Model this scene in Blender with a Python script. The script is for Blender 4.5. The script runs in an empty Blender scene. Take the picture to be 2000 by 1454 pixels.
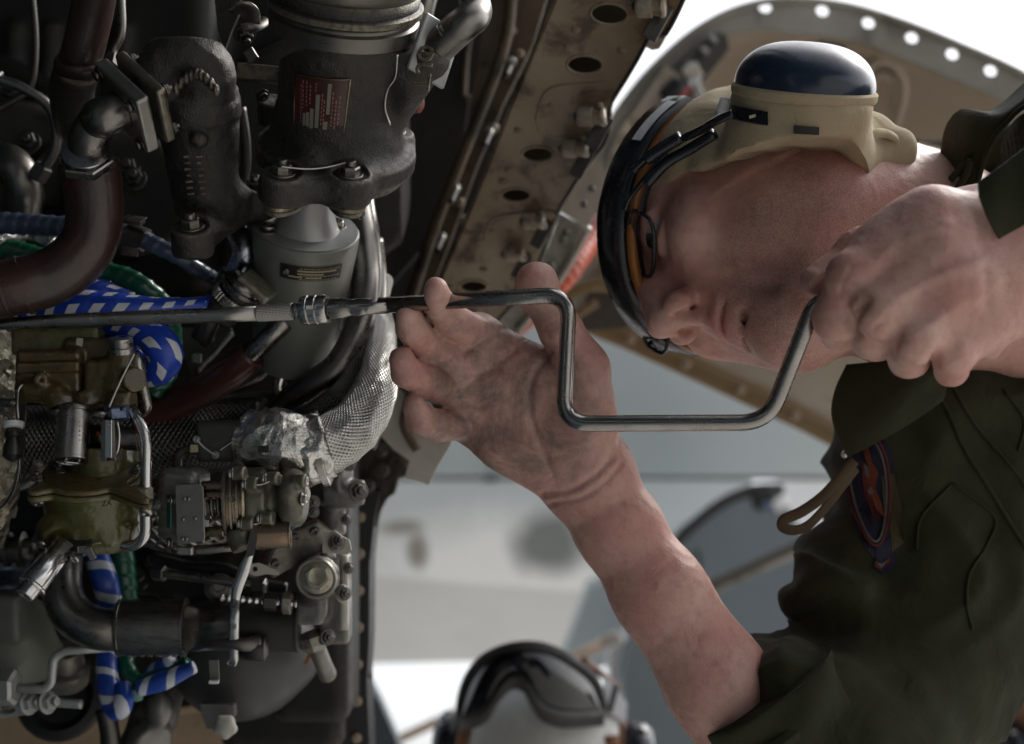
import bpy, bmesh, math, random
import numpy as np
from mathutils import Vector, Matrix
from mathutils.geometry import delaunay_2d_cdt

random.seed(7)
RNG = np.random.default_rng(7)
SC = bpy.context.scene
COL = SC.collection

# ---------------------------------------------------------------- camera
FOC = 2778.0                       # focal length in pixels of the 2000 px wide photograph (50 mm lens)
cam_data = bpy.data.cameras.new('camera')
cam_data.lens = 50.0
cam_data.sensor_width = 36.0
cam_data.clip_start = 0.02
cam_data.clip_end = 5000.0
cam_data.dof.use_dof = True
cam_data.dof.focus_distance = 0.85
cam_data.dof.aperture_fstop = 5.0
cam = bpy.data.objects.new('camera', cam_data)
cam.location = (0, 0, 1.45)
cam.rotation_euler = (math.radians(90 + 20), 0, 0)
COL.objects.link(cam)
SC.camera = cam
bpy.context.view_layer.update()
CM = cam.matrix_world.copy()
CMn = np.array(CM)[:3, :3]
CMt = np.array(CM)[:3, 3]

# ---------------------------------------------------------------- sky, sun, exposure
world = bpy.data.worlds.new('World')
SC.world = world
world.use_nodes = True
wn = world.node_tree
wn.nodes.clear()
w_out = wn.nodes.new('ShaderNodeOutputWorld')
w_bg = wn.nodes.new('ShaderNodeBackground')
w_sky = wn.nodes.new('ShaderNodeTexSky')
w_sky.sky_type = 'NISHITA'
w_sky.sun_disc = False
w_sky.sun_elevation = math.radians(50)
w_sky.sun_rotation = math.radians(60)
w_sky.dust_density = 4.0
w_hsv = wn.nodes.new('ShaderNodeHueSaturation')
w_hsv.inputs['Saturation'].default_value = 0.22     # overcast: nearly neutral light
w_bg.inputs['Strength'].default_value = 0.15
wn.links.new(w_sky.outputs[0], w_hsv.inputs['Color'])
wn.links.new(w_hsv.outputs[0], w_bg.inputs['Color'])
wn.links.new(w_bg.outputs[0], w_out.inputs['Surface'])

sun_data = bpy.data.lights.new('sun', 'SUN')
sun_data.energy = 0.9
sun_data.angle = math.radians(14)
sun_data.color = (1.0, 0.965, 0.92)
sun = bpy.data.objects.new('sun', sun_data)
COL.objects.link(sun)
_el, _az = math.radians(50), math.radians(60)
sd = Vector((math.sin(_az) * math.cos(_el), math.cos(_az) * math.cos(_el), math.sin(_el)))
sun.rotation_euler = sd.to_track_quat('Z', 'Y').to_euler()
sun.location = sd * 30

SC.view_settings.view_transform = 'Standard'
SC.view_settings.look = 'None'
SC.view_settings.exposure = 0.88
SC.view_settings.gamma = 1.0
SC.view_settings.use_curve_mapping = False
SC.render.engine = 'CYCLES'
SC.cycles.use_denoising = True
SC.cycles.max_bounces = 8
SC.cycles.caustics_reflective = False
SC.cycles.caustics_refractive = False

# ---------------------------------------------------------------- geometry helpers
def C(px, py, d):
    """point at pixel (px, py) of the 2000 px photograph, d metres in front of the lens (lens axes)"""
    return np.array([(px - 1000.0) / FOC * d, (727.0 - py) / FOC * d, -d])

def W(p):
    return CMn @ np.asarray(p, float) + CMt

def Wa(a):
    return np.asarray(a, float) @ CMn.T + CMt

def unit(v):
    v = np.asarray(v, float)
    return v / max(1e-9, np.linalg.norm(v))

def basis(axis, hint=(0, 0, 1)):
    """columns: x, y, z = axis"""
    z = unit(axis)
    x = np.cross(hint, z)
    if np.linalg.norm(x) < 1e-3:
        x = np.cross((1, 0.1, 0), z)
    x = unit(x)
    return np.stack([x, np.cross(z, x), z], 1)

def frame2(x, y):
    """columns x, y, x cross y, from a wanted x and an approximate y"""
    x = unit(x)
    z = unit(np.cross(x, y))
    return np.stack([x, np.cross(z, x), z], 1)

def catmull(P, n=8):
    P = [np.asarray(p, float) for p in P]
    if len(P) == 2:
        return np.array([P[0] + (P[1] - P[0]) * t for t in np.linspace(0, 1, n + 1)])
    Q = [2 * P[0] - P[1]] + P + [2 * P[-1] - P[-2]]
    out = []
    for i in range(1, len(Q) - 2):
        a, b, c, d = Q[i - 1], Q[i], Q[i + 1], Q[i + 2]
        for k in range(n):
            t = k / n
            out.append(0.5 * ((2 * b) + (c - a) * t + (2 * a - 5 * b + 4 * c - d) * t * t + (3 * b - a - 3 * c + d) * t ** 3))
    out.append(P[-1])
    return np.array(out)

def resample(P, step):
    P = np.asarray(P)
    L = np.concatenate([[0], np.cumsum(np.linalg.norm(np.diff(P, axis=0), axis=1))])
    n = max(2, int(round(L[-1] / step)) + 1)
    s = np.linspace(0, L[-1], n)
    return np.stack([np.interp(s, L, P[:, i]) for i in range(P.shape[1])], 1), s

def rounded(P, r, n=6):
    """polyline with filleted corners"""
    P = [np.asarray(p, float) for p in P]
    out = [P[0]]
    for i in range(1, len(P) - 1):
        a, b, c = P[i - 1], P[i], P[i + 1]
        u, v = unit(a - b), unit(c - b)
        rr = min(r, 0.45 * np.linalg.norm(a - b), 0.45 * np.linalg.norm(c - b))
        p0, p2 = b + u * rr, b + v * rr
        for k in range(n + 1):
            t = k / n
            out.append((1 - t) ** 2 * p0 + 2 * t * (1 - t) * b + t * t * p2)
    out.append(P[-1])
    return np.array(out)

_perm = RNG.random((64, 64, 64)).astype(np.float32)
def vnoise(p, scale=1.0, seed=0):
    """smooth value noise in -1..1, p (n,3)"""
    q = np.asarray(p) * scale + seed * 17.31 + 1000
    i = np.floor(q).astype(int)
    f = q - i
    f = f * f * (3 - 2 * f)
    r = 0
    for dx in (0, 1):
        for dy in (0, 1):
            for dz in (0, 1):
                w = (f[:, 0] if dx else 1 - f[:, 0]) * (f[:, 1] if dy else 1 - f[:, 1]) * (f[:, 2] if dz else 1 - f[:, 2])
                r = r + w * _perm[(i[:, 0] + dx) & 63, (i[:, 1] + dy) & 63, (i[:, 2] + dz) & 63]
    return r * 2 - 1

def tag(o, label=None, cat=None, group=None, kind=None):
    if label: o['label'] = label
    if cat: o['category'] = cat
    if group: o['group'] = group
    if kind: o['kind'] = kind
    return o

def thing(name, label, cat, at, group=None):
    """Empty at the thing's base; at = lens-frame point"""
    o = bpy.data.objects.new(name, None)
    o.empty_display_size = 0.02
    COL.objects.link(o)
    o.location = Vector(W(at))
    return tag(o, label, cat, group)

def worldloc(o):
    v = Vector((0, 0, 0))
    while o is not None:
        v = v + o.location
        o = o.parent
    return v

class MB:
    """collects geometry in lens-frame metres, builds ONE mesh object in world space"""
    def __init__(self):
        self.v, self.f, self.uv, self.sm = [], [], [], []
        self.n = 0

    def add(self, v, faces, uv=None, smooth=True):
        v = np.asarray(v, float).reshape(-1, 3)
        self.v.append(v)
        for k, fc in enumerate(faces):
            self.f.append(tuple(int(i) + self.n for i in fc))
            self.uv.append(uv[k] if uv is not None else None)
            self.sm.append(smooth)
        self.n += len(v)
        return self

    def tube(self, P, r, seg=14, n=8, raw=False, caps=True, rfun=None, step=None, v0=0.0, squash=None):
        P = np.asarray(P, float)
        pts = P if raw else catmull(P, n)
        rr = np.broadcast_to(np.atleast_1d(np.asarray(r, float)), (len(P),)) if np.ndim(r) else np.full(len(P), float(r))
        if raw:
            R = rr
        else:
            R = np.interp(np.linspace(0, 1, len(pts)), np.linspace(0, 1, len(P)), rr)
        if step:
            q, s = resample(np.column_stack([pts, R]), step)
            L = np.concatenate([[0], np.cumsum(np.linalg.norm(np.diff(pts, axis=0), axis=1))])
            s = np.linspace(0, L[-1], len(q))
            pts, R = q[:, :3], q[:, 3]
        s = np.concatenate([[0], np.cumsum(np.linalg.norm(np.diff(pts, axis=0), axis=1))])
        T = np.gradient(pts, axis=0)
        T /= np.maximum(1e-9, np.linalg.norm(T, axis=1))[:, None]
        N = np.zeros_like(T)
        nn = np.cross(T[0], (0.13, 0.2, 1.0))
        if np.linalg.norm(nn) < 0.05: nn = np.cross(T[0], (1, 0, 0))
        nn = unit(nn)
        for i in range(len(T)):
            nn = unit(nn - T[i] * np.dot(nn, T[i]))
            N[i] = nn
        B = np.cross(T, N)
        th = np.linspace(0, 2 * math.pi, seg, endpoint=False)
        rad = np.repeat(R[:, None], seg, 1)
        if rfun is not None:
            rad = rad * rfun(s[:, None], th[None, :])
        sx, sy = (1, 1) if squash is None else squash
        V = pts[:, None, :] + rad[..., None] * (sx * np.cos(th)[None, :, None] * N[:, None, :] + sy * np.sin(th)[None, :, None] * B[:, None, :])
        F, UV = [], []
        for i in range(len(pts) - 1):
            a, b = i * seg, (i + 1) * seg
            va, vb = s[i] + v0, s[i + 1] + v0
            for j in range(seg):
                k = (j + 1) % seg
                F.append((a + j, a + k, b + k, b + j))
                u0, u1 = j / seg, (j + 1) / seg
                UV.append(((u0, va), (u1, va), (u1, vb), (u0, vb)))
        V = V.reshape(-1, 3)
        if caps:
            F.append(tuple(range(seg))[::-1]); UV.append(tuple((0, 0) for _ in range(seg)))
            F.append(tuple((len(pts) - 1) * seg + j for j in range(seg))); UV.append(tuple((0, 0) for _ in range(seg)))
        return self.add(V, F, UV)

    def lathe(self, o, R, prof, seg=32, smooth=True, arc=None, rfun=None, close=True):
        """R = basis matrix, axis = third column; prof = [(t, r), ...]; sharp corners come from doubled rings"""
        o = np.asarray(o, float)
        P = []
        for i, (t, r) in enumerate(prof):
            P.append((t, r))
        V, F = [], []
        a0, a1 = arc if arc else (0, 2 * math.pi)
        full = arc is None
        m = seg if full else seg + 1
        th = np.linspace(a0, a1, m, endpoint=not full)
        rings = []
        idx = 0
        # duplicate rings at sharp turns so the shading stays crisp
        Q = []
        for i, p in enumerate(P):
            Q.append((p, False))
            if 0 < i < len(P) - 1:
                u = np.array(P[i]) - np.array(P[i - 1]); w = np.array(P[i + 1]) - np.array(P[i])
                nu, nw = np.linalg.norm(u), np.linalg.norm(w)
                if nu > 0 and nw > 0 and np.dot(u, w) / nu / nw < 0.80:
                    Q.append((p, True))
        prev = None
        for (t, r), dup in Q:
            r = max(r, 1e-6)
            rr = r * (rfun(th, t) if rfun else np.ones_like(th))
            ring = o + np.outer(rr * np.cos(th), R[:, 0]) + np.outer(rr * np.sin(th), R[:, 1]) + t * R[:, 2]
            V.append(ring)
            if prev is not None and not dup:
                a, b = prev * m, idx * m
                for j in range(m if full else m - 1):
                    k = (j + 1) % m
                    F.append((a + j, a + k, b + k, b + j))
            prev = idx
            idx += 1
        V = np.concatenate(V)
        if full and close:
            if P[0][1] > 1e-5: F.append(tuple(range(m))[::-1])
            if P[-1][1] > 1e-5: F.append(tuple((idx - 1) * m + j for j in range(m)))
        return self.add(V, F, None, smooth)

    def bmadd(self, bm, o, R, smooth=False):
        bm.verts.ensure_lookup_table()
        V = np.array([v.co[:] for v in bm.verts]) @ np.asarray(R).T + np.asarray(o)
        F = [[v.index for v in f.verts] for f in bm.faces]
        bm.free()
        return self.add(V, F, None, smooth)

    def box(self, o, R, sx, sy, sz, bev=0.0, seg=2, smooth=False):
        """centred box, full sizes"""
        bm = bmesh.new()
        bmesh.ops.create_cube(bm, size=1.0)
        for v in bm.verts:
            v.co = Vector((v.co.x * sx, v.co.y * sy, v.co.z * sz))
        if bev > 0:
            bmesh.ops.bevel(bm, geom=list(bm.edges), offset=min(bev, 0.45 * min(sx, sy, sz)), segments=seg, profile=0.5, affect='EDGES')
        bm.verts.index_update()
        return self.bmadd(bm, o, R, smooth)

    def prism(self, o, R, outline, h, bev=0.0, holes=(), smooth=False):
        """outline [(x, y)...] in the R plane, extruded from 0 to h along R z; optional holes"""
        out = [np.array(p, float) for p in outline]
        if poly_area(out) < 0: out = out[::-1]
        if not holes:
            n = len(out)
            def ring(off, z):
                q = inset(out, off) if off > 0 else out
                return [np.asarray(o) + R @ np.array([p[0], p[1], z]) for p in q]
            if bev > 0:
                rings = [ring(bev, 0), ring(0, bev), ring(0, h - bev), ring(bev, h)]
            else:
                rings = [ring(0, 0), ring(0, h)]
            V = [p for r in rings for p in r]
            F = [tuple(range(n))[::-1], tuple((len(rings) - 1) * n + i for i in range(n))]
            for k in range(len(rings) - 1):
                for i in range(n):
                    j = (i + 1) % n
                    F.append((k * n + i, k * n + j, (k + 1) * n + j, (k + 1) * n + i))
            return self.add(V, F, None, smooth)
        v, tris, loops = cdt(out, holes)
        n = len(v)
        V = [np.asarray(o) + R @ np.array([p[0], p[1], 0]) for p in v] + [np.asarray(o) + R @ np.array([p[0], p[1], h]) for p in v]
        F = [tuple(t)[::-1] for t in tris] + [tuple(i + n for i in t) for t in tris]
        for lp in loops:
            for i in range(len(lp)):
                a, b = lp[i], lp[(i + 1) % len(lp)]
                F.append((a, b, b + n, a + n))
        return self.add(V, F, None, smooth)

    def mapped_plate(self, outline, holes, fn, thick):
        """outline and holes in pixel space; fn(px, py) -> lens-frame point; thick along depth away from the lens"""
        v, tris, loops = cdt([np.array(p, float) for p in outline], holes)
        n = len(v)
        A = [fn(p[0], p[1]) for p in v]
        nrm = unit(np.cross(A[1] - A[0], A[-1] - A[0])) if n > 3 else np.array([0, 0, 1.])
        B = [a + np.asarray(thick) for a in A]
        F = [tuple(t) for t in tris] + [tuple(i + n for i in t)[::-1] for t in tris]
        for lp in loops:
            for i in range(len(lp)):
                a, b = lp[i], lp[(i + 1) % len(lp)]
                F.append((b, a, a + n, b + n))
        return self.add(A + B, F, None, False)

    def build(self, name, mat, parent=None, label=None, auto=None):
        V = np.concatenate(self.v) if self.v else np.zeros((0, 3))
        V = Wa(V)
        if parent is None:
            org = V.mean(0)
        else:
            org = np.array(worldloc(parent))
        V = V - org
        me = bpy.data.meshes.new(name)
        me.from_pydata(V.tolist(), [], self.f)
        me.polygons.foreach_set('use_smooth', self.sm)
        if any(u is not None for u in self.uv):
            ul = me.uv_layers.new(name='UVMap')
            flat = []
            for f, u in zip(self.f, self.uv):
                if u is None: u = [(0, 0)] * len(f)
                for c in u: flat += [c[0], c[1]]
            ul.data.foreach_set('uv', flat)
        if mat is not None: me.materials.append(mat)
        me.update()
        o = bpy.data.objects.new(name, me)
        COL.objects.link(o)
        if parent is None:
            o.location = Vector(org)
        else:
            o.parent = parent
        if label: o['label'] = label
        return o

def poly_area(p):
    return 0.5 * sum(p[i][0] * p[(i + 1) % len(p)][1] - p[(i + 1) % len(p)][0] * p[i][1] for i in range(len(p)))

def inset(p, d):
    n = len(p); out = []
    for i in range(n):
        a, b, c = p[i - 1], p[i], p[(i + 1) % n]
        u, v = unit(b - a), unit(c - b)
        n1, n2 = np.array([-u[1], u[0]]), np.array([-v[1], v[0]])
        m = n1 + n2
        l = np.dot(m, m)
        m = m / l * 2 if l > 0.3 else n1
        out.append(b + m * d)
    return out

def circle(cx, cy, r, n=20, ry=None, rot=0.0):
    ry = r if ry is None else ry
    c, s = math.cos(rot), math.sin(rot)
    out = []
    for i in range(n):
        a = 2 * math.pi * i / n
        x, y = r * math.cos(a), ry * math.sin(a)
        out.append((cx + x * c - y * s, cy + x * s + y * c))
    return out

def cdt(outline, holes):
    pts, edges, loops = [], [], []
    for lp in [outline] + list(holes):
        b = len(pts)
        pts += [Vector((float(p[0]), float(p[1]))) for p in lp]
        edges += [(b + i, b + (i + 1) % len(lp)) for i in range(len(lp))]
    v, e, f, ov, oe, of = delaunay_2d_cdt(pts, edges, [], 2 if holes else 1, 1e-7)
    # boundary loops from the triangles
    cnt = {}
    tris = []
    def inpoly(p, q):
        r = False
        for i in range(len(q)):
            a, b = q[i - 1], q[i]
            if (a[1] > p[1]) != (b[1] > p[1]) and p[0] < (b[0] - a[0]) * (p[1] - a[1]) / (b[1] - a[1]) + a[0]: r = not r
        return r
    for t in f:
        t = list(t)
        cc = [sum(v[i].x for i in t) / len(t), sum(v[i].y for i in t) / len(t)]
        if not inpoly(cc, outline) or any(inpoly(cc, h) for h in holes): continue
        ar = poly_area([v[i] for i in t])
        if ar < 0: t = t[::-1]
        tris.append(t)
        for i in range(len(t)):
            cnt[(t[i], t[(i + 1) % len(t)])] = 1
    bd = {}
    for (a, b) in cnt:
        if (b, a) not in cnt: bd[a] = b
    seen = set()
    for a in list(bd):
        if a in seen: continue
        lp = []; x = a
        while x not in seen and x in bd:
            seen.add(x); lp.append(x); x = bd[x]
        if len(lp) > 2: loops.append(lp)
    return [np.array((p.x, p.y)) for p in v], tris, loops

# ---------------------------------------------------------------- shared small hardware
_cache = {}
def unit_mesh(key, fn, mat):
    k = (key, mat.name)
    if k in _cache: return _cache[k]
    bm = fn()
    me = bpy.data.meshes.new(key)
    bm.normal_update()
    bm.to_mesh(me); bm.free()
    me.materials.append(mat)
    _cache[k] = me
    return me

def prof_bm(sections, smooth_all=False):
    """sections: list of (t, outline2d); stacked rings"""
    bm = bmesh.new()
    rings = []
    for t, out in sections:
        rings.append([bm.verts.new((p[0], p[1], t)) for p in out])
    for a, b in zip(rings, rings[1:]):
        n = len(a)
        for i in range(n):
            j = (i + 1) % n
            f = bm.faces.new((a[i], a[j], b[j], b[i])); f.smooth = smooth_all
    bm.faces.new(rings[0][::-1]); bm.faces.new(rings[-1])
    return bm

def bm_stud():        # unit radius: round washer, hex nut with chamfer, threaded stud end
    bm = bmesh.new()
    def stack(secs, sm):
        b = prof_bm(secs, sm)
        tmp = bpy.data.meshes.new('tmp'); b.to_mesh(tmp); b.free(); bm.from_mesh(tmp); bpy.data.meshes.remove(tmp)
    c = lambda r, n=24: circle(0, 0, r, n)
    stack([(0, c(1.35)), (0.14, c(1.35)), (0.2, c(1.28))], True)
    stack([(0.2, circle(0, 0, 1.0, 6)), (0.85, circle(0, 0, 1.0, 6)), (1.0, circle(0, 0, 0.86, 6))], False)
    secs = []
    for i in range(9):
        t = 1.0 + i * 0.07
        secs.append((t, c(0.52 if i % 2 else 0.47, 14)))
    secs.append((1.62, c(0.38, 14)))
    stack(secs, True)
    return bm

def bm_cap():         # socket cap screw on washer with recessed socket
    bm = bmesh.new()
    def stack(secs, sm):
        b = prof_bm(secs, sm)
        tmp = bpy.data.meshes.new('tmp'); b.to_mesh(tmp); b.free(); bm.from_mesh(tmp); bpy.data.meshes.remove(tmp)
    stack([(0, circle(0, 0, 1.45, 24)), (0.16, circle(0, 0, 1.45, 24)), (0.2, circle(0, 0, 1.4, 24))], True)
    stack([(0.2, circle(0, 0, 1.0, 24)), (0.95, circle(0, 0, 1.0, 24)), (1.05, circle(0, 0, 0.9, 24)), (1.05, circle(0, 0, 0.55, 24)), (0.5, circle(0, 0, 0.5, 24))], True)
    return bm

def bm_pan():         # pan-head screw with slot cross
    secs = [(0, circle(0, 0, 1.0, 20)), (0.25, circle(0, 0, 1.0, 20)), (0.45, circle(0, 0, 0.88, 20)), (0.58, circle(0, 0, 0.6, 20)), (0.6, circle(0, 0, 0.3, 20)), (0.35, circle(0, 0, 0.22, 20))]
    return prof_bm(secs, True)

def bm_rivet():
    secs = [(0, circle(0, 0, 1.0, 14)), (0.22, circle(0, 0, 0.9, 14)), (0.38, circle(0, 0, 0.6, 14)), (0.42, circle(0, 0, 0.2, 14))]
    return prof_bm(secs, True)

def bm_hex():         # hex bolt head with washer
    bm = bmesh.new()
    def stack(secs, sm):
        b = prof_bm(secs, sm)
        tmp = bpy.data.meshes.new('tmp'); b.to_mesh(tmp); b.free(); bm.from_mesh(tmp); bpy.data.meshes.remove(tmp)
    stack([(0, circle(0, 0, 1.3, 20)), (0.15, circle(0, 0, 1.3, 20))], True)
    stack([(0.15, circle(0, 0, 1.0, 6)), (0.7, circle(0, 0, 1.0, 6)), (0.82, circle(0, 0, 0.84, 6))], False)
    return bm

HW = dict(stud=bm_stud, cap=bm_cap, pan=bm_pan, rivet=bm_rivet, hex=bm_hex)
def hw(kind, parent, at, axis, r, mat, name=None, twist=0.0, label=None):
    name = name or {'stud': 'stud_nut', 'cap': 'cap_screw', 'pan': 'screw', 'rivet': 'rivet', 'hex': 'bolt'}[kind]
    me = unit_mesh(kind, HW[kind], mat)
    o = bpy.data.objects.new(name, me)
    COL.objects.link(o)
    R = basis(axis)
    Rw = CMn @ R
    M = Matrix([list(Rw[i]) for i in range(3)]).to_4x4() @ Matrix.Rotation(twist, 4, 'Z') @ Matrix.Scale(r, 4)
    p = Vector(W(at))
    if parent is not None:
        o.parent = parent
        p = p - worldloc(parent)
    o.matrix_local = Matrix.Translation(p) @ M
    if label: o['label'] = label
    return o

def text_mesh(txt, size, depth, o, R, name, mat, parent, squeeze=1.0, curve=None, bold=0.0):
    cu = bpy.data.curves.new('txt', 'FONT')
    cu.body = txt
    cu.size = size
    cu.extrude = depth / 2
    cu.offset = bold
    cu.resolution_u = 2
    cu.align_x = 'CENTER'; cu.align_y = 'CENTER'
    t = bpy.data.objects.new('txt', cu)
    COL.objects.link(t)
    bpy.context.view_layer.update()
    dg = bpy.context.evaluated_depsgraph_get()
    me0 = t.evaluated_get(dg).to_mesh()
    V = np.array([v.co[:] for v in me0.vertices]); F = [list(p.vertices) for p in me0.polygons]
    t.evaluated_get(dg).to_mesh_clear()
    bpy.data.objects.remove(t); bpy.data.curves.remove(cu)
    if len(V) == 0: return None
    V[:, 0] *= squeeze
    if curve is not None:
        V = np.array([curve(*v) for v in V])
    else:
        V = V @ np.asarray(R).T + np.asarray(o)
    return MB().add(V, F, None, False).build(name, mat, parent)

# ---------------------------------------------------------------- signed distance fields -> one continuous surface
class Field:
    def __init__(self, lo, hi, h):
        self.lo = np.asarray(lo, float); self.h = h
        self.n = np.ceil((np.asarray(hi, float) - self.lo) / h).astype(int) + 1
        self.G = np.full(self.n, 0.03, np.float32)

    def _loc(self, lo, hi):
        a = np.clip(np.floor((np.asarray(lo) - self.lo) / self.h).astype(int), 0, self.n)
        b = np.clip(np.ceil((np.asarray(hi) - self.lo) / self.h).astype(int) + 1, 0, self.n)
        if np.any(b <= a): return None
        ax = [np.arange(a[i], b[i], dtype=np.float32) * np.float32(self.h) + np.float32(self.lo[i]) for i in range(3)]
        return (slice(a[0], b[0]), slice(a[1], b[1]), slice(a[2], b[2])), ax[0][:, None, None], ax[1][None, :, None], ax[2][None, None, :]

    def _mix(self, sl, d, k, sub=False):
        g = self.G[sl]
        if sub:
            d = -d
            if k > 0:
                h = np.maximum(k - np.abs(g - d), 0) / k
                self.G[sl] = np.maximum(g, d) + h * h * k * 0.25
            else: self.G[sl] = np.maximum(g, d)
        else:
            if k > 0:
                h = np.maximum(k - np.abs(g - d), 0) / k
                self.G[sl] = np.minimum(g, d) - h * h * k * 0.25
            else: self.G[sl] = np.minimum(g, d)

    def ell(self, c, r, R=None, k=0.01, sub=False):
        c = np.asarray(c, float); r = np.atleast_1d(np.asarray(r, float))
        if len(r) == 1: r = np.repeat(r, 3)
        m = r.max() + k + 3 * self.h
        q = self._loc(c - m, c + m)
        if q is None: return self
        sl, X, Y, Z = q
        X, Y, Z = X - c[0], Y - c[1], Z - c[2]
        if R is None: R = np.eye(3)
        a = X * R[0, 0] + Y * R[1, 0] + Z * R[2, 0]
        b = X * R[0, 1] + Y * R[1, 1] + Z * R[2, 1]
        e = X * R[0, 2] + Y * R[1, 2] + Z * R[2, 2]
        k0 = np.sqrt((a / r[0]) ** 2 + (b / r[1]) ** 2 + (e / r[2]) ** 2)
        k1 = np.sqrt((a / r[0] ** 2) ** 2 + (b / r[1] ** 2) ** 2 + (e / r[2] ** 2) ** 2)
        d = k0 * (k0 - 1) / np.maximum(k1, 1e-6)
        self._mix(sl, d.astype(np.float32), k, sub)
        return self

    def cone(self, a, b, ra, rb=None, k=0.01, sub=False, flat=None):
        """round cone; flat = (unit normal, factor) squashes across that direction"""
        a = np.asarray(a, float); b = np.asarray(b, float)
        rb = ra if rb is None else rb
        m = max(ra, rb) * (1.0 if flat is None else max(1, 1 / flat[1])) + k + 3 * self.h
        q = self._loc(np.minimum(a, b) - m, np.maximum(a, b) + m)
        if q is None: return self
        sl, X, Y, Z = q
        ab = b - a; L2 = max(1e-12, float(ab @ ab))
        t = ((X - a[0]) * ab[0] + (Y - a[1]) * ab[1] + (Z - a[2]) * ab[2]) / L2
        t = np.clip(t, 0, 1)
        dx, dy, dz = X - a[0] - t * ab[0], Y - a[1] - t * ab[1], Z - a[2] - t * ab[2]
        if flat is not None:
            nrm, fac = np.asarray(flat[0], float), flat[1]
            dn = dx * nrm[0] + dy * nrm[1] + dz * nrm[2]
            d2 = dx * dx + dy * dy + dz * dz + dn * dn * (1 / fac ** 2 - 1)
        else:
            d2 = dx * dx + dy * dy + dz * dz
        d = np.sqrt(d2) - (ra + (rb - ra) * t)
        if flat is not None: d = d * min(1.0, flat[1] * 1.3)
        self._mix(sl, d.astype(np.float32), k, sub)
        return self

    def chain(self, P, r, k=0.006, flat=None, sub=False):
        for i in range(len(P) - 1):
            self.cone(P[i], P[i + 1], r[i], r[i + 1], k, sub, flat)
        return self

    def box(self, c, R, half, rnd=0.002, k=0.004, sub=False):
        c = np.asarray(c, float); half = np.asarray(half, float)
        m = np.linalg.norm(half) + k + rnd + 3 * self.h
        q = self._loc(c - m, c + m)
        if q is None: return self
        sl, X, Y, Z = q
        X, Y, Z = X - c[0], Y - c[1], Z - c[2]
        qs = []
        for i in range(3):
            qs.append(np.abs(X * R[0, i] + Y * R[1, i] + Z * R[2, i]) - (half[i] - rnd))
        out = np.sqrt(sum(np.maximum(x, 0) ** 2 for x in qs))
        ins = np.minimum(np.maximum(np.maximum(qs[0], qs[1]), qs[2]), 0)
        self._mix(sl, (out + ins - rnd).astype(np.float32), k, sub)
        return self

    def cyl(self, a, b, r, rnd=0.001, k=0.004, sub=False, rb=None):
        a = np.asarray(a, float); b = np.asarray(b, float)
        rb = r if rb is None else rb
        m = max(r, rb) + k + rnd + 3 * self.h
        q = self._loc(np.minimum(a, b) - m, np.maximum(a, b) + m)
        if q is None: return self
        sl, X, Y, Z = q
        L = np.linalg.norm(b - a); u = (b - a) / L
        t = (X - a[0]) * u[0] + (Y - a[1]) * u[1] + (Z - a[2]) * u[2]
        r2 = (X - a[0]) ** 2 + (Y - a[1]) ** 2 + (Z - a[2]) ** 2 - t * t
        rr = r + (rb - r) * np.clip(t / L, 0, 1)
        qr = np.sqrt(np.maximum(r2, 0)) - rr + rnd
        qt = np.abs(t - L / 2) - L / 2 + rnd
        d = np.sqrt(np.maximum(qr, 0) ** 2 + np.maximum(qt, 0) ** 2) + np.minimum(np.maximum(qr, qt), 0) - rnd
        self._mix(sl, d.astype(np.float32), k, sub)
        return self

    def mesh(self):
        G = self.G
        G[0], G[-1], G[:, 0], G[:, -1], G[:, :, 0], G[:, :, -1] = [0.01] * 6
        S = G < 0
        nx, ny, nz = S.shape
        cnt = np.zeros((nx - 1, ny - 1, nz - 1), np.uint8)
        for dx in (0, 1):
            for dy in (0, 1):
                for dz in (0, 1):
                    cnt += S[dx:nx - 1 + dx, dy:ny - 1 + dy, dz:nz - 1 + dz]
        cells = np.argwhere((cnt > 0) & (cnt < 8))
        idx = np.full(cnt.shape, -1, np.int32)
        idx[cells[:, 0], cells[:, 1], cells[:, 2]] = np.arange(len(cells))
        acc = np.zeros((len(cells), 3)); num = np.zeros(len(cells))
        corners = [(a, b, c) for a in (0, 1) for b in (0, 1) for c in (0, 1)]
        for a in corners:
            for ax in range(3):
                if a[ax]: continue
                b = list(a); b[ax] = 1
                ga = G[cells[:, 0] + a[0], cells[:, 1] + a[1], cells[:, 2] + a[2]]
                gb = G[cells[:, 0] + b[0], cells[:, 1] + b[1], cells[:, 2] + b[2]]
                m = (ga < 0) != (gb < 0)
                t = np.where(m, ga / np.where(m, ga - gb, 1), 0)
                p = np.zeros((len(cells), 3)); p += a
                p[:, ax] += t
                acc += p * m[:, None]; num += m
        V = (cells + acc / num[:, None]) * self.h + self.lo
        F = []
        for ax in range(3):
            o1, o2 = [(1, 2), (2, 0), (0, 1)][ax]
            sl0 = [slice(None)] * 3; sl1 = [slice(None)] * 3
            sl0[ax] = slice(0, -1); sl1[ax] = slice(1, None)
            A, B = S[tuple(sl0)], S[tuple(sl1)]
            e = np.argwhere(A != B)
            ok = (e[:, o1] > 0) & (e[:, o2] > 0) & (e[:, o1] < cnt.shape[o1]) & (e[:, o2] < cnt.shape[o2])
            e = e[ok]
            def cell(d1, d2):
                c = e.copy(); c[:, o1] -= d1; c[:, o2] -= d2
                return idx[c[:, 0], c[:, 1], c[:, 2]]
            q = np.stack([cell(0, 0), cell(1, 0), cell(1, 1), cell(0, 1)], 1)
            flip = S[e[:, 0], e[:, 1], e[:, 2]]
            q[~flip] = q[~flip][:, ::-1]
            q = q[(q >= 0).all(1)]
            F.append(q)
        return V, np.concatenate(F)

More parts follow.
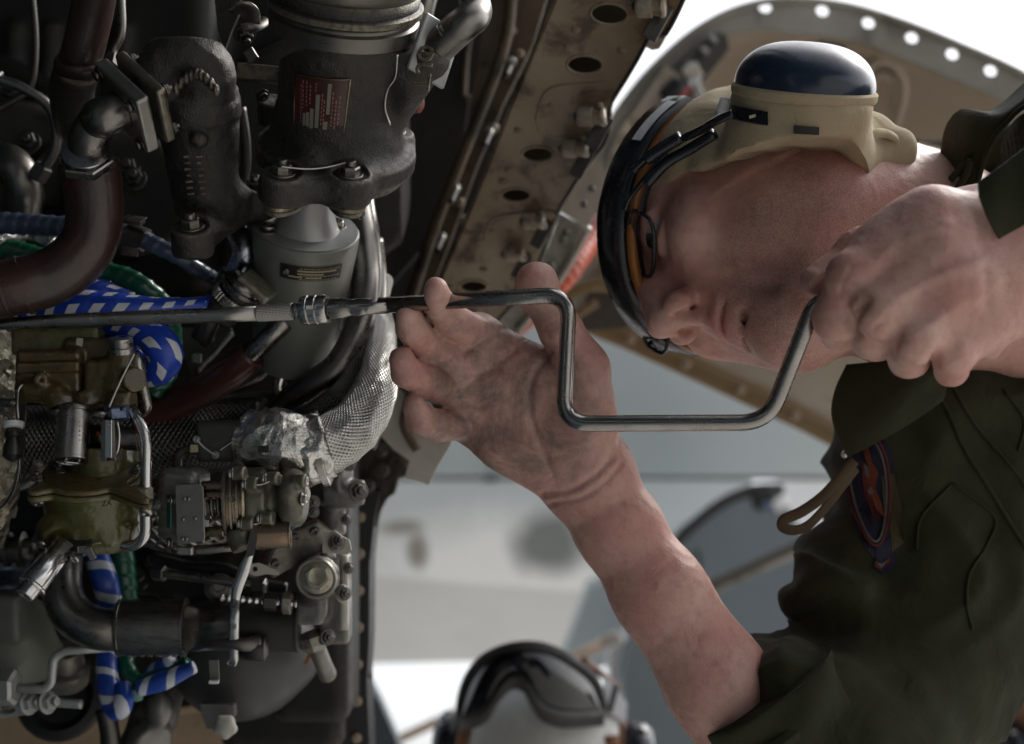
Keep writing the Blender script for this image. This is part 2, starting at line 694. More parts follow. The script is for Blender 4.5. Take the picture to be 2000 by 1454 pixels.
def normals_of(V, F):
    n = np.cross(V[F[:, 2]] - V[F[:, 0]], V[F[:, 3]] - V[F[:, 1]])
    N = np.zeros_like(V)
    for i in range(4): np.add.at(N, F[:, i], n)
    return N / np.maximum(1e-12, np.linalg.norm(N, axis=1))[:, None]

def relax(V, F, it=2, w=0.5):
    for _ in range(it):
        acc = np.zeros_like(V); c = np.zeros(len(V))
        for i in range(4):
            a, b = F[:, i], F[:, (i + 1) % 4]
            np.add.at(acc, a, V[b]); np.add.at(c, a, 1)
            np.add.at(acc, b, V[a]); np.add.at(c, b, 1)
        V = V * (1 - w) + w * acc / np.maximum(c, 1)[:, None]
    return V

def build_np(name, V, F, mat, parent=None, label=None):
    V = Wa(V)
    org = V.mean(0) if parent is None else np.array(worldloc(parent))
    V = V - org
    me = bpy.data.meshes.new(name)
    me.vertices.add(len(V)); me.vertices.foreach_set('co', V.astype(np.float32).ravel())
    me.loops.add(len(F) * 4); me.loops.foreach_set('vertex_index', F.astype(np.int32).ravel())
    me.polygons.add(len(F))
    me.polygons.foreach_set('loop_start', np.arange(0, len(F) * 4, 4, dtype=np.int32))
    me.polygons.foreach_set('use_smooth', np.ones(len(F), bool))
    me.materials.append(mat)
    me.update(calc_edges=True); me.validate()
    o = bpy.data.objects.new(name, me)
    COL.objects.link(o)
    if parent is None: o.location = Vector(org)
    else: o.parent = parent
    if label: o['label'] = label
    return o
# ---------------------------------------------------------------- materials
MATS = {}
def _n(nt, t, **kw):
    n = nt.nodes.new(t)
    for k, v in kw.items():
        if k.startswith('i_'):
            key = k[2:]
            n.inputs[int(key) if key.isdigit() else key].default_value = v
        else: setattr(n, k, v)
    return n

def mix_col(nt, fac, a, b, blend='MIX'):
    m = nt.nodes.new('ShaderNodeMix'); m.data_type = 'RGBA'; m.blend_type = blend
    for sock, val in ((m.inputs[0], fac), (m.inputs[6], a), (m.inputs[7], b)):
        if hasattr(val, 'is_linked') or isinstance(val, bpy.types.NodeSocket): nt.links.new(val, sock)
        elif isinstance(val, (int, float)): sock.default_value = val
        else: sock.default_value = (*val, 1) if len(val) == 3 else val
    return m.outputs[2]

def ramp(nt, src, stops):
    r = nt.nodes.new('ShaderNodeValToRGB')
    while len(r.color_ramp.elements) < len(stops): r.color_ramp.elements.new(0.5)
    for e, (p, c) in zip(r.color_ramp.elements, stops):
        e.position = p
        e.color = (c, c, c, 1) if isinstance(c, (int, float)) else ((*c, 1) if len(c) == 3 else c)
    nt.links.new(src, r.inputs[0])
    return r.outputs[0]

def noise(nt, scale, detail=4, rough=0.55, vec=None, dist=0.0):
    n = _n(nt, 'ShaderNodeTexNoise')
    n.inputs['Scale'].default_value = scale
    n.inputs['Detail'].default_value = detail
    n.inputs['Roughness'].default_value = rough
    n.inputs['Distortion'].default_value = dist
    if vec is not None: nt.links.new(vec, n.inputs['Vector'])
    return n.outputs[0]

def M(name, col, metal=0.0, rough=0.5, bump=(400, 0.15, 0.0008), var=None, rvar=0.12, wear_glint=None, coat=0.0,
      stretch=None, stain=None, sss=None, spec=0.5, sheen=0.0, bump2=None, aniso=0.0, hook=None):
    """var=(scale, colour, amount); wear=(colour, amount) on convex edges: rubbed edges, plus highlights painted on castings; stain=(scale, colour, amount, threshold)"""
    if name in MATS: return MATS[name]
    m = bpy.data.materials.new(name); m.use_nodes = True
    nt = m.node_tree
    b = nt.nodes['Principled BSDF']
    tc = nt.nodes.new('ShaderNodeTexCoord')
    vec = tc.outputs['Object']
    if stretch:
        mp = nt.nodes.new('ShaderNodeMapping'); mp.inputs['Scale'].default_value = stretch
        nt.links.new(vec, mp.inputs[0]); svec = mp.outputs[0]
    else: svec = vec
    c = (*col, 1)
    cur = None
    def put(fac, colr):
        nonlocal cur
        cur = mix_col(nt, fac, cur if cur is not None else col, colr)
    if var:
        put(ramp(nt, noise(nt, var[0], 5, 0.6, vec), [(0.35, 0.0), (0.68, float(var[2]))]), var[1])
    if stain:
        put(ramp(nt, noise(nt, stain[0], 6, 0.65, vec, 0.4), [(stain[3], 0.0), (min(1, stain[3] + 0.12), float(stain[2]))]), stain[1])
    if wear_glint:
        g = nt.nodes.new('ShaderNodeNewGeometry')
        mul = _n(nt, 'ShaderNodeMath', operation='MULTIPLY')
        nt.links.new(ramp(nt, g.outputs['Pointiness'], [(0.51, 0.0), (0.58, float(wear_glint[1]))]), mul.inputs[0])
        nt.links.new(ramp(nt, noise(nt, 220, 4, 0.6, vec), [(0.35, 0.2), (0.6, 1.0)]), mul.inputs[1])
        put(mul.outputs[0], wear_glint[0])  # bright edge colour: rubbed edges and painted edge highlights
    if hook: cur = hook(nt, b, tc, cur if cur is not None else None)
    if cur is not None: nt.links.new(cur, b.inputs['Base Color'])
    else: b.inputs['Base Color'].default_value = c
    b.inputs['Metallic'].default_value = metal
    b.inputs['Specular IOR Level'].default_value = spec
    if rvar:
        mr = _n(nt, 'ShaderNodeMapRange')
        mr.inputs['To Min'].default_value = max(0.02, rough - rvar); mr.inputs['To Max'].default_value = min(1, rough + rvar)
        mr.inputs['From Min'].default_value = 0.3; mr.inputs['From Max'].default_value = 0.7
        nt.links.new(noise(nt, 60, 5, 0.65, svec), mr.inputs['Value'])
        nt.links.new(mr.outputs[0], b.inputs['Roughness'])
    else: b.inputs['Roughness'].default_value = rough
    if coat:
        b.inputs['Coat Weight'].default_value = coat; b.inputs['Coat Roughness'].default_value = 0.12
    if sheen: b.inputs['Sheen Weight'].default_value = sheen
    if aniso: b.inputs['Anisotropic'].default_value = aniso
    if sss:
        b.inputs['Subsurface Weight'].default_value = sss[0]
        b.inputs['Subsurface Radius'].default_value = (1.0, 0.4, 0.25)
        b.inputs['Subsurface Scale'].default_value = sss[1]
    if bump:
        h = noise(nt, bump[0], 5, 0.6, svec)
        bp = _n(nt, 'ShaderNodeBump'); bp.inputs['Strength'].default_value = bump[1]; bp.inputs['Distance'].default_value = bump[2]
        nt.links.new(h, bp.inputs['Height'])
        last = bp.outputs[0]
        if bump2:
            h2 = noise(nt, bump2[0], 3, 0.5, vec, bump2[3] if len(bump2) > 3 else 0)
            b2 = _n(nt, 'ShaderNodeBump'); b2.inputs['Strength'].default_value = bump2[1]; b2.inputs['Distance'].default_value = bump2[2]
            nt.links.new(h2, b2.inputs['Height']); nt.links.new(last, b2.inputs['Normal'])
            last = b2.outputs[0]
        nt.links.new(last, b.inputs['Normal'])
    MATS[name] = m
    return m

cast = M('dark_cast_metal', (0.042, 0.040, 0.037), 0.65, 0.37, (800, 0.9, 0.0009), var=(35, (0.070, 0.064, 0.055), 0.7), wear_glint=((0.30, 0.26, 0.19), 0.8), bump2=(160, 0.25, 0.001))  # edge colour paints highlights onto the casting
cast_grey = M('grey_cast_metal', (0.20, 0.195, 0.185), 0.6, 0.42, (700, 0.35, 0.0006), var=(30, (0.09, 0.085, 0.075), 0.7), wear_glint=((0.4, 0.37, 0.3), 0.6))  # pale grey casting metal
steel = M('brushed_steel', (0.42, 0.40, 0.37), 1.0, 0.30, (500, 0.10, 0.0004), var=(25, (0.22, 0.20, 0.18), 0.6), stain=(40, (0.10, 0.08, 0.06), 0.6, 0.58))
steel_dk = M('dark_steel_tube', (0.29, 0.275, 0.255), 1.0, 0.33, (500, 0.10, 0.0004), var=(18, (0.10, 0.09, 0.08), 0.8), stain=(30, (0.13, 0.08, 0.045), 0.5, 0.6))
steel_br = M('bright_steel', (0.62, 0.61, 0.60), 1.0, 0.22, (600, 0.06, 0.0003), var=(40, (0.35, 0.34, 0.33), 0.5), stain=(55, (0.12, 0.10, 0.08), 0.6, 0.62))
chrome = M('worn_chrome', (0.36, 0.345, 0.33), 1.0, 0.24, (900, 0.08, 0.0002), var=(60, (0.26, 0.23, 0.2), 0.55), stretch=(1, 1, 1), stain=(120, (0.10, 0.07, 0.05), 0.6, 0.63))
nut = M('nut_metal', (0.26, 0.25, 0.23), 1.0, 0.32, (1500, 0.15, 0.3), var=(2, (0.12, 0.10, 0.08), 0.6))
nut_dk = M('dark_nut_metal', (0.10, 0.095, 0.088), 0.9, 0.36, (1500, 0.1, 0.3))
alum = M('satin_aluminium', (0.42, 0.43, 0.42), 0.45, 0.40, (900, 0.12, 0.0004), var=(20, (0.30, 0.30, 0.28), 0.5), stain=(90, (0.08, 0.07, 0.05), 0.7, 0.68))
grey_can = M('grey_canister_paint', (0.24, 0.25, 0.22), 0.3, 0.42, (900, 0.15, 0.0004), var=(15, (0.15, 0.15, 0.125), 0.6), stain=(60, (0.07, 0.06, 0.045), 0.7, 0.66))
brown_hose = M('brown_rubber_hose', (0.050, 0.017, 0.010), 0.0, 0.42, (350, 0.35, 0.001), var=(22, (0.016, 0.010, 0.008), 0.85), coat=0.3)
olive = M('olive_green_paint', (0.075, 0.082, 0.020), 0.1, 0.34, (500, 0.2, 0.0006), var=(22, (0.075, 0.045, 0.014), 0.75), wear_glint=((0.25, 0.22, 0.13), 0.5), coat=0.35, stain=(60, (0.02, 0.016, 0.008), 0.6, 0.6))
olive_br = M('oil_stained_olive_paint', (0.085, 0.052, 0.014), 0.1, 0.32, (500, 0.25, 0.0006), var=(18, (0.035, 0.034, 0.010), 0.85), wear_glint=((0.25, 0.2, 0.12), 0.5), coat=0.4, stain=(50, (0.018, 0.010, 0.005), 0.7, 0.58))
blue_nut = M('anodised_blue', (0.03, 0.07, 0.19), 0.7, 0.3, (900, 0.1, 0.0004), wear_glint=((0.3, 0.33, 0.4), 0.6))
black_box = M('black_satin_box', (0.022, 0.021, 0.020), 0.1, 0.42, (900, 0.25, 0.0004), var=(40, (0.05, 0.047, 0.04), 0.6), wear_glint=((0.15, 0.14, 0.12), 0.4))
grey_box = M('grey_satin_box', (0.13, 0.127, 0.12), 0.45, 0.4, (900, 0.2, 0.0004), var=(30, (0.05, 0.048, 0.045), 0.6), wear_glint=((0.35, 0.34, 0.31), 0.8))
plate_gr = M('grey_cover_plate', (0.29, 0.285, 0.265), 0.7, 0.42, (900, 0.15, 0.0004), var=(40, (0.12, 0.115, 0.10), 0.5))
olive_grey = M('olive_grey_casting', (0.15, 0.145, 0.11), 0.45, 0.42, (700, 0.3, 0.0006), var=(40, (0.09, 0.085, 0.06), 0.7), wear_glint=((0.38, 0.35, 0.27), 0.7))
brass = M('bronze_metal', (0.26, 0.185, 0.125), 1.0, 0.30, (700, 0.1, 0.0004), var=(60, (0.16, 0.13, 0.10), 0.7))
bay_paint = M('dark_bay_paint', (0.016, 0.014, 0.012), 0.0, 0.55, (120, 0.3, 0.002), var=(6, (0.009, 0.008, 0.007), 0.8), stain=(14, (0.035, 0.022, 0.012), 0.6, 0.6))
cast_deep = M('shaded_cast_metal', (0.014, 0.0135, 0.013), 0.4, 0.5, (400, 0.4, 0.001), var=(25, (0.028, 0.025, 0.022), 0.7), wear_glint=((0.14, 0.12, 0.09), 0.6))  # darker copy of the cast metal, deep bay shade put into the colour
bay_light = M('brown_stained_rib_paint', (0.14, 0.10, 0.06), 0.0, 0.5, (120, 0.3, 0.001), var=(12, (0.05, 0.032, 0.018), 0.9), stain=(25, (0.02, 0.013, 0.008), 0.85, 0.5))
beam_paint = M('oil_stained_beam_paint', (0.37, 0.29, 0.20), 0.0, 0.42, (160, 0.2, 0.001), var=(11, (0.17, 0.11, 0.062), 0.9), stain=(26, (0.045, 0.024, 0.012), 0.8, 0.50), wear_glint=((0.5, 0.42, 0.3), 0.3), coat=0.2)
latch_m = M('tan_painted_latch', (0.40, 0.34, 0.25), 0.2, 0.4, (300, 0.2, 0.0006), var=(60, (0.20, 0.15, 0.10), 0.7), wear_glint=((0.6, 0.55, 0.45), 0.6))
cowl_in = M('tan_cowl_interior_paint', (0.52, 0.45, 0.365), 0.0, 0.48, (60, 0.15, 0.002), var=(5, (0.40, 0.33, 0.255), 0.8), stain=(9, (0.17, 0.115, 0.075), 0.55, 0.56))
cowl_rim = M('grey_cowl_flange_paint', (0.40, 0.385, 0.35), 0.0, 0.5, (60, 0.1, 0.002), var=(7, (0.20, 0.185, 0.155), 0.8), stain=(14, (0.07, 0.06, 0.05), 0.7, 0.54))
primer = M('yellow_primer_paint', (0.22, 0.15, 0.07), 0.0, 0.5, (60, 0.1, 0.002), var=(9, (0.18, 0.10, 0.035), 0.9))
hull = M('grey_aircraft_paint', (0.43, 0.485, 0.51), 0.0, 0.42, (15, 0.05, 0.002), var=(1.1, (0.36, 0.41, 0.435), 0.8), coat=0.1)
hull_lt = M('pale_aircraft_paint', (0.72, 0.72, 0.725), 0.0, 0.40, (15, 0.05, 0.002), var=(2.0, (0.55, 0.55, 0.555), 0.8), coat=0.1)
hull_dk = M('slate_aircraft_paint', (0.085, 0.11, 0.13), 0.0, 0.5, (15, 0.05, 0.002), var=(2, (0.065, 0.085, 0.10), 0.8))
seam_m = M('dark_sealant', (0.02, 0.022, 0.024), 0.0, 0.6, None, rvar=0)
white_pt = M('dirty_white_paint', (0.62, 0.60, 0.54), 0.0, 0.45, (200, 0.2, 0.001), var=(20, (0.38, 0.34, 0.27), 0.8), stain=(35, (0.09, 0.06, 0.04), 0.8, 0.58))
orange_h = M('orange_spiral_wrap', (0.62, 0.085, 0.025), 0.0, 0.35, (300, 0.1, 0.001), var=(40, (0.32, 0.04, 0.015), 0.7), coat=0.3)
green_h = M('green_spiral_wrap', (0.006, 0.115, 0.058), 0.0, 0.33, (300, 0.1, 0.0006), var=(50, (0.004, 0.055, 0.03), 0.7), coat=0.4)
slate_h = M('blue_grey_spiral_wrap', (0.06, 0.088, 0.15), 0.0, 0.34, (300, 0.15, 0.0006), var=(40, (0.035, 0.045, 0.07), 0.8), coat=0.3, stain=(60, (0.2, 0.2, 0.2), 0.3, 0.62))
tan_pl = M('tan_bottom_panel_paint', (0.62, 0.46, 0.31), 0.0, 0.5, (100, 0.15, 0.001), var=(8, (0.30, 0.20, 0.115), 0.7), stain=(20, (0.12, 0.08, 0.05), 0.6, 0.62))
rubber = M('black_rubber', (0.012, 0.012, 0.013), 0.0, 0.5, (200, 0.2, 0.001))
knob_w = M('off_white_plastic', (0.50, 0.48, 0.43), 0.0, 0.45, (200, 0.2, 0.001), var=(30, (0.3, 0.27, 0.22), 0.6))
dome_dk = M('dark_grey_dome_paint', (0.062, 0.062, 0.064), 0.1, 0.45, (200, 0.15, 0.001), var=(10, (0.04, 0.038, 0.037), 0.8))
red_tag = M('red_paint_dab', (0.4, 0.02, 0.012), 0, 0.4, None, rvar=0)
wire_m = M('stainless_lockwire', (0.65, 0.64, 0.6), 1.0, 0.28, None, rvar=0)
black_lbl = M('black_nameplate', (0.012, 0.012, 0.012), 0.0, 0.35, None, rvar=0)
gold_lbl = M('tan_nameplate_print', (0.42, 0.36, 0.22), 0.0, 0.45, None, rvar=0)
pale_lbl = M('pale_stamped_field', (0.20, 0.19, 0.155), 0.0, 0.45, None, rvar=0)
red_lbl = M('dark_red_data_plate', (0.060, 0.012, 0.010), 0.0, 0.35, (400, 0.2, 0.0005), var=(45, (0.022, 0.010, 0.008), 0.9), coat=0.2)
teal_lbl = M('teal_sticker', (0.01, 0.12, 0.10), 0.0, 0.4, None, rvar=0)

# foil: crumpled silver
def foil_mat(name, base, scale, strength, rough=0.24):
    m = bpy.data.materials.new(name); m.use_nodes = True
    nt = m.node_tree; b = nt.nodes['Principled BSDF']
    tc = nt.nodes.new('ShaderNodeTexCoord')
    v = nt.nodes.new('ShaderNodeTexVoronoi'); v.feature = 'F1'; v.inputs['Scale'].default_value = scale
    nz = noise(nt, scale * 0.7, 5, 0.65, tc.outputs['Object'], 1.2)
    nt.links.new(tc.outputs['Object'], v.inputs['Vector'])
    mm = _n(nt, 'ShaderNodeMath', operation='ADD')
    nt.links.new(v.outputs[0], mm.inputs[0]); nt.links.new(nz, mm.inputs[1])
    bp = _n(nt, 'ShaderNodeBump'); bp.inputs['Strength'].default_value = strength; bp.inputs['Distance'].default_value = 0.004
    nt.links.new(mm.outputs[0], bp.inputs['Height']); nt.links.new(bp.outputs[0], b.inputs['Normal'])
    nt.links.new(mix_col(nt, ramp(nt, noise(nt, 30, 4, 0.6, tc.outputs['Object']), [(0.4, 0.0), (0.7, 0.7)]), base, (0.25, 0.22, 0.17)), b.inputs['Base Color'])
    b.inputs['Metallic'].default_value = 1.0; b.inputs['Roughness'].default_value = rough
    return m
foil = foil_mat('crumpled_silver_foil', (0.78, 0.77, 0.74), 90, 0.7)
foil_dk = foil_mat('grimy_foil', (0.28, 0.26, 0.20), 110, 0.8, 0.3)

def braid_mat(name, base, dark, metal, rough, us, vs, strength, dist=0.0008):
    """woven sleeve: uses the tube's own UVs (u round, v metres along)"""
    m = bpy.data.materials.new(name); m.use_nodes = True
    nt = m.node_tree; b = nt.nodes['Principled BSDF']
    uv = nt.nodes.new('ShaderNodeUVMap')
    sep = nt.nodes.new('ShaderNodeSeparateXYZ'); nt.links.new(uv.outputs[0], sep.inputs[0])
    def mth(op, a, bb=None):
        n = _n(nt, 'ShaderNodeMath', operation=op)
        for s, x in zip(n.inputs, (a, bb)):
            if x is None: continue
            if isinstance(x, (int, float)): s.default_value = x
            else: nt.links.new(x, s)
        return n.outputs[0]
    U = mth('MULTIPLY', sep.outputs[0], us * 2 * math.pi)
    V = mth('MULTIPLY', sep.outputs[1], vs * 2 * math.pi)
    a = mth('SINE', mth('ADD', U, V)); c = mth('SINE', mth('SUBTRACT', U, V))
    h = mth('MAXIMUM', a, c)
    bp = _n(nt, 'ShaderNodeBump'); bp.inputs['Strength'].default_value = strength; bp.inputs['Distance'].default_value = dist
    nt.links.new(h, bp.inputs['Height']); nt.links.new(bp.outputs[0], b.inputs['Normal'])
    tc = nt.nodes.new('ShaderNodeTexCoord')
    hh = ramp(nt, mth('MULTIPLY_ADD', h, 0.5), [(0.2, 0.0), (0.45, 1.0)])
    col1 = mix_col(nt, hh, dark, base)
    col2 = mix_col(nt, ramp(nt, noise(nt, 25, 5, 0.6, tc.outputs['Object']), [(0.42, 0.0), (0.7, 0.75)]), col1, dark)
    nt.links.new(col2, b.inputs['Base Color'])
    b.inputs['Metallic'].default_value = metal; b.inputs['Roughness'].default_value = rough
    return m
braid_ag = braid_mat('silver_woven_sleeve', (0.66, 0.65, 0.62), (0.30, 0.28, 0.25), 1.0, 0.3, 40, 360, 0.7, 0.0006)
braid_dk = braid_mat('dark_woven_sleeve', (0.13, 0.125, 0.118), (0.03, 0.03, 0.03), 0.9, 0.32, 34, 260, 0.8)

def check_mat(name, blue, white, twist, us, vs, duty=0.46):
    """blue sleeve with white slanted checks, from the tube's own UVs"""
    m = bpy.data.materials.new(name); m.use_nodes = True
    nt = m.node_tree; b = nt.nodes['Principled BSDF']
    uv = nt.nodes.new('ShaderNodeUVMap')
    sep = nt.nodes.new('ShaderNodeSeparateXYZ'); nt.links.new(uv.outputs[0], sep.inputs[0])
    tc = nt.nodes.new('ShaderNodeTexCoord')
    def mth(op, a, bb=None, cc=None):
        n = _n(nt, 'ShaderNodeMath', operation=op)
        for s, x in zip(n.inputs, (a, bb, cc)):
            if x is None: continue
            if isinstance(x, (int, float)): s.default_value = x
            else: nt.links.new(x, s)
        return n.outputs[0]
    wob = mth('MULTIPLY', noise(nt, 40, 2, 0.5, tc.outputs['Object']), 0.22)
    p = mth('ADD', mth('ADD', mth('MULTIPLY', sep.outputs[0], us * (0.5 if twist else 1)), mth('MULTIPLY', sep.outputs[1], vs)), wob)
    q = mth('ADD', mth('MULTIPLY', sep.outputs[0], us * twist), mth('MULTIPLY', sep.outputs[1], 9.0))
    fp = mth('LESS_THAN', mth('FRACT', p), duty)
    fq = mth('LESS_THAN', mth('FRACT', q), 0.5)
    f = mth('MULTIPLY', fp, fq) if twist else fp
    c0 = mix_col(nt, f, blue, white)
    c1 = mix_col(nt, ramp(nt, noise(nt, 90, 5, 0.6, tc.outputs['Object']), [(0.55, 0.0), (0.75, 0.5)]), c0, (0.03, 0.03, 0.05))
    nt.links.new(c1, b.inputs['Base Color'])
    b.inputs['Roughness'].default_value = 0.4
    b.inputs['Coat Weight'].default_value = 0.2
    bp = _n(nt, 'ShaderNodeBump'); bp.inputs['Strength'].default_value = 0.4; bp.inputs['Distance'].default_value = 0.0006
    nt.links.new(f, bp.inputs['Height']); nt.links.new(bp.outputs[0], b.inputs['Normal'])
    return m
blue_chk = check_mat('blue_sleeve_with_white_checks', (0.010, 0.052, 0.42), (0.60, 0.62, 0.65), 1.0, 6.0, 78)
blue_spi = check_mat('blue_sleeve_with_white_spiral', (0.012, 0.060, 0.36), (0.52, 0.55, 0.60), 0.0, 1.0, 50, 0.3)

# skin
def skin_mat(name, base, blotch, grime=None, sub=0.12):
    m = bpy.data.materials.new(name); m.use_nodes = True
    nt = m.node_tree; b = nt.nodes['Principled BSDF']
    tc = nt.nodes.new('ShaderNodeTexCoord'); v = tc.outputs['Object']
    c = mix_col(nt, ramp(nt, noise(nt, 28, 5, 0.6, v), [(0.35, 0.0), (0.68, 0.85)]), base, blotch)
    c = mix_col(nt, ramp(nt, noise(nt, 140, 4, 0.6, v), [(0.5, 0.0), (0.75, 0.5)]), c, tuple(x * 0.7 for x in blotch))
    if grime:
        at = nt.nodes.new('ShaderNodeAttribute'); at.attribute_name = 'grime'
        g1 = ramp(nt, noise(nt, 30, 7, 0.75, v, 0.4), [(0.38, 0.16), (0.62, 0.92)])
        mu = _n(nt, 'ShaderNodeMath', operation='MULTIPLY')
        nt.links.new(at.outputs['Fac'], mu.inputs[0]); nt.links.new(g1, mu.inputs[1])
        c = mix_col(nt, mu.outputs[0], c, grime)
        at2 = nt.nodes.new('ShaderNodeAttribute'); at2.attribute_name = 'stubble'
        mu2 = _n(nt, 'ShaderNodeMath', operation='MULTIPLY')
        nt.links.new(at2.outputs['Fac'], mu2.inputs[0]); nt.links.new(ramp(nt, noise(nt, 900, 2, 0.5, v), [(0.45, 0.15), (0.62, 0.55)]), mu2.inputs[1])
        c = mix_col(nt, mu2.outputs[0], c, (0.16, 0.10, 0.085))
        at3 = nt.nodes.new('ShaderNodeAttribute'); at3.attribute_name = 'lips'
        c = mix_col(nt, at3.outputs['Fac'], c, (0.42, 0.15, 0.13))
    nt.links.new(c, b.inputs['Base Color'])
    b.inputs['Roughness'].default_value = 0.48
    b.inputs['Subsurface Weight'].default_value = sub
    b.inputs['Subsurface Radius'].default_value = (1.0, 0.35, 0.2)
    b.inputs['Subsurface Scale'].default_value = 0.008
    vv = nt.nodes.new('ShaderNodeTexVoronoi'); vv.inputs['Scale'].default_value = 900; nt.links.new(v, vv.inputs['Vector'])
    b1 = _n(nt, 'ShaderNodeBump'); b1.inputs['Strength'].default_value = 0.4; b1.inputs['Distance'].default_value = 0.0004
    nt.links.new(vv.outputs[0], b1.inputs['Height'])
    b2 = _n(nt, 'ShaderNodeBump'); b2.inputs['Strength'].default_value = 0.55; b2.inputs['Distance'].default_value = 0.0012
    nt.links.new(noise(nt, 120, 5, 0.65, v), b2.inputs['Height']); nt.links.new(b1.outputs[0], b2.inputs['Normal'])
    nt.links.new(b2.outputs[0], b.inputs['Normal'])
    return m
skin = skin_mat('skin', (0.62, 0.385, 0.325), (0.56, 0.265, 0.225), (0.105, 0.074, 0.066))
skin2 = skin_mat('tanned_skin', (0.42, 0.22, 0.15), (0.36, 0.15, 0.11))

def cloth_mat(name, col, col2, weave=2600, w_str=0.25, fold=(40, 0.3)):
    m = bpy.data.materials.new(name); m.use_nodes = True
    nt = m.node_tree; b = nt.nodes['Principled BSDF']
    tc = nt.nodes.new('ShaderNodeTexCoord'); v = tc.outputs['Object']
    nt.links.new(mix_col(nt, ramp(nt, noise(nt, 18, 5, 0.6, v), [(0.35, 0.0), (0.7, 1.0)]), col, col2), b.inputs['Base Color'])
    b.inputs['Roughness'].default_value = 0.85
    b.inputs['Sheen Weight'].default_value = 0.04
    b.inputs['Specular IOR Level'].default_value = 0.2
    wv = nt.nodes.new('ShaderNodeTexWave'); wv.inputs['Scale'].default_value = weave / 6.28; wv.bands_direction = 'DIAGONAL'
    nt.links.new(v, wv.inputs['Vector'])
    b1 = _n(nt, 'ShaderNodeBump'); b1.inputs['Strength'].default_value = w_str; b1.inputs['Distance'].default_value = 0.0003
    nt.links.new(wv.outputs[1], b1.inputs['Height'])
    b2 = _n(nt, 'ShaderNodeBump'); b2.inputs['Strength'].default_value = fold[1]; b2.inputs['Distance'].default_value = 0.006
    nt.links.new(noise(nt, fold[0], 4, 0.55, v, 0.6), b2.inputs['Height']); nt.links.new(b1.outputs[0], b2.inputs['Normal'])
    nt.links.new(b2.outputs[0], b.inputs['Normal'])
    return m
olive_cl = cloth_mat('olive_drab_cloth', (0.036, 0.038, 0.019), (0.022, 0.024, 0.012), fold=(28, 0.55))
beige_cl = cloth_mat('beige_helmet_cloth', (0.48, 0.40, 0.27), (0.36, 0.29, 0.19), fold=(30, 0.4))
strap_br = cloth_mat('brown_webbing', (0.10, 0.07, 0.04), (0.06, 0.04, 0.025))
white_cl = cloth_mat('white_helmet_cloth', (0.62, 0.63, 0.62), (0.45, 0.45, 0.43))
gl_black = M('glossy_black_plastic', (0.010, 0.012, 0.018), 0.0, 0.24, (300, 0.12, 0.0006), rvar=0.12, stain=(70, (0.06, 0.06, 0.06), 0.5, 0.62))
navy_dome = M('glossy_navy_plastic', (0.016, 0.027, 0.052), 0.0, 0.24, (200, 0.05, 0.0006), rvar=0.10, stain=(90, (0.06, 0.07, 0.09), 0.4, 0.64))
amber = M('amber_brown_trim', (0.30, 0.11, 0.018), 0.0, 0.38, (200, 0.2, 0.001), var=(30, (0.12, 0.05, 0.012), 0.7))
leather = M('brown_leather_pad', (0.22, 0.085, 0.03), 0.0, 0.5, (200, 0.3, 0.001), var=(30, (0.10, 0.04, 0.018), 0.7))
matte_blk = M('matte_black_rubber', (0.018, 0.018, 0.019), 0.0, 0.6, (150, 0.3, 0.001))
white_pl = M('white_plastic', (0.70, 0.70, 0.72), 0.0, 0.3, (100, 0.05, 0.001))
eye_w = M('eye_white', (0.65, 0.60, 0.57), 0.0, 0.15, None, rvar=0)
eye_b = M('grey_blue_iris', (0.035, 0.06, 0.075), 0.0, 0.12, None, rvar=0)
nail_m = M('fingernail', (0.62, 0.40, 0.34), 0.0, 0.25, None, rvar=0)
hair_m = M('short_brown_hair', (0.09, 0.045, 0.025), 0.0, 0.6, (900, 0.8, 0.002))
concrete = M('concrete_apron', (0.40, 0.39, 0.36), 0.0, 0.85, (4, 0.3, 0.01), var=(0.4, (0.32, 0.31, 0.29), 0.7), stain=(0.9, (0.16, 0.15, 0.14), 0.5, 0.6))
# ---------------------------------------------------------------- setting
def world_mesh(name, V, F, mat, kind=None, parent=None):
    me = bpy.data.meshes.new(name); me.from_pydata(V, [], F); me.materials.append(mat); me.update()
    o = bpy.data.objects.new(name, me); COL.objects.link(o)
    if kind: o['kind'] = kind
    return o

world_mesh('ground', [(-900, -900, 0), (900, -900, 0), (900, 900, 0), (-900, 900, 0)], [(0, 1, 2, 3)], concrete, 'structure')

def loft(mb, rows, thick=0.0, closed=False, smooth=True):
    """rows of lens-frame points -> sheet; thick = offset vector for a second skin"""
    rows = [np.asarray(r, float) for r in rows]
    m = len(rows[0]); V = np.concatenate(rows)
    F = []
    for i in range(len(rows) - 1):
        for j in range(m - (0 if closed else 1)):
            k = (j + 1) % m
            F.append((i * m + j, i * m + k, (i + 1) * m + k, (i + 1) * m + j))
    mb.add(V, F, None, smooth)
    if np.any(thick):
        n0 = len(V)
        V2 = V + np.asarray(thick)
        mb.add(V2, [f[::-1] for f in F], None, smooth)
        # rim
        b = [j for j in range(m)] + [i * m + m - 1 for i in range(1, len(rows))] + [(len(rows) - 1) * m + j for j in range(m - 2, -1, -1)] + [i * m for i in range(len(rows) - 2, 0, -1)]
        if not closed:
            VV = np.concatenate([V, V2])
            FF = [(b[i], b[(i + 1) % len(b)], b[(i + 1) % len(b)] + n0, b[i] + n0) for i in range(len(b))]
            mb.add(VV, FF, None, False)
    return mb

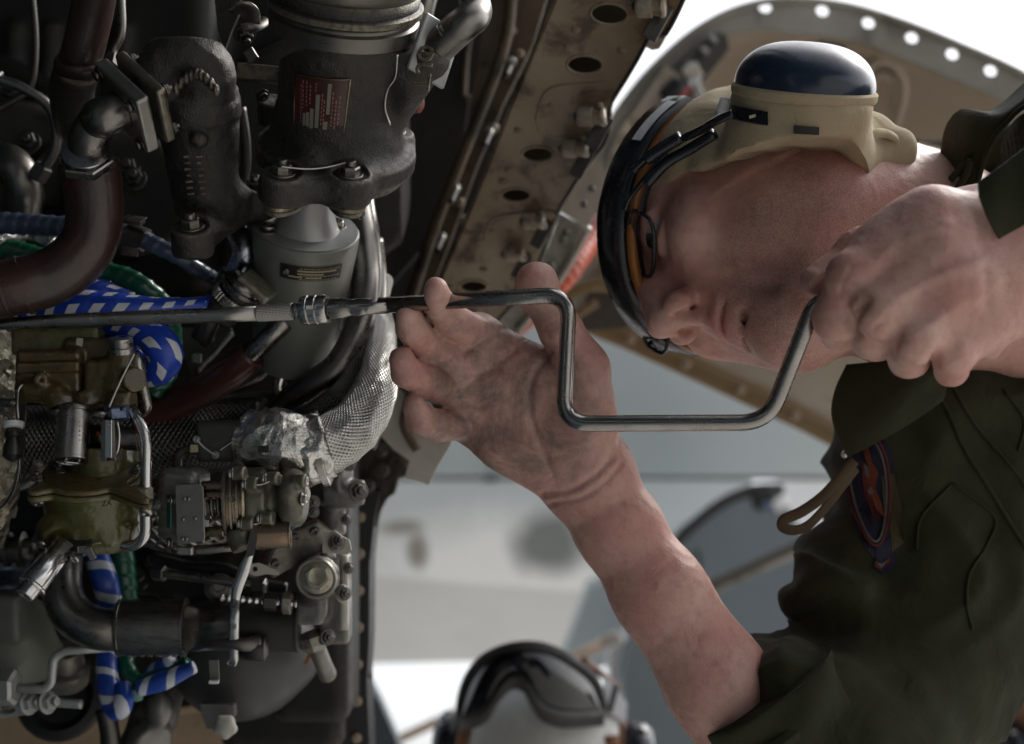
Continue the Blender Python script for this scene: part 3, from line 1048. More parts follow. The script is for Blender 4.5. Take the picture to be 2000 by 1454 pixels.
def curve2(pts, n):
    """resampled smooth 2-D px curve"""
    c = catmull([np.array([p[0], p[1], p[2] if len(p) > 2 else 0.0]) for p in pts], 12)
    L = np.concatenate([[0], np.cumsum(np.linalg.norm(np.diff(c[:, :2], axis=0), axis=1))])
    s = np.linspace(0, L[-1], n)
    return np.stack([np.interp(s, L, c[:, i]) for i in range(3)], 1)

def pxrow(pts, d=None):
    return np.array([C(p[0], p[1], p[2] if d is None else d) for p in pts])

# ---- unseen aircraft slabs added to shade the bay, and the bay itself
def wbox(name, lo, hi, mat, parent=None, kind=None):
    (x0, y0, z0), (x1, y1, z1) = lo, hi
    V = [(x0, y0, z0), (x1, y0, z0), (x1, y1, z0), (x0, y1, z0), (x0, y0, z1), (x1, y0, z1), (x1, y1, z1), (x0, y1, z1)]
    F = [(3, 2, 1, 0), (4, 5, 6, 7), (0, 1, 5, 4), (1, 2, 6, 5), (2, 3, 7, 6), (3, 0, 4, 7)]
    o = world_mesh(name, V, F, mat, kind)
    if parent is not None:
        o.parent = parent; o.location = -worldloc(parent)
    return o

bay = thing('engine_bay', 'dark brown engine bay recess around the engine on the left', 'aircraft bay', C(300, 700, 1.4))
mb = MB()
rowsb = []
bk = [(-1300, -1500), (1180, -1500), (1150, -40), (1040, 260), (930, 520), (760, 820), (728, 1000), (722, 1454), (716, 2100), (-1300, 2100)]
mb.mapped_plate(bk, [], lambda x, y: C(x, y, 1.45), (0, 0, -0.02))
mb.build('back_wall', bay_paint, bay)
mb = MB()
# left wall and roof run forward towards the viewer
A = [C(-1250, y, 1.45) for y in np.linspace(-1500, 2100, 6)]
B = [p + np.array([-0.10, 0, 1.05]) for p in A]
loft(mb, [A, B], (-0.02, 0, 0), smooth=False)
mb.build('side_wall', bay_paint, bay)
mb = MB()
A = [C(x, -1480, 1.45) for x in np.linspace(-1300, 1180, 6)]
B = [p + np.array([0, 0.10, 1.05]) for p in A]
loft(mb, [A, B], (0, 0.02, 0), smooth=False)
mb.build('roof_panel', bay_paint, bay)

shade_slabs = thing('unseen_shade_slabs', 'unseen aircraft slabs added overhead and behind to shade the open engine bay', 'light blocker', C(-900, -2200, 1.2))
wbox('lower_skin', (-6.0, -2.6, 2.45), (0.02, 1.25, 2.95), hull_dk, shade_slabs)  # unseen overhead slab added to block top light
wbox('aft_shade_slab', (0.02, -5.0, 2.45), (1.7, -0.05, 2.95), hull_dk, shade_slabs)  # unseen slab added over and behind the camera to cut sky light
wbox('rear_shade_wall', (-1.89, -3.2, 0.45), (1.2, -3.0, 2.44), hull_dk, shade_slabs)  # unseen wall added behind the camera to block light
wbox('lower_shade_slab', (-2.0, -0.9, 1.16), (-0.16, 1.75, 1.20), hull_dk, shade_slabs)  # unseen slab added below the engine to block ground bounce
wbox('side_shade_slab', (-2.2, -2.6, 0.55), (-1.9, 1.6, 2.44), hull_dk, shade_slabs)  # unseen slab added at the left to keep light off the bay

# ---- inner ribs beside the beam
rb = thing('bay_rib', 'dark brown stained rib with small fasteners left of the holed beam', 'rib', C(900, 400, 1.3))
MB().mapped_plate([(960, -60), (1085, -60), (1040, 90), (985, 200), (930, 330), (880, 470), (845, 560), (835, 640), (790, 700), (795, 600), (850, 430), (905, 300)], [],
                  lambda x, y: C(x, y, 1.20 + y * 0.0001), (0, 0, -0.01)).build('web', bay_light, rb)
MB().tube([C(1003, -60, 1.19), C(985, 90, 1.19), C(905, 300, 1.2), C(850, 440, 1.22), C(800, 590, 1.24)], 0.005).build('stiffener', bay_light, rb)
for (x, y) in [(1015, 105), (1022, 150), (1008, 185), (898, 395), (905, 430), (902, 470), (1000, 60), (965, 250), (880, 520)]:
    hw('rivet', rb, C(x, y, 1.195 + y * 0.0001), (0, 0, 1), 0.0042, beam_paint)
for (x, y) in [(1000, 120), (958, 257), (892, 368), (864, 463)]:
    o = hw('hex', rb, C(x, y, 1.175 + y * 0.0001), (0.3, 0.1, 1), 0.0032, nut, twist=0.4)
    MB().tube([C(x, y, 1.19), C(x - 12, y + 28, 1.18)], 0.0028).build('clip', nut_dk, rb)
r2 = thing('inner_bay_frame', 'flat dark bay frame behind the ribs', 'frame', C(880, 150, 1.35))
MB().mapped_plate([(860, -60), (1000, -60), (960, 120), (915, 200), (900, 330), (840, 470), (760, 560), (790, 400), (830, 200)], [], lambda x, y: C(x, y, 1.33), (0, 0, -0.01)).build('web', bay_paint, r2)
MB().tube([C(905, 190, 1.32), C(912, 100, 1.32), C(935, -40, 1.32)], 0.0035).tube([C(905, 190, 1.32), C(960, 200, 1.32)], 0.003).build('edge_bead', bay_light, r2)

# ---- holed beam
beam = thing('holed_beam', 'tan oil stained beam with oval holes, rivets and latches along the bay edge', 'beam', C(1100, 300, 1.02))
def bd(x, y): return 0.98 + 0.00030 * y - 0.00006 * (x - 1000)
bfn = lambda x, y: C(x, y, bd(x, y))
b_out = [(1122, -80), (1060, 70), (1000, 215), (955, 330), (915, 430), (872, 530), (838, 610), (800, 700), (905, 705), (960, 640), (1010, 585), (1048, 525), (1066, 480), (1090, 415),
         (1115, 372), (1129, 338), (1142, 330), (1170, 300), (1186, 268), (1192, 240), (1190, 210), (1200, 190), (1240, 125), (1262, 85), (1272, 66), (1280, 62), (1288, 74), (1297, 74), (1310, 52), (1335, 0), (1365, -80)]
b_out = [tuple(p) for p in b_out]
holes = [circle(1190, 28, 37, 28, 21, 0.05), circle(1142, 127, 35, 28, 18.5, 0.03), circle(1050, 302, 31, 28, 15, 0.0), circle(1008, 382, 29, 28, 13.5, 0.0), circle(925, 560, 27, 24, 12, 0)]
MB().mapped_plate(b_out, holes, bfn, (0, 0, -0.0025)).build('web', beam_paint, beam)
MB().mapped_plate([(1140, -70), (1290, -70), (1262, 60), (1190, 180), (1130, 300), (1060, 420), (1000, 540), (930, 650), (860, 650), (900, 540), (985, 330), (1050, 150)], [], lambda x, y: C(x, y, bd(x, y) + 0.045), (0, 0, -0.002)).build('dark_backing', bay_paint, beam)  # dark plate added behind the holes so they read dark
for h in holes:
    pts = [bfn(x, y) + np.array([0, 0, 0.0003]) for x, y in h]
    MB().tube(pts + pts[:2], 0.0011, seg=6, n=1).build('hole_lip', beam_paint, beam)
# left flange turned inwards
e = curve2([(1122, -80), (1060, 70), (1000, 215), (955, 330), (915, 430), (872, 530), (838, 610), (800, 700)], 24)
A = np.array([bfn(p[0], p[1]) for p in e]); mb = MB(); loft(mb, [A, A + np.array([-0.004, 0, -0.004]), A + np.array([-0.006, 0, -0.06])], (0.0015, 0, 0)); mb.build('inner_flange', beam_paint, beam)
# right edge lip
e = curve2([(1365, -80), (1335, 0), (1300, 68), (1283, 66), (1272, 66), (1240, 125), (1200, 190), (1190, 215), (1190, 250), (1180, 282), (1142, 330), (1115, 372), (1090, 415), (1066, 480), (1048, 525), (1010, 585), (960, 640), (905, 705)], 60)
A = np.array([bfn(p[0], p[1]) for p in e])
MB().tube(A, 0.0016, seg=8, raw=True).build('outer_lip', nut_dk, beam)
mb = MB(); loft(mb, [A, A + np.array([0.0, 0, -0.045])], (-0.001, 0, 0)); mb.build('outer_flange', beam_paint, beam)
for (x, y) in [(1125, 57), (1110, 91), (1079, 202), (1138, 206), (993, 329), (983, 352), (962, 448), (998, 449), (1216, 96), (1013, 253), (935, 470), (880, 560), (945, 525)]:
    hw('rivet', beam, bfn(x, y), (0, 0.1, 1), 0.0036, beam_paint)
# raised doublers
for pts in ([(1048, 235), (1060, 190), (1085, 170), (1150, 164), (1188, 166), (1192, 205), (1188, 240), (1150, 262), (1100, 268), (1060, 262)],
            [(948, 460), (958, 432), (990, 420), (1050, 416), (1085, 418), (1068, 470), (1030, 500), (975, 502), (950, 495)]):
    c3 = curve2(pts + [pts[0]], 40)[:-1]
    MB().mapped_plate([(p[0], p[1]) for p in c3], [], lambda x, y: C(x, y, bd(x, y) - 0.0012), (0, 0, -0.001)).build('doubler', beam_paint, beam)
    MB().tube([C(p[0], p[1], bd(p[0], p[1]) - 0.0008) for p in c3] + [C(c3[0][0], c3[0][1], bd(*c3[0][:2]) - 0.0008)], 0.0009, seg=6, raw=True).build('doubler_edge', beam_paint, beam)
# panel fasteners (barrel + arm) on the beam
for i, (x, y, s) in enumerate([(1262, 14, 1.0), (1148, 228, 1.0), (1117, 291, 0.92), (1038, 433, 0.85), (1001, 497, 0.8)]):
    d = bd(x, y) - 0.012
    g = MB()
    ax = unit((1.0, -0.05, 0.25)); R = basis(ax)
    o = C(x - 20 * s, y, d)
    g.lathe(o, R, [(0, 0.0062 * s), (0.002, 0.0075 * s), (0.011 * s, 0.0075 * s), (0.0115 * s, 0.0052 * s), (0.017 * s, 0.0052 * s), (0.0175 * s, 0.0068 * s), (0.020 * s, 0.0068 * s)], 18)
    g.box(C(x + 28 * s, y - 4 * s, d - 0.002), frame2((1, 0.2, 0), (0, 1, 0)), 0.0035 * s, 0.017 * s, 0.006 * s, 0.0008)
    g.box(C(x + 10 * s, y + 10 * s, d + 0.006), frame2((1, -0.1, 0), (0, 1, 0)), 0.018 * s, 0.005 * s, 0.004 * s, 0.0008)
    lt = g.build('latch', latch_m, beam)
    hw('rivet', lt, C(x - 24 * s, y, d + 0.001), -ax, 0.0035 * s, nut_dk, name='pin')
    if s < 1.01:
        MB().box(C(x + 22 * s, y + 30 * s, d + 0.008), frame2((0.55, 1, 0), (-1, 0.5, 0)), 0.026 * s, 0.011 * s, 0.004, 0.001).build('latch_strap', nut_dk, beam)

# ---- silver plate and rail between beam and door
sp = thing('hinge_plate', 'shiny silver hinge plate with two rivets just right of the beam', 'plate', C(1130, 370, 1.2))
pl = [(1078, 410), (1150, 300), (1162, 300), (1178, 330), (1190, 358), (1172, 400), (1148, 442), (1132, 436), (1096, 414)]
MB().mapped_plate(pl, [], lambda x, y: C(x, y, 1.16 + (y - 300) * 0.0002), (0, 0, -0.004)).build('plate', knob_w, sp)
MB().tube([C(1076, 416, 1.15), C(1124, 334, 1.14)], 0.0022).build('bright_edge', steel_br, sp)
for (x, y) in [(1156, 369), (1141, 400)]: hw('rivet', sp, C(x, y, 1.165), (0, 0, 1), 0.0035, nut)
rl = thing('hinge_rail', 'dull grey rail running down from the silver plate towards the raised hand', 'rail', C(1080, 500, 1.25))
MB().mapped_plate([(1092, 415), (1132, 437), (1148, 444), (1110, 520), (1070, 575), (1020, 640), (975, 700), (930, 700), (985, 610), (1040, 540), (1072, 480)], [], lambda x, y: C(x, y, 1.2 + (y - 400) * 0.0003), (0, 0, -0.006)).build('rail', cowl_rim, rl)
MB().tube([C(1150, 445, 1.2), C(1110, 520, 1.23), C(1065, 585, 1.25), (C(1010, 650, 1.27))], 0.003).build('bead', knob_w, rl)
for (x, y) in [(1108, 452), (1100, 470), (1075, 520)]: hw('rivet', rl, C(x, y, 1.215), (0, 0, 1), 0.004, nut)

# ---- raised cowl door (top right)
door = thing('cowl_door', 'raised tan cowl door with a row of round holes along its grey rim', 'aircraft door', C(1600, 400, 1.75))
E = curve2([(1085, 720), (1120, 570), (1150, 420), (1180, 270), (1232, 182), (1300, 108), (1370, 52), (1450, 14), (1540, 0), (1650, 10), (1760, 42), (1880, 90), (2010, 150), (2200, 262), (2350, 380)], 90)
cx, cy = 1650.0, 620.0
def inner(p, k, x=0):
    v = np.array([cx - p[0], cy - p[1]]); l = np.linalg.norm(v); v = v / l
    return np.array([p[0] + v[0] * k, p[1] + v[1] * k, 0])
wid = lambda i: 26 if i < 35 else 26 + min(40, (i - 35) * 4)
Iin = np.array([inner(p, wid(i)) for i, p in enumerate(E)])
hl = [circle(x, y, 12.5, 18, 10.5, 0.1) for x, y in [(1495, 14), (1607, 21), (1697, 44.5), (1782, 73.5), (1861, 105.5), (1936, 138), (2010, 175), (2080, 215)]]
def rimd(x, y): return 1.62
outl = [(p[0], p[1]) for p in E] + [(p[0], p[1]) for p in Iin[::-1]]
# keep holes inside the flange
MB().mapped_plate(outl, hl, lambda x, y: C(x, y, 1.62), (0, 0, -0.006)).build('rim', cowl_rim, door)
MB().tube([C(p[0], p[1], 1.618) for p in E], 0.004, seg=8, raw=True).build('rim_edge', cowl_rim, door)
Lc = curve2([(1000, 760), (1090, 640), (1180, 662), (1280, 705), (1400, 760), (1560, 835), (1700, 905), (1900, 980), (2100, 1030), (2350, 1100)], 90)
rows = []
for k, t in enumerate([0, 0.03, 0.09, 0.2, 0.35, 0.5, 0.65, 0.8, 0.92, 1.0]):
    dep = 1.622 + 0.40 * math.sin(math.pi * min(1, t * 1.05) ** 0.7) * (1 if t < 1 else 0) + (0.10 * t)
    P2 = Iin[:, :2] * (1 - t) + Lc[:, :2] * t
    rows.append([C(p[0], p[1], dep) for p in P2])
mb = MB(); loft(mb, rows, (0, 0, -0.004)); mb.build('inner_skin', cowl_in, door)
# pressed arch stiffener
arch = [(1672, 250), (1676, 190), (1690, 140), (1720, 118), (1752, 130), (1768, 165), (1758, 220), (1735, 275)]
MB().tube([C(x, y, 1.70 + (y - 100) * 0.0006) for x, y in arch], 0.006, seg=8).build('pressed_rib', cowl_in, door)
arch = [(1690, 240), (1700, 170), (1722, 145), (1742, 160), (1740, 215)]
MB().tube([C(x, y, 1.72 + (y - 100) * 0.0006) for x, y in arch], 0.005, seg=8).build('pressed_rib', cowl_in, door)
# lower yellow primed edge band
mb = MB(); Le = Lc[8:70]
loft(mb, [[C(p[0], p[1] - 46, 1.715) for p in Le], [C(p[0], p[1] - 22, 1.70) for p in Le], [C(p[0], p[1] + 4, 1.712) for p in Le]], (0, 0, -0.01)); mb.build('primed_edge', primer, door)
for i in range(10, 60, 7):
    hw('rivet', door, C(Le[i][0], Le[i][1] - 20, 1.70), (0, 0, 1), 0.006, beam_paint)
# stiffener box, dark bracket, round plate
MB().mapped_plate([(1232, 228), (1300, 128), (1332, 150), (1262, 252)], [], lambda x, y: C(x, y, 1.60), (0, 0, -0.03)).build('stiffener', cowl_in, door)
MB().mapped_plate([(1296, 152), (1340, 104), (1400, 62), (1420, 70), (1424, 96), (1372, 160), (1352, 182), (1338, 174), (1324, 180)], [], lambda x, y: C(x, y, 1.61), (0, 0, -0.02)).build('bracket', nut_dk, door)
for (x, y) in [(1392, 77), (1376, 100), (1348, 130)]: hw('hex', door, C(x, y, 1.60), (0.2, 0.2, 1), 0.0045, nut)
p2 = [(1195, 320), (1192, 300), (1205, 270), (1222, 256), (1236, 266), (1234, 285), (1216, 322), (1204, 330)]
MB().mapped_plate(p2, [], lambda x, y: C(x, y, 1.60), (0, 0, -0.01)).build('cover', cowl_in, door)
for (x, y) in [(1205, 310), (1222, 275), (1243, 242)]: hw('rivet', door, C(x, y, 1.597), (0, 0, 1), 0.006, beam_paint)
g = MB().box(C(1622, 84, 1.68), frame2((1, 0.45, 0), (0, 1, 0.2)), 0.026, 0.036, 0.02, 0.004); g.build('catch', nut_dk, door)
hw('rivet', door, C(1618, 78, 1.665), (0, 0, 1), 0.005, nut)
MB().mapped_plate([(1755, 262), (1800, 278), (1850, 276), (1860, 300), (1800, 306), (1762, 292)], [], lambda x, y: C(x, y, 1.60), (0, 0, -0.02)).build('dark_gap', rubber, door)  # black plate standing in for a dark gap
MB().tube([C(1740, 300, 1.62), C(1790, 312, 1.61), C(1850, 330, 1.60)], 0.02, seg=12).build('lower_bulge', cowl_in, door)
# connector and cable on the door
cn = thing('electrical_connector', 'white connector block with grey pigtail on the raised door', 'connector', C(1355, 150, 1.57))
MB().box(C(1353, 142, 1.57), frame2((0.8, 0.5, 0), (-0.5, 0.8, 0.2)), 0.017, 0.018, 0.012, 0.002).build('block', white_pt, cn)
MB().box(C(1357, 160, 1.565), frame2((0.8, 0.5, 0), (-0.5, 0.8, 0.2)), 0.013, 0.009, 0.010, 0.002).build('ferrule', white_pl, cn)
MB().tube([C(1356, 162, 1.57), C(1364, 176, 1.56), C(1372, 190, 1.57), C(1362, 202, 1.58), C(1345, 212, 1.59)], 0.0045).build('pigtail', alum, cn)
cb = thing('red_wire_bundle', 'dark wire bundle with dull red wires tucked inside the raised door', 'wires', C(1310, 200, 1.6))
for k in range(7):
    y0 = 178 + k * 8
    MB().tube([C(1262 + k * 3, 256 - k * 2, 1.60), C(1295 + k * 2, y0 + 34, 1.585), C(1325 + k * 3, y0 + 4, 1.58), C(1345 + k, y0 - 18, 1.60)], 0.0042).build('wire', [rubber, red_tag, rubber, nut_dk][k % 4], cb)
MB().box(C(1318, 182, 1.60), frame2((0.7, 0.7, 0), (-0.7, 0.7, 0)), 0.026, 0.028, 0.012, 0.003).build('terminal_block', rubber, cb)

# orange spiral hose along the door edge
oh = thing('orange_hose', 'orange spiral wrapped hose behind the raised hand', 'hose', C(1080, 560, 1.35))
sp_r = lambda pitch, amp=0.06: (lambda s, t: 1 + amp * (((s / pitch + t / (2 * math.pi)) % 1.0) - 0.5))
MB().tube([C(1178, 430, 1.40), C(1150, 478, 1.37), C(1115, 530, 1.34), C(1070, 580, 1.33), C(1030, 620, 1.34), C(985, 660, 1.36), C(940, 700, 1.38)], 0.0100, seg=18, step=0.0012, rfun=sp_r(0.009, 0.12)).build('wrap', orange_h, oh)
MB().tube([C(1168, 425, 1.40), C(1130, 478, 1.38), C(1090, 530, 1.36), C(1040, 590, 1.36)], 0.003).build('white_lining', white_pt, oh)
yr = thing('yellow_ring_bracket', 'yellow primed arched bracket at the lower door corner', 'bracket', C(1150, 570, 1.6))
MB().tube([C(1080, 620, 1.6), C(1100, 585, 1.6), C(1140, 560, 1.6), C(1185, 555, 1.6), C(1225, 570, 1.6)], 0.008).build('arch', primer, yr)
MB().mapped_plate([(1085, 600), (1120, 575), (1215, 575), (1230, 640), (1120, 650)], [], lambda x, y: C(x, y, 1.64), (0, 0, -0.01)).build('web', nut_dk, yr)
MB().tube([C(1110, 625, 1.59), C(1165, 590, 1.59)], 0.005).build('strut', primer, yr)

# ---- aircraft hull behind
hullT = thing('aircraft_fuselage', 'large grey aircraft belly filling the blurred background', 'aircraft', C(1000, 900, 3.4))
def hfn(x, y):
    t = (y - 500) / 800.0
    return C(x, y, 3.3 + 0.5 * t * t + 0.10 * ((x - 1100) / 500.0) ** 2)
def sheet(x0, x1, ya, yb, nx=14, ny=8, off=0.0):
    mb = MB(); rows = []
    for j in range(ny + 1):
        t = j / ny
        rows.append([hfn(x0 + (x1 - x0) * i / nx, (ya(x0 + (x1 - x0) * i / nx) if callable(ya) else ya) * (1 - t) + (yb(x0 + (x1 - x0) * i / nx) if callable(yb) else yb) * t) + np.array([0, 0, off]) for i in range(nx + 1)])
    return loft(mb, rows, (0, 0.0, -0.03))
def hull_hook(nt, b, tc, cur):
    """shaped grime and painted-in bright reflections: geometry-fixed, from object coordinates"""
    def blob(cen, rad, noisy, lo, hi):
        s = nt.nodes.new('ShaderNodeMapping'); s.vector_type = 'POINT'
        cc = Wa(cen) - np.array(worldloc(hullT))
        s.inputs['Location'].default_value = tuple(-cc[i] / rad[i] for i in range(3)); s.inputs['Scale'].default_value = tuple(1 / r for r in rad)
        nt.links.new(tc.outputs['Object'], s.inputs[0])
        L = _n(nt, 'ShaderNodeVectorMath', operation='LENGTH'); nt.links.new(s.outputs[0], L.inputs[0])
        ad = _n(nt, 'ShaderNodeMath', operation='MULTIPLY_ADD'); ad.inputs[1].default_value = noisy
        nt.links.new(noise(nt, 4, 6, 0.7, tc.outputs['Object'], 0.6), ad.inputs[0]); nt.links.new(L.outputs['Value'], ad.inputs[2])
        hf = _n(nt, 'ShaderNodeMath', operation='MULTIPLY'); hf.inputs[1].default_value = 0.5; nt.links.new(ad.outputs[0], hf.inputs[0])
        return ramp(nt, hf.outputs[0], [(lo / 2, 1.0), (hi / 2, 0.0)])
    cur = mix_col(nt, blob(hfn(950, 1100), (0.34, 0.6, 0.11), 0.9, 0.8, 1.7), cur, (0.92, 0.93, 0.94))  # bright reflection smear painted into the belly colour
    cur = mix_col(nt, blob(hfn(1080, 1140), (0.15, 0.4, 0.05), 0.8, 0.8, 1.45), cur, (0.94, 0.94, 0.94))  # smaller reflection smear, also painted in
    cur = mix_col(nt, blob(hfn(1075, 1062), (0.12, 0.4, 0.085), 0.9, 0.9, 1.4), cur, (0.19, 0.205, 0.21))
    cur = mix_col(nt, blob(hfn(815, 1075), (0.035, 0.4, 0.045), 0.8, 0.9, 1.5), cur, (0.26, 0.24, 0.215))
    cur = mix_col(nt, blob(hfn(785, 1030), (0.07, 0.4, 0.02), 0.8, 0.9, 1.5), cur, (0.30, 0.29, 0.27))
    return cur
hull_belly = M('belly_paint_stains_and_reflection', (0.58, 0.645, 0.69), 0.0, 0.35, (15, 0.05, 0.002), var=(1.1, (0.50, 0.53, 0.55), 0.8), coat=0.15, hook=hull_hook)
sheet(500, 1660, 450, 931).build('upper_panel', hull, hullT)
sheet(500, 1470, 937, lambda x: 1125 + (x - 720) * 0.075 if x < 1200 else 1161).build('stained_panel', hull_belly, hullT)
sheet(500, 1145, lambda x: 1117 + (x - 720) * 0.075, lambda x: 1302 - (x - 720) * 0.02, off=-0.03).build('lower_panel', hull_lt, hullT)
MB().tube([hfn(x, 934) + np.array([0, 0, -0.006]) for x in (500, 800, 1100, 1400, 1660)], 0.007, seg=8).build('seam', seam_m, hullT)
MB().box(hfn(959, 934) + np.array([0, 0, 0.03]), np.eye(3), 0.034, 0.014, 0.03, 0.004).build('fitting', rubber, hullT)

pale = thing('pale_tail_section', 'pale grey aircraft section glimpsed between the belly and the olive sleeve', 'aircraft section', C(1620, 930, 4.5))
MB().mapped_plate([(1520, 780), (1760, 700), (1760, 934), (1520, 934)], [], lambda x, y: C(x, y, 4.3), (0, 0, -0.05)).build('upper_skin', hull_lt, pale)
MB().mapped_plate([(1520, 937), (1760, 937), (1760, 1120), (1520, 1120)], [], lambda x, y: C(x, y, 4.3), (0, 0, -0.05)).build('lower_skin', hull_lt, pale)

pyl = thing('slate_pylon', 'dark slate panel with a black cable on top, behind the forearm', 'aircraft pylon', C(1450, 1150, 2.8))
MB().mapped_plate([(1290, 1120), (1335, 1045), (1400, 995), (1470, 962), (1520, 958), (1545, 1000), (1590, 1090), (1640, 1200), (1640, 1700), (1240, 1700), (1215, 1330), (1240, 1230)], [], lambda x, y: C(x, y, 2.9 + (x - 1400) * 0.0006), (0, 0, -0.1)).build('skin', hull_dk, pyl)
MB().mapped_plate([(1190, 1270), (1240, 1240), (1345, 1240), (1345, 1700), (1190, 1700)], [], lambda x, y: C(x, y, 2.95), (0, 0, -0.1)).build('pale_skin', hull_lt, pyl)
MB().mapped_plate([(1085, 1320), (1150, 1150), (1215, 1120), (1300, 1140), (1290, 1290), (1200, 1300)], [], lambda x, y: C(x, y, 3.1), (0, 0, -0.1)).build('fairing', hull, pyl)
MB().mapped_plate([(1357, 1075), (1364, 1072), (1372, 1112), (1365, 1114)], [], lambda x, y: C(x, y, 2.86), (0, 0, 0.005)).build('slot', seam_m, pyl)
MB().tube([C(1270, 1120, 2.8), C(1325, 1055, 2.8), C(1400, 990, 2.8), C(1470, 958, 2.8), C(1530, 955, 2.8)], 0.012).build('cable', rubber, pyl)
MB().box(C(1492, 975, 2.8), frame2((1, 0.3, 0), (0, 1, 0)), 0.05, 0.04, 0.04, 0.01).build('clamp', rubber, pyl)
MB().box(C(1498, 990, 2.76), frame2((1, 0.3, 0), (0, 1, 0)), 0.014, 0.016, 0.02, 0.003).build('blue_cap', blue_nut, pyl)
MB().box(C(1524, 985, 2.76), frame2((1, 0.6, 0), (0, 1, 0)), 0.028, 0.022, 0.02, 0.005).build('white_fitting', white_pl, pyl)

rod = thing('support_rod', 'thin dark rod with pale underside slanting behind the forearm', 'rod', C(1490, 1090, 2.3))
MB().tube([C(1330, 1168, 2.3), C(1650, 1022, 2.3)], 0.0075).build('tube', nut_dk, rod)
MB().tube([C(1330, 1182, 2.31), C(1650, 1036, 2.31)], 0.006).build('pale_strip', cowl_rim, rod)

strut = thing('tan_strut', 'tan painted door strut slanting across the white sky behind the goggled helmet', 'strut', C(900, 1400, 2.4))
MB().tube([C(640, 1510, 2.5), C(1205, 1245, 2.5)], 0.0085).build('tube', M('strut_paint', (0.42, 0.31, 0.23), 0, 0.45), strut)
MB().lathe(C(1180, 1256, 2.5), basis(unit(C(1205, 1245, 2.5) - C(640, 1510, 2.5))), [(0, 0.010), (0.001, 0.0125), (0.03, 0.0125), (0.031, 0.010)], 16).build('end_fitting', cowl_rim, strut)
fin = thing('dark_fin', 'dark slate fin edge in the lower middle against the sky', 'aircraft fin', C(740, 1400, 2.0))
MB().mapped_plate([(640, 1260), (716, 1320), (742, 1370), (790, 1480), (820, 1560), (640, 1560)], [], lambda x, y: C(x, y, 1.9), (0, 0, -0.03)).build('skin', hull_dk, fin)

# ---- bay edge strip, torn corner and tan lower panel
edge = thing('bay_edge_strip', 'black riveted edge strip along the right side of the engine bay', 'frame', C(712, 1200, 1.15))
MB().mapped_plate([(690, 960), (742, 960), (732, 1010), (722, 1100), (721, 1250), (716, 1330), (722, 1480), (700, 1700), (600, 1700), (650, 1300), (672, 1100)], [], lambda x, y: C(x, y, 1.16), (0, 0, -0.05)).build('web', M('black_edge_paint', (0.015, 0.015, 0.017), 0, 0.45, (100, 0.3, 0.001)), edge)
for k in range(7):
    hw('rivet', edge, C(703 - k * 1.2, 1010 + k * 72, 1.158), (0.2, 0, 1), 0.0045, beam_paint)
hw('rivet', edge, C(723, 1318, 1.15), (1, 0, 0.3), 0.004, nut_dk)
low = thing('lower_bay_panel', 'grimy grey brown panel below the engine beside the black edge strip', 'panel', C(650, 1380, 1.25))
MB().mapped_plate([(590, 1240), (700, 1240), (700, 1700), (590, 1700)], [], lambda x, y: C(x, y, 1.22), (0, 0, -0.02)).build('panel', M('grimy_panel_paint', (0.20, 0.15, 0.115), 0, 0.5, var=(9, (0.07, 0.055, 0.045), 0.9), stain=(16, (0.03, 0.03, 0.035), 0.8, 0.52)), low)
MB().lathe(C(643, 1310, 1.215), basis((0, 0.1, 1)), [(0, 0.021), (0.004, 0.021), (0.006, 0.019), (0.004, 0.014), (0.001, 0.013), (0.001, 0.0)], 28).build('grommet', rubber, low)
torn = thing('torn_bracket', 'dirty white bracket with ragged lower edge behind the open hand', 'bracket', C(820, 860, 1.1))
MB().mapped_plate([(775, 735), (800, 700), (900, 690), (905, 800), (880, 870), (858, 905), (838, 948), (812, 940), (790, 936), (800, 900), (770, 880), (742, 850), (730, 880), (722, 830), (755, 790)], [circle(812, 790, 7, 12, 9), circle(798, 845, 8, 12, 10)], lambda x, y: C(x, y, 1.13), (0, 0, -0.012)).build('web', white_pt, torn)
MB().tube([C(770, 740, 1.12), C(800, 770, 1.12), C(790, 830, 1.12), C(815, 880, 1.12)], 0.004).build('stiffener', bay_light, torn)
tb2 = thing('corroded_frame_corner', 'rusty brown corroded frame corner above the bay edge', 'frame', C(760, 920, 1.2))
MB().mapped_plate([(700, 860), (740, 830), (830, 810), (835, 860), (810, 905), (792, 930), (778, 935), (770, 965), (755, 975), (742, 1000), (735, 1030), (690, 1030), (690, 900)], [], lambda x, y: C(x, y, 1.17), (0, 0, -0.02)).build('web', M('corroded_brown_paint', (0.05, 0.03, 0.018), 0, 0.5, (120, 0.8, 0.003), var=(30, (0.012, 0.009, 0.007), 1.0), stain=(45, (0.13, 0.075, 0.04), 0.6, 0.6)), tb2)
for (x, y) in [(746, 880), (770, 868), (790, 900), (748, 920), (720, 950), (800, 850)]:
    hw('hex', tb2, C(x, y, 1.16), (0.1, 0.2, 1), 0.005, nut_dk)
tan = thing('tan_bottom_panel', 'tan painted honeycomb sided panel along the bottom left', 'panel', C(300, 1450, 1.2))
MB().mapped_plate([(-300, 1392), (180, 1400), (330, 1400), (420, 1385), (500, 1370), (520, 1350), (600, 1390), (606, 1480), (610, 1700), (-300, 1700)], [], lambda x, y: C(x, y, 1.24), (0, 0, -0.03)).build('panel', tan_pl, tan)
MB().tube([C(500, 1372, 1.2), C(512, 1352, 1.2), C(535, 1345, 1.2), C(560, 1375, 1.2), C(588, 1400, 1.2), (C(598, 1450, 1.2)), C(604, 1520, 1.2)], 0.006).build('outer_bead', tan_pl, tan)
MB().tube([C(560, 1392, 1.19), C(566, 1430, 1.19), C(570, 1500, 1.19)], 0.004).build('inner_bead', tan_pl, tan)
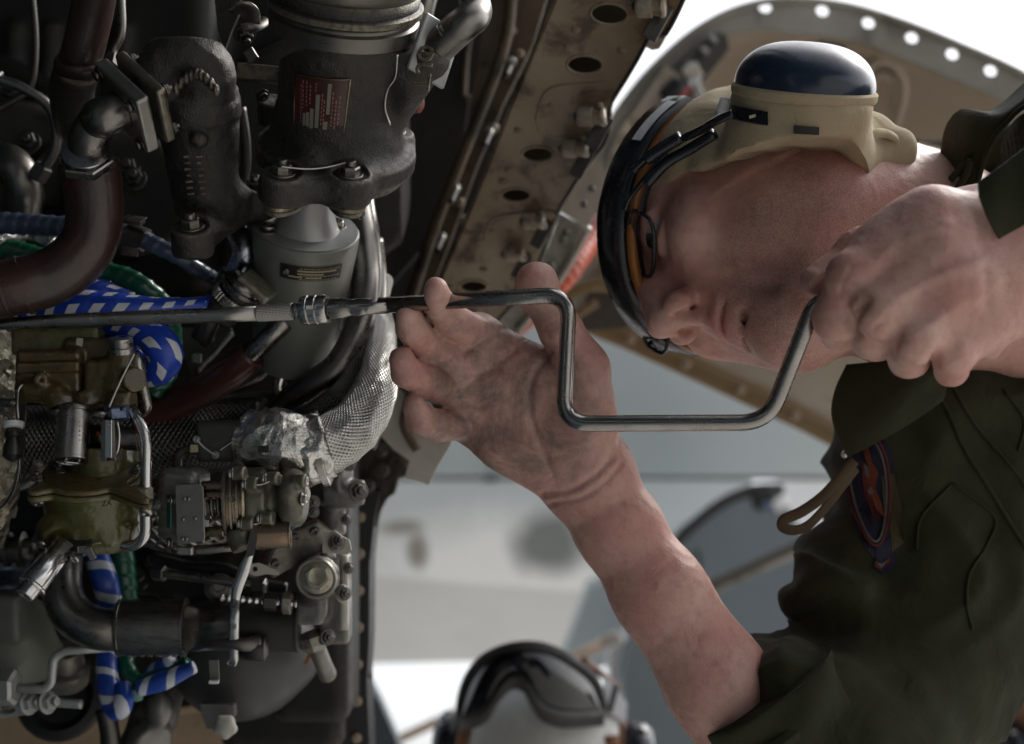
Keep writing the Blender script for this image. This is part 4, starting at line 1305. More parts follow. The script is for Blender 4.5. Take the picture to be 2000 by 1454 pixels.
MB().lathe(C(555, 1368, 1.19), basis((0.1, 0.9, 0.3)), [(0, 0.0105), (0.012, 0.0105), (0.016, 0.008), (0.017, 0.0)], 20).build('cap', knob_w, tan)
for k in range(4):
    MB().box(C(572, 1398 + k * 25, 1.19), np.eye(3), 0.0075, 0.0085, 0.02, 0.001).build('honeycomb_cell', nut_dk, tan)
# ================================================================ ENGINE, upper part
def onplane(px, py, o, n):
    r = C(px, py, 1.0)
    return r * (np.dot(o, n) / np.dot(r, n))
def mpx(k, d): return k * d / FOC

# ---- A: main filter housing with dome cap and lobed flange
aA = unit((0.12, 0.84, 0.50)); RA = basis(aA, (1, 0, 0))
oA = C(657, 280, 0.888)
fh = thing('filter_housing', 'large dark cast cylinder with dull steel dome cap and red data plate at the top', 'filter housing', oA)
lo = C(450, 560, 0.98); hi = C(900, 60, 0.74)
F = Field((lo[0] - 0.01, lo[1] - 0.01, -1.0), (hi[0] + 0.012, hi[1] + 0.01, -0.78), 0.0012)
F.cyl(oA - aA * 0.012, oA + aA * 0.073, 0.0372, 0.002, 0.0)
F.cyl(oA - aA * 0.012, oA + aA * 0.022, 0.0455, 0.005, 0.010, rb=0.036)
bA = [onplane(550, 350, oA, aA), onplane(683, 352, oA, aA), onplane(768, 268, oA, aA), onplane(745, 185, oA, aA), onplane(540, 205, oA, aA)]
for p in bA:
    F.cyl(p - aA * 0.013, p + aA * 0.0035, 0.0122, 0.0015, 0.006)
F.cyl(oA - aA * 0.0125, oA - aA * 0.001, 0.0500, 0.002, 0.006)
for p, q in zip(bA, bA[1:3]):
    F.cone(p - aA * 0.005, q - aA * 0.005, 0.0095, 0.0095, 0.010)
F.cone(bA[0] - aA * 0.006, oA, 0.01, 0.02, 0.006)
for p in bA[:3]:
    F.cyl(p + aA * 0.0032, p + aA * 0.018, 0.0112, 0.003, 0.0025, sub=True)
# outlet neck to the right and its pad
F.cone(oA + aA * 0.050 + np.array([0.022, 0.0, 0.008]), C(832, 112, 0.845), 0.021, 0.0145, 0.008)
F.cone(C(800, 160, 0.85), C(775, 225, 0.872), 0.013, 0.008, 0.008)
F.cone(C(742, 170, 0.852), C(738, 300, 0.885), 0.003, 0.003, 0.003)     # cast parting ridge
V, Q = F.mesh(); N = normals_of(V, Q)
V = V + N * (vnoise(V, 900, 1) * 0.00012 + vnoise(V, 250, 2) * 0.0003)[:, None]
build_np('body', V, Q, cast, fh)
for p in bA[:3]:
    o = hw('stud', fh, p + aA * 0.0034, aA, 0.0058, nut, twist=random.random())
    MB().lathe(p + aA * 0.0030, RA, [(0, 0.0108), (0.0006, 0.0108), (0.0008, 0.010)], 24).build('washer', nut_dk, fh)
# parting plate under the flange
def lobed(o, R, pts, rc, rl, t0, t1, name, mat, parent, n=300, sm=1.0):
    loc = [((p - o) @ R[:, 0], (p - o) @ R[:, 1]) for p in pts]
    out = []
    for i in range(n):
        a = 2 * math.pi * i / n
        d = np.array([math.cos(a), math.sin(a)]); r = rc
        for q in loc:
            q = np.array(q); b = d @ q; disc = b * b - (q @ q - rl * rl)
            if disc > 0: r = max(r, b + math.sqrt(disc))
        out.append(r)
    out = np.array(out)
    for _ in range(14): out = 0.25 * np.roll(out, 1) + 0.5 * out + 0.25 * np.roll(out, -1)
    pl = [(r * math.cos(2 * math.pi * i / n), r * math.sin(2 * math.pi * i / n)) for i, r in enumerate(out)]
    return MB().prism(o + R[:, 2] * t0, R, pl, t1 - t0, 0.0008).build(name, mat, parent)
lobed(oA, RA, bA, 0.044, 0.0128, -0.0168, -0.0131, 'mating_flange', M('bronze_flange', (0.13, 0.11, 0.085), 0.8, 0.38, wear_glint=((0.4, 0.35, 0.25), 0.7)), fh)
lobed(oA, RA, bA, 0.043, 0.0118, -0.0205, -0.0171, 'lower_flange', cast, fh)
# dome cap
MB().lathe(oA, RA, [(0.071, 0.0385), (0.073, 0.0445), (0.0815, 0.0448), (0.083, 0.0430), (0.086, 0.0430)], 64).build('clamp_band', M('band_metal', (0.16, 0.15, 0.135), 0.9, 0.36), fh)
MB().lathe(oA, RA, [(0.0855, 0.0400), (0.087, 0.0462), (0.0905, 0.0466), (0.092, 0.0440), (0.099, 0.0445)], 64).build('rim', cast, fh)
MB().lathe(oA, RA, [(0.093, 0.0435), (0.112, 0.0440), (0.127, 0.0428), (0.140, 0.038), (0.150, 0.029), (0.157, 0.016), (0.159, 0.0)], 64).build('dome_cap', M('dull_steel_dome', (0.24, 0.225, 0.20), 0.75, 0.40, (400, 0.3, 0.0006), var=(24, (0.15, 0.14, 0.12), 0.8), stain=(40, (0.10, 0.07, 0.05), 0.5, 0.62)), fh)
def cylp(th, t, r, o=oA, R=RA):
    return o + R[:, 0] * r * math.cos(th) + R[:, 1] * r * math.sin(th) + R[:, 2] * t
# find the angle that faces the lens
th0 = max(np.linspace(0, 2 * math.pi, 361), key=lambda a: cylp(a, 0.05, 0.037)[2])
sgn = 1 if cylp(th0 + 0.2, 0.05, 0.037)[0] > cylp(th0, 0.05, 0.037)[0] else -1
def platept(u, v, r=0.0378, skew=0.1):
    """u across (-1..1, left to right), v up (-1..1)"""
    return cylp(th0 + sgn * (-0.17 + 0.47 * u * (0.95 + 0.05 * v)), 0.036 + 0.0180 * v + u * 0.0015, r)
def curved_patch(fn, u0, u1, v0, v1, n=12, thick=0.0006, flip=False):
    mb = MB(); rows = [[fn(u0 + (u1 - u0) * i / n, v) for i in range(n + 1)] for v in (v0, v1)]
    rin = [[p - np.array([0, 0, 1]) * thick for p in r] for r in rows]
    return loft(mb, rows if not flip else rows[::-1], (0, 0, -thick), smooth=True)
dp = curved_patch(platept, -1, 1, -1, 1).build('data_plate', red_lbl, fh)
bd_pts = [platept(u, 1, 0.0381) for u in np.linspace(-1, 1, 12)] + [platept(u, -1, 0.0381) for u in np.linspace(1, -1, 12)]
MB().tube(bd_pts + bd_pts[:2], 0.0006, seg=6, raw=True).build('plate_edge', brass, dp)
for (u, va, vb, w) in [(-0.52, -0.85, -0.25, 0.055), (-0.38, -0.9, -0.2, 0.06), (-0.22, -0.9, -0.05, 0.07), (-0.02, -0.7, 0.45, 0.07), (0.30, -0.75, -0.45, 0.07), (0.36, -0.2, 0.85, 0.06)]:
    curved_patch(lambda a, b: platept(a, b, 0.0384), u - w, u + w, va, vb, 3).build('stamped_field', pale_lbl, dp)
txc = M('faded_pink_print', (0.30, 0.14, 0.12), 0, 0.5, None, rvar=0)
for (u, va, vb) in [(-0.66, -0.6, 0.7), (-0.58, -0.1, 0.8), (-0.44, 0.0, 0.8), (-0.30, 0.1, 0.75), (-0.10, 0.55, 0.85), (0.14, -0.6, 0.5), (0.22, -0.7, 0.3), (0.50, -0.6, 0.6), (0.62, -0.7, 0.2), (0.74, -0.55, 0.35)]:
    v = va
    mb = MB()
    while v < vb:
        l = random.uniform(0.05, 0.13)
        loft(mb, [[platept(u - 0.022, x, 0.0384) for x in (v, v + l)], [platept(u + 0.022, x, 0.0384) for x in (v, v + l)]][::-1], 0)
        v += l + 0.05
    mb.build('print_line', txc, dp)
# outlet flange and pipe
ao = unit(C(905, 45, 0.83) - C(832, 112, 0.845)); Ro = basis(ao)
MB().box(C(848, 100, 0.842), frame2((0.30, 0.95, -0.1), ao), 0.036, 0.0035, 0.030, 0.003, 3, True).build('outlet_flange', alum, fh)
hw('hex', fh, C(862, 62, 0.832), ao, 0.0034, nut)
MB().tube([C(838, 108, 0.845), C(880, 70, 0.838), C(908, 45, 0.835), C(928, 26, 0.845), C(925, -6, 0.88)], [0.0105, 0.0103, 0.0103, 0.0100, 0.0095], seg=28).build('outlet_pipe', steel_dk, fh)
text_mesh('OUT', 0.0135, 0.0016, C(826, 132, 0.8265), np.stack([unit((-0.12, -1, 0.1)), unit((1, -0.12, 0.25)), unit(np.cross((-0.12, -1, 0.1), (1, -0.12, 0.25)))], 1), 'embossed_lettering', cast, fh, 0.95, bold=0.0003)
MB().tube([C(842, -40, 0.99), C(815, 70, 0.99), C(800, 120, 0.99)], 0.0075).build('rear_pipe', steel_dk, fh)
# lock wire down the casting
MB().tube([C(776, 108, 0.825), C(772, 150, 0.835), C(757, 175, 0.842), C(752, 210, 0.85), C(762, 245, 0.856)], 0.0007, seg=6).build('lock_wire', wire_m, fh)
MB().lathe(C(786, 195, 0.90), basis((1, 0.1, 0.3)), [(0, 0.010), (0.010, 0.010), (0.012, 0.008)], 20).build('red_seal', M('dull_red_rubber', (0.14, 0.02, 0.012), 0, 0.5), fh)

# ---- latch bracket upper left of the housing
lb = thing('latch_bracket', 'small bent steel latch bracket left of the dome cap', 'bracket', C(475, 60, 0.88))
MB().mapped_plate([(415, -40), (468, -40), (470, 20), (452, 60), (440, 95), (425, 60)], [], lambda x, y: C(x, y, 0.93), (0, 0, -0.004)).build('web', cast, lb)
MB().tube([C(520, 40, 0.89), C(500, 52, 0.88), C(470, 58, 0.875)], 0.004, squash=(1, 0.5)).build('arm', nut_dk, lb)
MB().tube([C(458, 22, 0.868), C(474, 12, 0.864), C(487, 18, 0.866), (C(489, 40, 0.872))], 0.0075, seg=12, squash=(0.25, 1)).build('hook_tab', steel, lb)
hw('stud', lb, C(478, 66, 0.88), (0.25, -0.8, 0.5), 0.0052, nut_dk)
MB().box(C(490, 108, 0.87), frame2((0.5, -0.8, 0.2), (0.8, 0.5, 0.2)), 0.008, 0.007, 0.003, 0.0006).build('tab', nut, lb)
MB().box(C(510, 145, 0.90), frame2((1, -0.1, 0), (0, 1, 0)), 0.03, 0.01, 0.012, 0.001).build('lug', cast, lb)
hw('cap', lb, C(512, 186, 0.885), (0.4, -0.6, 0.6), 0.003, nut_dk)

# ---- grey canister below the flange
aC = unit((0.16, 0.85, 0.50)); RC = basis(aC, (1, 0, 0)); oC = C(598, 446, 0.925)
can = thing('actuator_canister', 'pale grey metal canister with two socket screws under the big flange', 'canister', oC)
MB().lathe(oC, RC, [(-0.100, 0.0), (-0.100, 0.0270), (-0.05, 0.0312), (-0.008, 0.0348), (-0.0012, 0.0350), (0.0, 0.0342)], 72).build('body', grey_can, can)
MB().lathe(oC, RC, [(-0.002, 0.0335), (0.0005, 0.0338), (0.0007, 0.0215), (0.0022, 0.0205), (0.012, 0.0165), (0.028, 0.014), (0.028, 0.0)], 72).build('top_plate', alum, can)
for (x, y) in [(523, 452), (658, 443)]:
    hw('cap', can, onplane(x, y, oC, aC) + aC * 0.0003, aC, 0.0042, steel)
hw('cap', can, C(702, 418, 0.915), (1, -0.1, 0.2), 0.0028, nut_dk)
thc = max(np.linspace(0, 2 * math.pi, 361), key=lambda a: cylp(a, -0.02, 0.034, oC, RC)[2])
sg2 = 1 if cylp(thc + 0.2, 0, 0.034, oC, RC)[0] > cylp(thc, 0, 0.034, oC, RC)[0] else -1
canr = lambda t: 0.0348 + (t + 0.008) * 0.078
def cpt(u, v, dr=0.0004):
    t = -0.0115 + 0.0052 * v - 0.000 * u
    return cylp(thc + sg2 * (0.36 + 0.60 * u), t - 0.004, canr(t) + dr, oC, RC)
npl = curved_patch(cpt, -1, 1, -1, 1, 16).build('nameplate', black_lbl, can)
hw('pan', can, cpt(-0.80, 0, 0.0007), cpt(-0.8, 0, 1.0) - cpt(-0.8, 0, 0), 0.0022, nut)
for (u0, u1, v0, v1) in [(-0.45, 0.75, 0.28, 0.5), (-0.45, 0.35, -0.12, 0.08), (-0.72, -0.3, -0.6, -0.4), (-0.2, 0.3, -0.6, -0.42)]:
    curved_patch(lambda a, b: cpt(a, b, 0.0009), u0, u1, v0, v1, 10).build('print_field', gold_lbl, npl)
for v in (0.72, -0.3, -0.78):
    mb = MB(); u = -0.4
    while u < 0.85:
        l = random.uniform(0.04, 0.12)
        loft(mb, [[cpt(u + l * k, v + 0.05, 0.0009) for k in (0, 1)], [cpt(u + l * k, v - 0.05, 0.0009) for k in (0, 1)]], 0); u += l + 0.035
    mb.build('print_line', gold_lbl, npl)

# ---- B: second housing with elbow, boss flange
aB = unit((0.02, 0.87, 0.48)); RB = basis(aB, (1, 0, 0)); oB = C(402, 398, 0.902)
hb = thing('elbow_housing', 'dark cast cylinder with swept elbow top and lobed bolt flange, left of the filter housing', 'housing', oB)
F = Field(C(300, 540, 1.0) * [1, 1, 1] + [-0.01, -0.0, 0.0], C(560, 40, 0.78) + [0.0, 0.005, 0.0], 0.0012)
F.lo = F.lo
F.cyl(oB - aB * 0.004, oB + aB * 0.070, 0.0195, 0.003, 0.0, rb=0.0262)
F.cyl(oB + aB * 0.058, oB + aB * 0.077, 0.0268, 0.003, 0.003, rb=0.0255)
top = oB + aB * 0.077
el = catmull([top - aB * 0.01 + np.array([-0.002, 0, 0.003]), C(400, 150, 0.855), C(370, 112, 0.85), C(330, 125, 0.85), C(300, 165, 0.85)], 5)
F.chain(list(el), [0.018] * 3 + list(np.linspace(0.018, 0.0150, len(el) - 3)), 0.003)
bB = [onplane(500, 378, oB, aB), onplane(374, 455, oB, aB)]
for p in bB:
    F.cyl(p - aB * 0.014, p + aB * 0.004, 0.0122, 0.0015, 0.006)
F.cone(bB[0] - aB * 0.004, oB + aB * 0.004 + np.array([0.012, 0, 0]), 0.009, 0.012, 0.008)
F.cone(bB[1] - aB * 0.004, oB + np.array([0, -0.002, 0]), 0.009, 0.014, 0.008)
F.cone(bB[0] - aB * 0.010, bB[1] - aB * 0.010, 0.0055, 0.0055, 0.008)
F.cone(bB[0] - aB * 0.010, C(545, 400, 0.91), 0.0065, 0.006, 0.006)
for p in bB: F.cyl(p + aB * 0.0032, p + aB * 0.016, 0.0108, 0.003, 0.0025, sub=True)
F.ell(oB + aB * 0.052 + np.array([0.005, -0.012, 0.0215]), (0.005, 0.005, 0.006), k=0.002)
for k in range(9):      # knobbly cast ribs on the inside of the elbow
    t = k / 8
    F.ell(C(345 + 78 * t, 172 - 30 * math.sin(math.pi * t) + 6 * t, 0.832), (0.0016, 0.0042, 0.004), k=0.001)
V, Q = F.mesh(); N = normals_of(V, Q)
V = V + N * (vnoise(V, 900, 3) * 0.00012 + vnoise(V, 220, 4) * 0.0004)[:, None]
build_np('body', V, Q, cast, hb)
for p in bB:
    hw('stud', hb, p + aB * 0.0034, aB, 0.0058, nut, twist=random.random())
    MB().lathe(p + aB * 0.0030, RB, [(0, 0.0104), (0.0006, 0.0104), (0.0008, 0.0096)], 24).build('washer', nut_dk, hb)
# illegible raised foundry marks: small bars in two columns
for cx_ in (389, 413):
    for k in range(7):
        MB().box(oB + aB * (0.040 - 0.0042 * k) + np.array([(cx_ - 402) / 3100., 0, 0]) + unit((0, -0.48, 0.87)) * (0.0236 - 0.0004 * k - abs(cx_ - 402) * 0.00004), frame2((1, 0.1, 0), (0, 0.87, 0.48)), 0.0042 * random.uniform(0.6, 1.1), 0.0015, 0.0014, 0.0003).build('foundry_mark', cast, hb)
# square flange pair
nf = unit((-0.75, -0.50, 0.43)); uf = unit((0.66, -0.60, 0.45)); Rf = frame2(uf, nf)
wf = Rf[:, 2]
flange_m = M('machined_flange', (0.36, 0.35, 0.33), 1.0, 0.36, (700, 0.15, 0.0004), var=(30, (0.22, 0.2, 0.17), 0.7))
cF = C(284, 190, 0.838)
MB().box(cF, Rf, 0.046, 0.0070, 0.040, 0.0025, 3, False).build('inner_flange', M('olive_grey_flange', (0.17, 0.155, 0.12), 0.9, 0.4, wear_glint=((0.4, 0.36, 0.28), 0.6)), hb)
MB().box(cF + nf * 0.0125, Rf, 0.046, 0.0088, 0.040, 0.002, 3, False).build('outer_flange', flange_m, hb)
MB().lathe(cF + nf * 0.001, basis(nf), [(0, 0.014), (0.01, 0.014)], 24).build('gasket_ring', rubber, hb)
for sx in (-1, 1):
    for sy in (-1, 1):
        p = cF + uf * 0.0175 * sx + wf * 0.0145 * sy
        hw('cap', hb, p + nf * 0.0172, nf, 0.0032, nut_dk)
        hw('stud', hb, p - nf * 0.004, -nf, 0.0032, nut)
# steel elbow, nut, brown hose
ep = thing('steel_elbow_pipe', 'dull steel elbow pipe from the square flange down into the brown hose', 'pipe', C(190, 260, 0.85))
s0 = cF + nf * 0.017
ctr = (s0 + wf * 0.0)
MB().tube([s0 + nf * 0.0, s0 + nf * 0.012, C(196, 232, 0.835), C(174, 268, 0.838), C(170, 308, 0.845), C(170, 335, 0.85)], [0.0118, 0.0118, 0.0116, 0.0114, 0.0112, 0.0112], seg=28).build('tube', steel_dk, ep)
aH = unit(C(170, 300, 0.845) - C(172, 345, 0.852)) ; RH = basis(unit(aH + np.array([0, 0, 0.5])))
MB().prism(C(171, 322, 0.845), RH, circle(0, 0, 0.0165, 6), 0.006, 0.0008).build('hex_nut', steel, ep)
MB().lathe(C(171, 318, 0.842), RH, [(0.006, 0.0145), (0.008, 0.014), (0.009, 0.0122)], 28).build('collar', steel_br, ep)
bh = thing('brown_hose', 'thick brown rubber hose bending from the hex nut to the left edge', 'hose', C(170, 420, 0.86))
MB().tube([C(174, 322, 0.852), C(180, 360, 0.858), C(184, 420, 0.862), C(176, 470, 0.862), C(140, 515, 0.860), C(90, 545, 0.856), C(30, 560, 0.850), C(-70, 580, 0.845)],
          [0.0172, 0.0178, 0.0172, 0.0168, 0.0170, 0.0172, 0.0172, 0.0172], seg=32, rfun=lambda s, t: 1 + 0.012 * np.sin(t * 9) * (s < 0.035)).build('sleeve', brown_hose, bh)
for (a, b) in [((50, 556, 0.8525), (40, 559, 0.8518)), ((12, 563, 0.8485), (4, 565, 0.848))]:
    A_, B_ = C(*a), C(*b); MB().lathe(A_, basis(unit(B_ - A_)), [(0, 0.0172), (0.0004, 0.0182), (0.0026, 0.0182), (0.003, 0.0172)], 32).build('hose_band', brown_hose, bh)
MB().lathe(C(175, 327, 0.853), basis(unit((-0.05, 0.95, 0.3))), [(-0.002, 0.0172), (-0.001, 0.0182), (0.003, 0.0182), (0.004, 0.0170)], 32).build('end_lip', brown_hose, bh)
bh2 = thing('vertical_brown_hose', 'dark brown hose running out of the top left edge', 'hose', C(165, 60, 0.88))
MB().tube([C(196, -70, 0.86), C(180, 20, 0.875), C(160, 105, 0.885), C(140, 160, 0.90)], [0.0125, 0.013, 0.0128, 0.012], seg=28).build('sleeve', brown_hose, bh2)
MB().lathe(C(157, 118, 0.886), basis(unit((0.15, 0.85, 0.45))), [(-0.008, 0.0155), (-0.002, 0.0160), (0.000, 0.0155), (0.0005, 0.0138)], 32).build('end_collar', brown_hose, bh2)
MB().tube([C(153, 128, 0.887), C(140, 180, 0.91), (C(150, 250, 0.94))], 0.014, seg=24).build('fitting', cast, bh2)

# ---- dim parts deep behind on the left
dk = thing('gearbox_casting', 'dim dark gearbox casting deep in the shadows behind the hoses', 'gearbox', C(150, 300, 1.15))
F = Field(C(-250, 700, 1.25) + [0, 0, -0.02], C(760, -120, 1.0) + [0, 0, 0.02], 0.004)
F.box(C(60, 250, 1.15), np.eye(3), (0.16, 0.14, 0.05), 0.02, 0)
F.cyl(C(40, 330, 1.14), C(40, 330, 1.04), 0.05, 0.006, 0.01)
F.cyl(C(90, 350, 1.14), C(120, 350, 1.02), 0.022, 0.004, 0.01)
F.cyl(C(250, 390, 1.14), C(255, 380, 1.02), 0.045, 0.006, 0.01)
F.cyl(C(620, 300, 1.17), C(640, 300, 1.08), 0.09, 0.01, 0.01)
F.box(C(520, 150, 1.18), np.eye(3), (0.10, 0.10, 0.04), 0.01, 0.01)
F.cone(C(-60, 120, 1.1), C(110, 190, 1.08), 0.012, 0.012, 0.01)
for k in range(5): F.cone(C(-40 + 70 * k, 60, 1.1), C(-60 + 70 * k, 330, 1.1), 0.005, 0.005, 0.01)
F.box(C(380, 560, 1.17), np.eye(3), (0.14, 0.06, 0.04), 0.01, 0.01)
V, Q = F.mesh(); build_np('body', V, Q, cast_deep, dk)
for (x, y) in [(55, 280), (250, 330), (262, 350), (110, 200), (20, 180), (165, 150)]:
    hw('stud', dk, C(x, y, 1.02), (0.1, 0.3, 1), 0.0068, nut_dk, twist=random.random())
MB().tube([C(-30, 225, 0.99), C(30, 195, 0.99), C(62, 165, 0.99), C(70, 80, 0.99), (C(60, -40, 0.99))], 0.0022).build('edge_bead', nut_dk, dk)
MB().tube([C(-40, 310, 1.0), C(20, 320, 0.98), C(48, 370, 0.98), C(40, 450, 1.0)], 0.013).build('rear_tube', steel_dk, dk)

# ---- wrapped hoses
def hose(name, label, path, r, mat, pitch=0.0085, amp=0.10, sub='wrap', parent=None, seg=20, step=0.0011):
    t = parent or thing(name, label, 'hose', C(*path[len(path) // 2]))
    MB().tube([C(*p) for p in path], r, seg=seg, step=step, rfun=sp_r(pitch, amp)).build(sub, mat, t)
    return t
h1 = hose('blue_grey_hose', 'blue grey spiral wrapped hose sagging behind the brown hose to the lobed flange', [(-60, 432, 0.93), (20, 437, 0.93), (110, 442, 0.93), (190, 446, 0.925), (260, 462, 0.92), (330, 492, 0.92), (385, 525, 0.93), (420, 545, 0.95)], [0.0072, 0.0072, 0.0068, 0.0066, 0.0062, 0.0056, 0.0050, 0.0045], slate_h, 0.0075, 0.14)
h2 = hose('green_hose', 'green spiral wrapped hose curving above the blue checked sleeve', [(-60, 482, 0.945), (10, 485, 0.945), (70, 500, 0.945), (130, 522, 0.94), (190, 532, 0.93), (245, 542, 0.925), (290, 568, 0.925), (320, 600, 0.935), (335, 650, 0.95), (330, 720, 0.955), (300, 765, 0.96)], 0.0068, green_h, 0.0080, 0.13)
MB().tube([C(-20, 470, 0.94), C(50, 462, 0.955), C(100, 480, 0.955), C(140, 510, 0.955)], 0.0075).build('foil_section', foil, thing('foil_wrapped_pipe', 'short foil wrapped pipe between blue grey and green hoses', 'pipe', C(60, 470, 0.955)))
def saddle(name, label, A, B, R_, mat=steel_br):
    """P-clamp: band round a hose plus bent foot"""
    A, B = C(*A), C(*B); ax_ = unit(B - A); t = thing(name, label, 'clamp', (A + B) / 2)
    MB().lathe(A, basis(ax_), [(0, R_), (0.0002, R_ + 0.0012), (np.linalg.norm(B - A), R_ + 0.0012), (np.linalg.norm(B - A) + 0.0002, R_)], 32).build('band', mat, t)
    return t
s1 = saddle('hose_clamp', 'steel clamp band on the blue grey hose', (250, 456, 0.92), (285, 470, 0.918), 0.0066, steel_dk)
MB().box(C(262, 432, 0.91), frame2((1, -0.15, 0), (0, 1, 0.3)), 0.012, 0.003, 0.010, 0.0005).build('top_fin', steel_dk, s1)
MB().box(C(264, 426, 0.912), frame2((1, -0.15, 0), (0, 1, 0.3)), 0.013, 0.0012, 0.010, 0.0004).build('top_fin', steel_dk, s1)
MB().box(C(254, 492, 0.905), frame2((1, -0.1, 0), (0, 1, -0.2)), 0.0115, 0.0062, 0.0016, 0.0016, 3).build('foot', steel_dk, s1)
s2 = saddle('hose_clamp', 'steel clamp band on the green hose above the blue checked sleeve', (178, 530, 0.932), (213, 534, 0.930), 0.0072, steel_dk)
MB().box(C(176, 563, 0.905), frame2((1, -0.15, 0), (0, 1, -0.2)), 0.0125, 0.0058, 0.0016, 0.0016, 3).build('foot', steel, s2)
MB().box(C(200, 550, 0.912), frame2((1, -0.05, 0), (0, 1, 0)), 0.0125, 0.0012, 0.006, 0.0004).build('lip', steel_br, s2)
for s in (s1, s2): s['group'] = 'clamp bands on the wrapped hoses'
s1['label'] = 'dull steel clamp band with two fins on the blue grey hose'

b1 = thing('blue_checked_hose', 'bright blue hose sleeve with white checks tapering right above the extension bar', 'hose', C(230, 600, 0.90))
MB().tube([C(20, 612, 0.895), C(90, 606, 0.89), C(150, 600, 0.885), C(230, 604, 0.885), C(300, 605, 0.89), C(370, 601, 0.90), C(432, 592, 0.91)], [0.0118, 0.0118, 0.0112, 0.0100, 0.0078, 0.0064, 0.0050], seg=32, step=0.0015, rfun=lambda s, t: 1 + 0.05 * ((s / 0.017 + 0.15 * t) % 1)).build('sleeve', blue_chk, b1)
MB().tube([C(60, 572, 0.90), C(120, 562, 0.895), C(190, 572, 0.895), C(260, 590, 0.90)], [0.009, 0.0095, 0.0088, 0.006], seg=28, step=0.0015, rfun=lambda s, t: 1 + 0.05 * ((s / 0.015 + 0.15 * t) % 1)).build('upper_sleeve', blue_chk, b1)
MB().lathe(C(404, 597, 0.906), basis(unit((0.98, 0.12, -0.1))), [(0, 0.0056), (0.0003, 0.0066), (0.006, 0.0062), (0.0063, 0.0050)], 28).build('tape_band', M('plain_blue_tape', (0.01, 0.055, 0.5), 0, 0.35, (300, 0.1, 0.0005)), b1)
b2 = thing('looped_blue_hose', 'blue checked hose looping down to the right of the castellated cap', 'hose', C(300, 690, 0.90))
MB().tube([C(150, 620, 0.905), C(220, 628, 0.90), C(275, 645, 0.895), C(312, 672, 0.89), C(322, 700, 0.892), C(305, 722, 0.90), C(280, 722, 0.91), C(262, 700, 0.925)], [0.0095, 0.0100, 0.0105, 0.0112, 0.0112, 0.0108, 0.0095, 0.0085], seg=32, step=0.0015, rfun=lambda s, t: 1 + 0.045 * ((s / 0.013 + 0.15 * t) % 1)).build('sleeve', blue_chk, b2)
b3 = hose('green_lower_hose', 'short green hose end under the blue loop', [(250, 740, 0.94), (290, 748, 0.93), (316, 745, 0.93), (322, 730, 0.94)], 0.0060, green_h)

# ---- short steel elbow + knurled connector
se = thing('short_steel_elbow', 'short bright steel elbow tube under the lobed flange', 'pipe', C(470, 490, 0.93))
MB().tube([C(452, 440, 0.93), C(466, 462, 0.925), C(476, 490, 0.922), C(468, 520, 0.925), C(452, 545, 0.93)], [0.0082, 0.0082, 0.0080, 0.0078, 0.0078], seg=24).build('tube', M('blue_tinted_steel', (0.30, 0.33, 0.42), 1, 0.28, var=(40, (0.42, 0.41, 0.40), 0.8)), se)
MB().lathe(C(456, 535, 0.928), basis(unit((-0.45, -0.8, -0.2))), [(0, 0.0086), (0.002, 0.0092), (0.008, 0.0092), (0.009, 0.0082), (0.03, 0.0070), (0.05, 0.007)], 24).build('sleeve_nut', nut_dk, se)
kc = thing('knurled_connector', 'knurled round electrical connector beside the grey canister', 'connector', C(480, 580, 0.92))
ak = unit((0.55, 0.60, 0.25)); Rk = basis(ak)
kf = lambda th, t: 1 + 0.03 * np.sign(np.sin(th * 36))
MB().lathe(C(448, 592, 0.905), Rk, [(0, 0.0125), (0.001, 0.0138), (0.006, 0.0138), (0.007, 0.0128)], 144, rfun=kf, smooth=False).build('knurled_ring', steel, kc)
MB().lathe(C(448, 592, 0.905), Rk, [(-0.012, 0.010), (-0.010, 0.0115), (0, 0.0115)], 36).build('rear_shell', nut_dk, kc)
MB().lathe(C(448, 592, 0.905), Rk, [(0.007, 0.0122), (0.012, 0.0122), (0.0125, 0.0142), (0.0145, 0.0142), (0.015, 0.012), (0.018, 0.012)], 40).build('coupling', steel_dk, kc)
MB().box(C(502, 560, 0.905), frame2(ak, (-0.7, 0.7, 0.1)), 0.006, 0.024, 0.024, 0.002).build('square_flange', olive_grey, kc)
hw('pan', kc, C(497, 583, 0.893), ak, 0.0018, nut)

# ---- large bent tubes right of the canister
bt = thing('large_bent_tube', 'thick dull steel tube sweeping down beside the canister and back left', 'pipe', C(700, 600, 0.95))
MB().tube([C(690, 330, 1.0), C(700, 410, 0.985), C(712, 480, 0.97), C(714, 560, 0.955), C(700, 640, 0.945), C(664, 710, 0.94), C(612, 752, 0.945), C(560, 790, 0.96), C(540, 830, 0.98)], 0.0096, seg=28).build('tube', steel_dk, bt)
st = thing('slim_steel_tube', 'slimmer steel tube running down just right of the thick bent tube', 'pipe', C(725, 500, 0.97))
MB().tube([C(712, 300, 1.02), C(716, 390, 1.0), C(727, 460, 0.985), C(731, 540, 0.975), C(722, 620, 0.97), (C(705, 680, 0.98))], 0.0052, seg=20).build('tube', steel, st)
ut = thing('u_bend_tube', 'dark U shaped tube hanging behind the socket', 'pipe', C(620, 720, 1.0))
MB().tube([C(574, 620, 1.0), C(572, 680, 1.0), C(582, 740, 0.995), C(615, 775, 0.99), C(660, 745, 1.0), C(690, 690, 1.01)], 0.0085, seg=22).build('tube', steel_dk, ut)
ut2 = thing('short_u_tube', 'second dark bent tube nested inside the U tube', 'pipe', C(610, 680, 1.0))
MB().tube([C(610, 620, 1.03), C(612, 670, 1.03), C(630, 695, 1.03), C(655, 670, 1.03), C(668, 620, 1.03)], 0.0075, seg=22).build('tube', steel_dk, ut2)
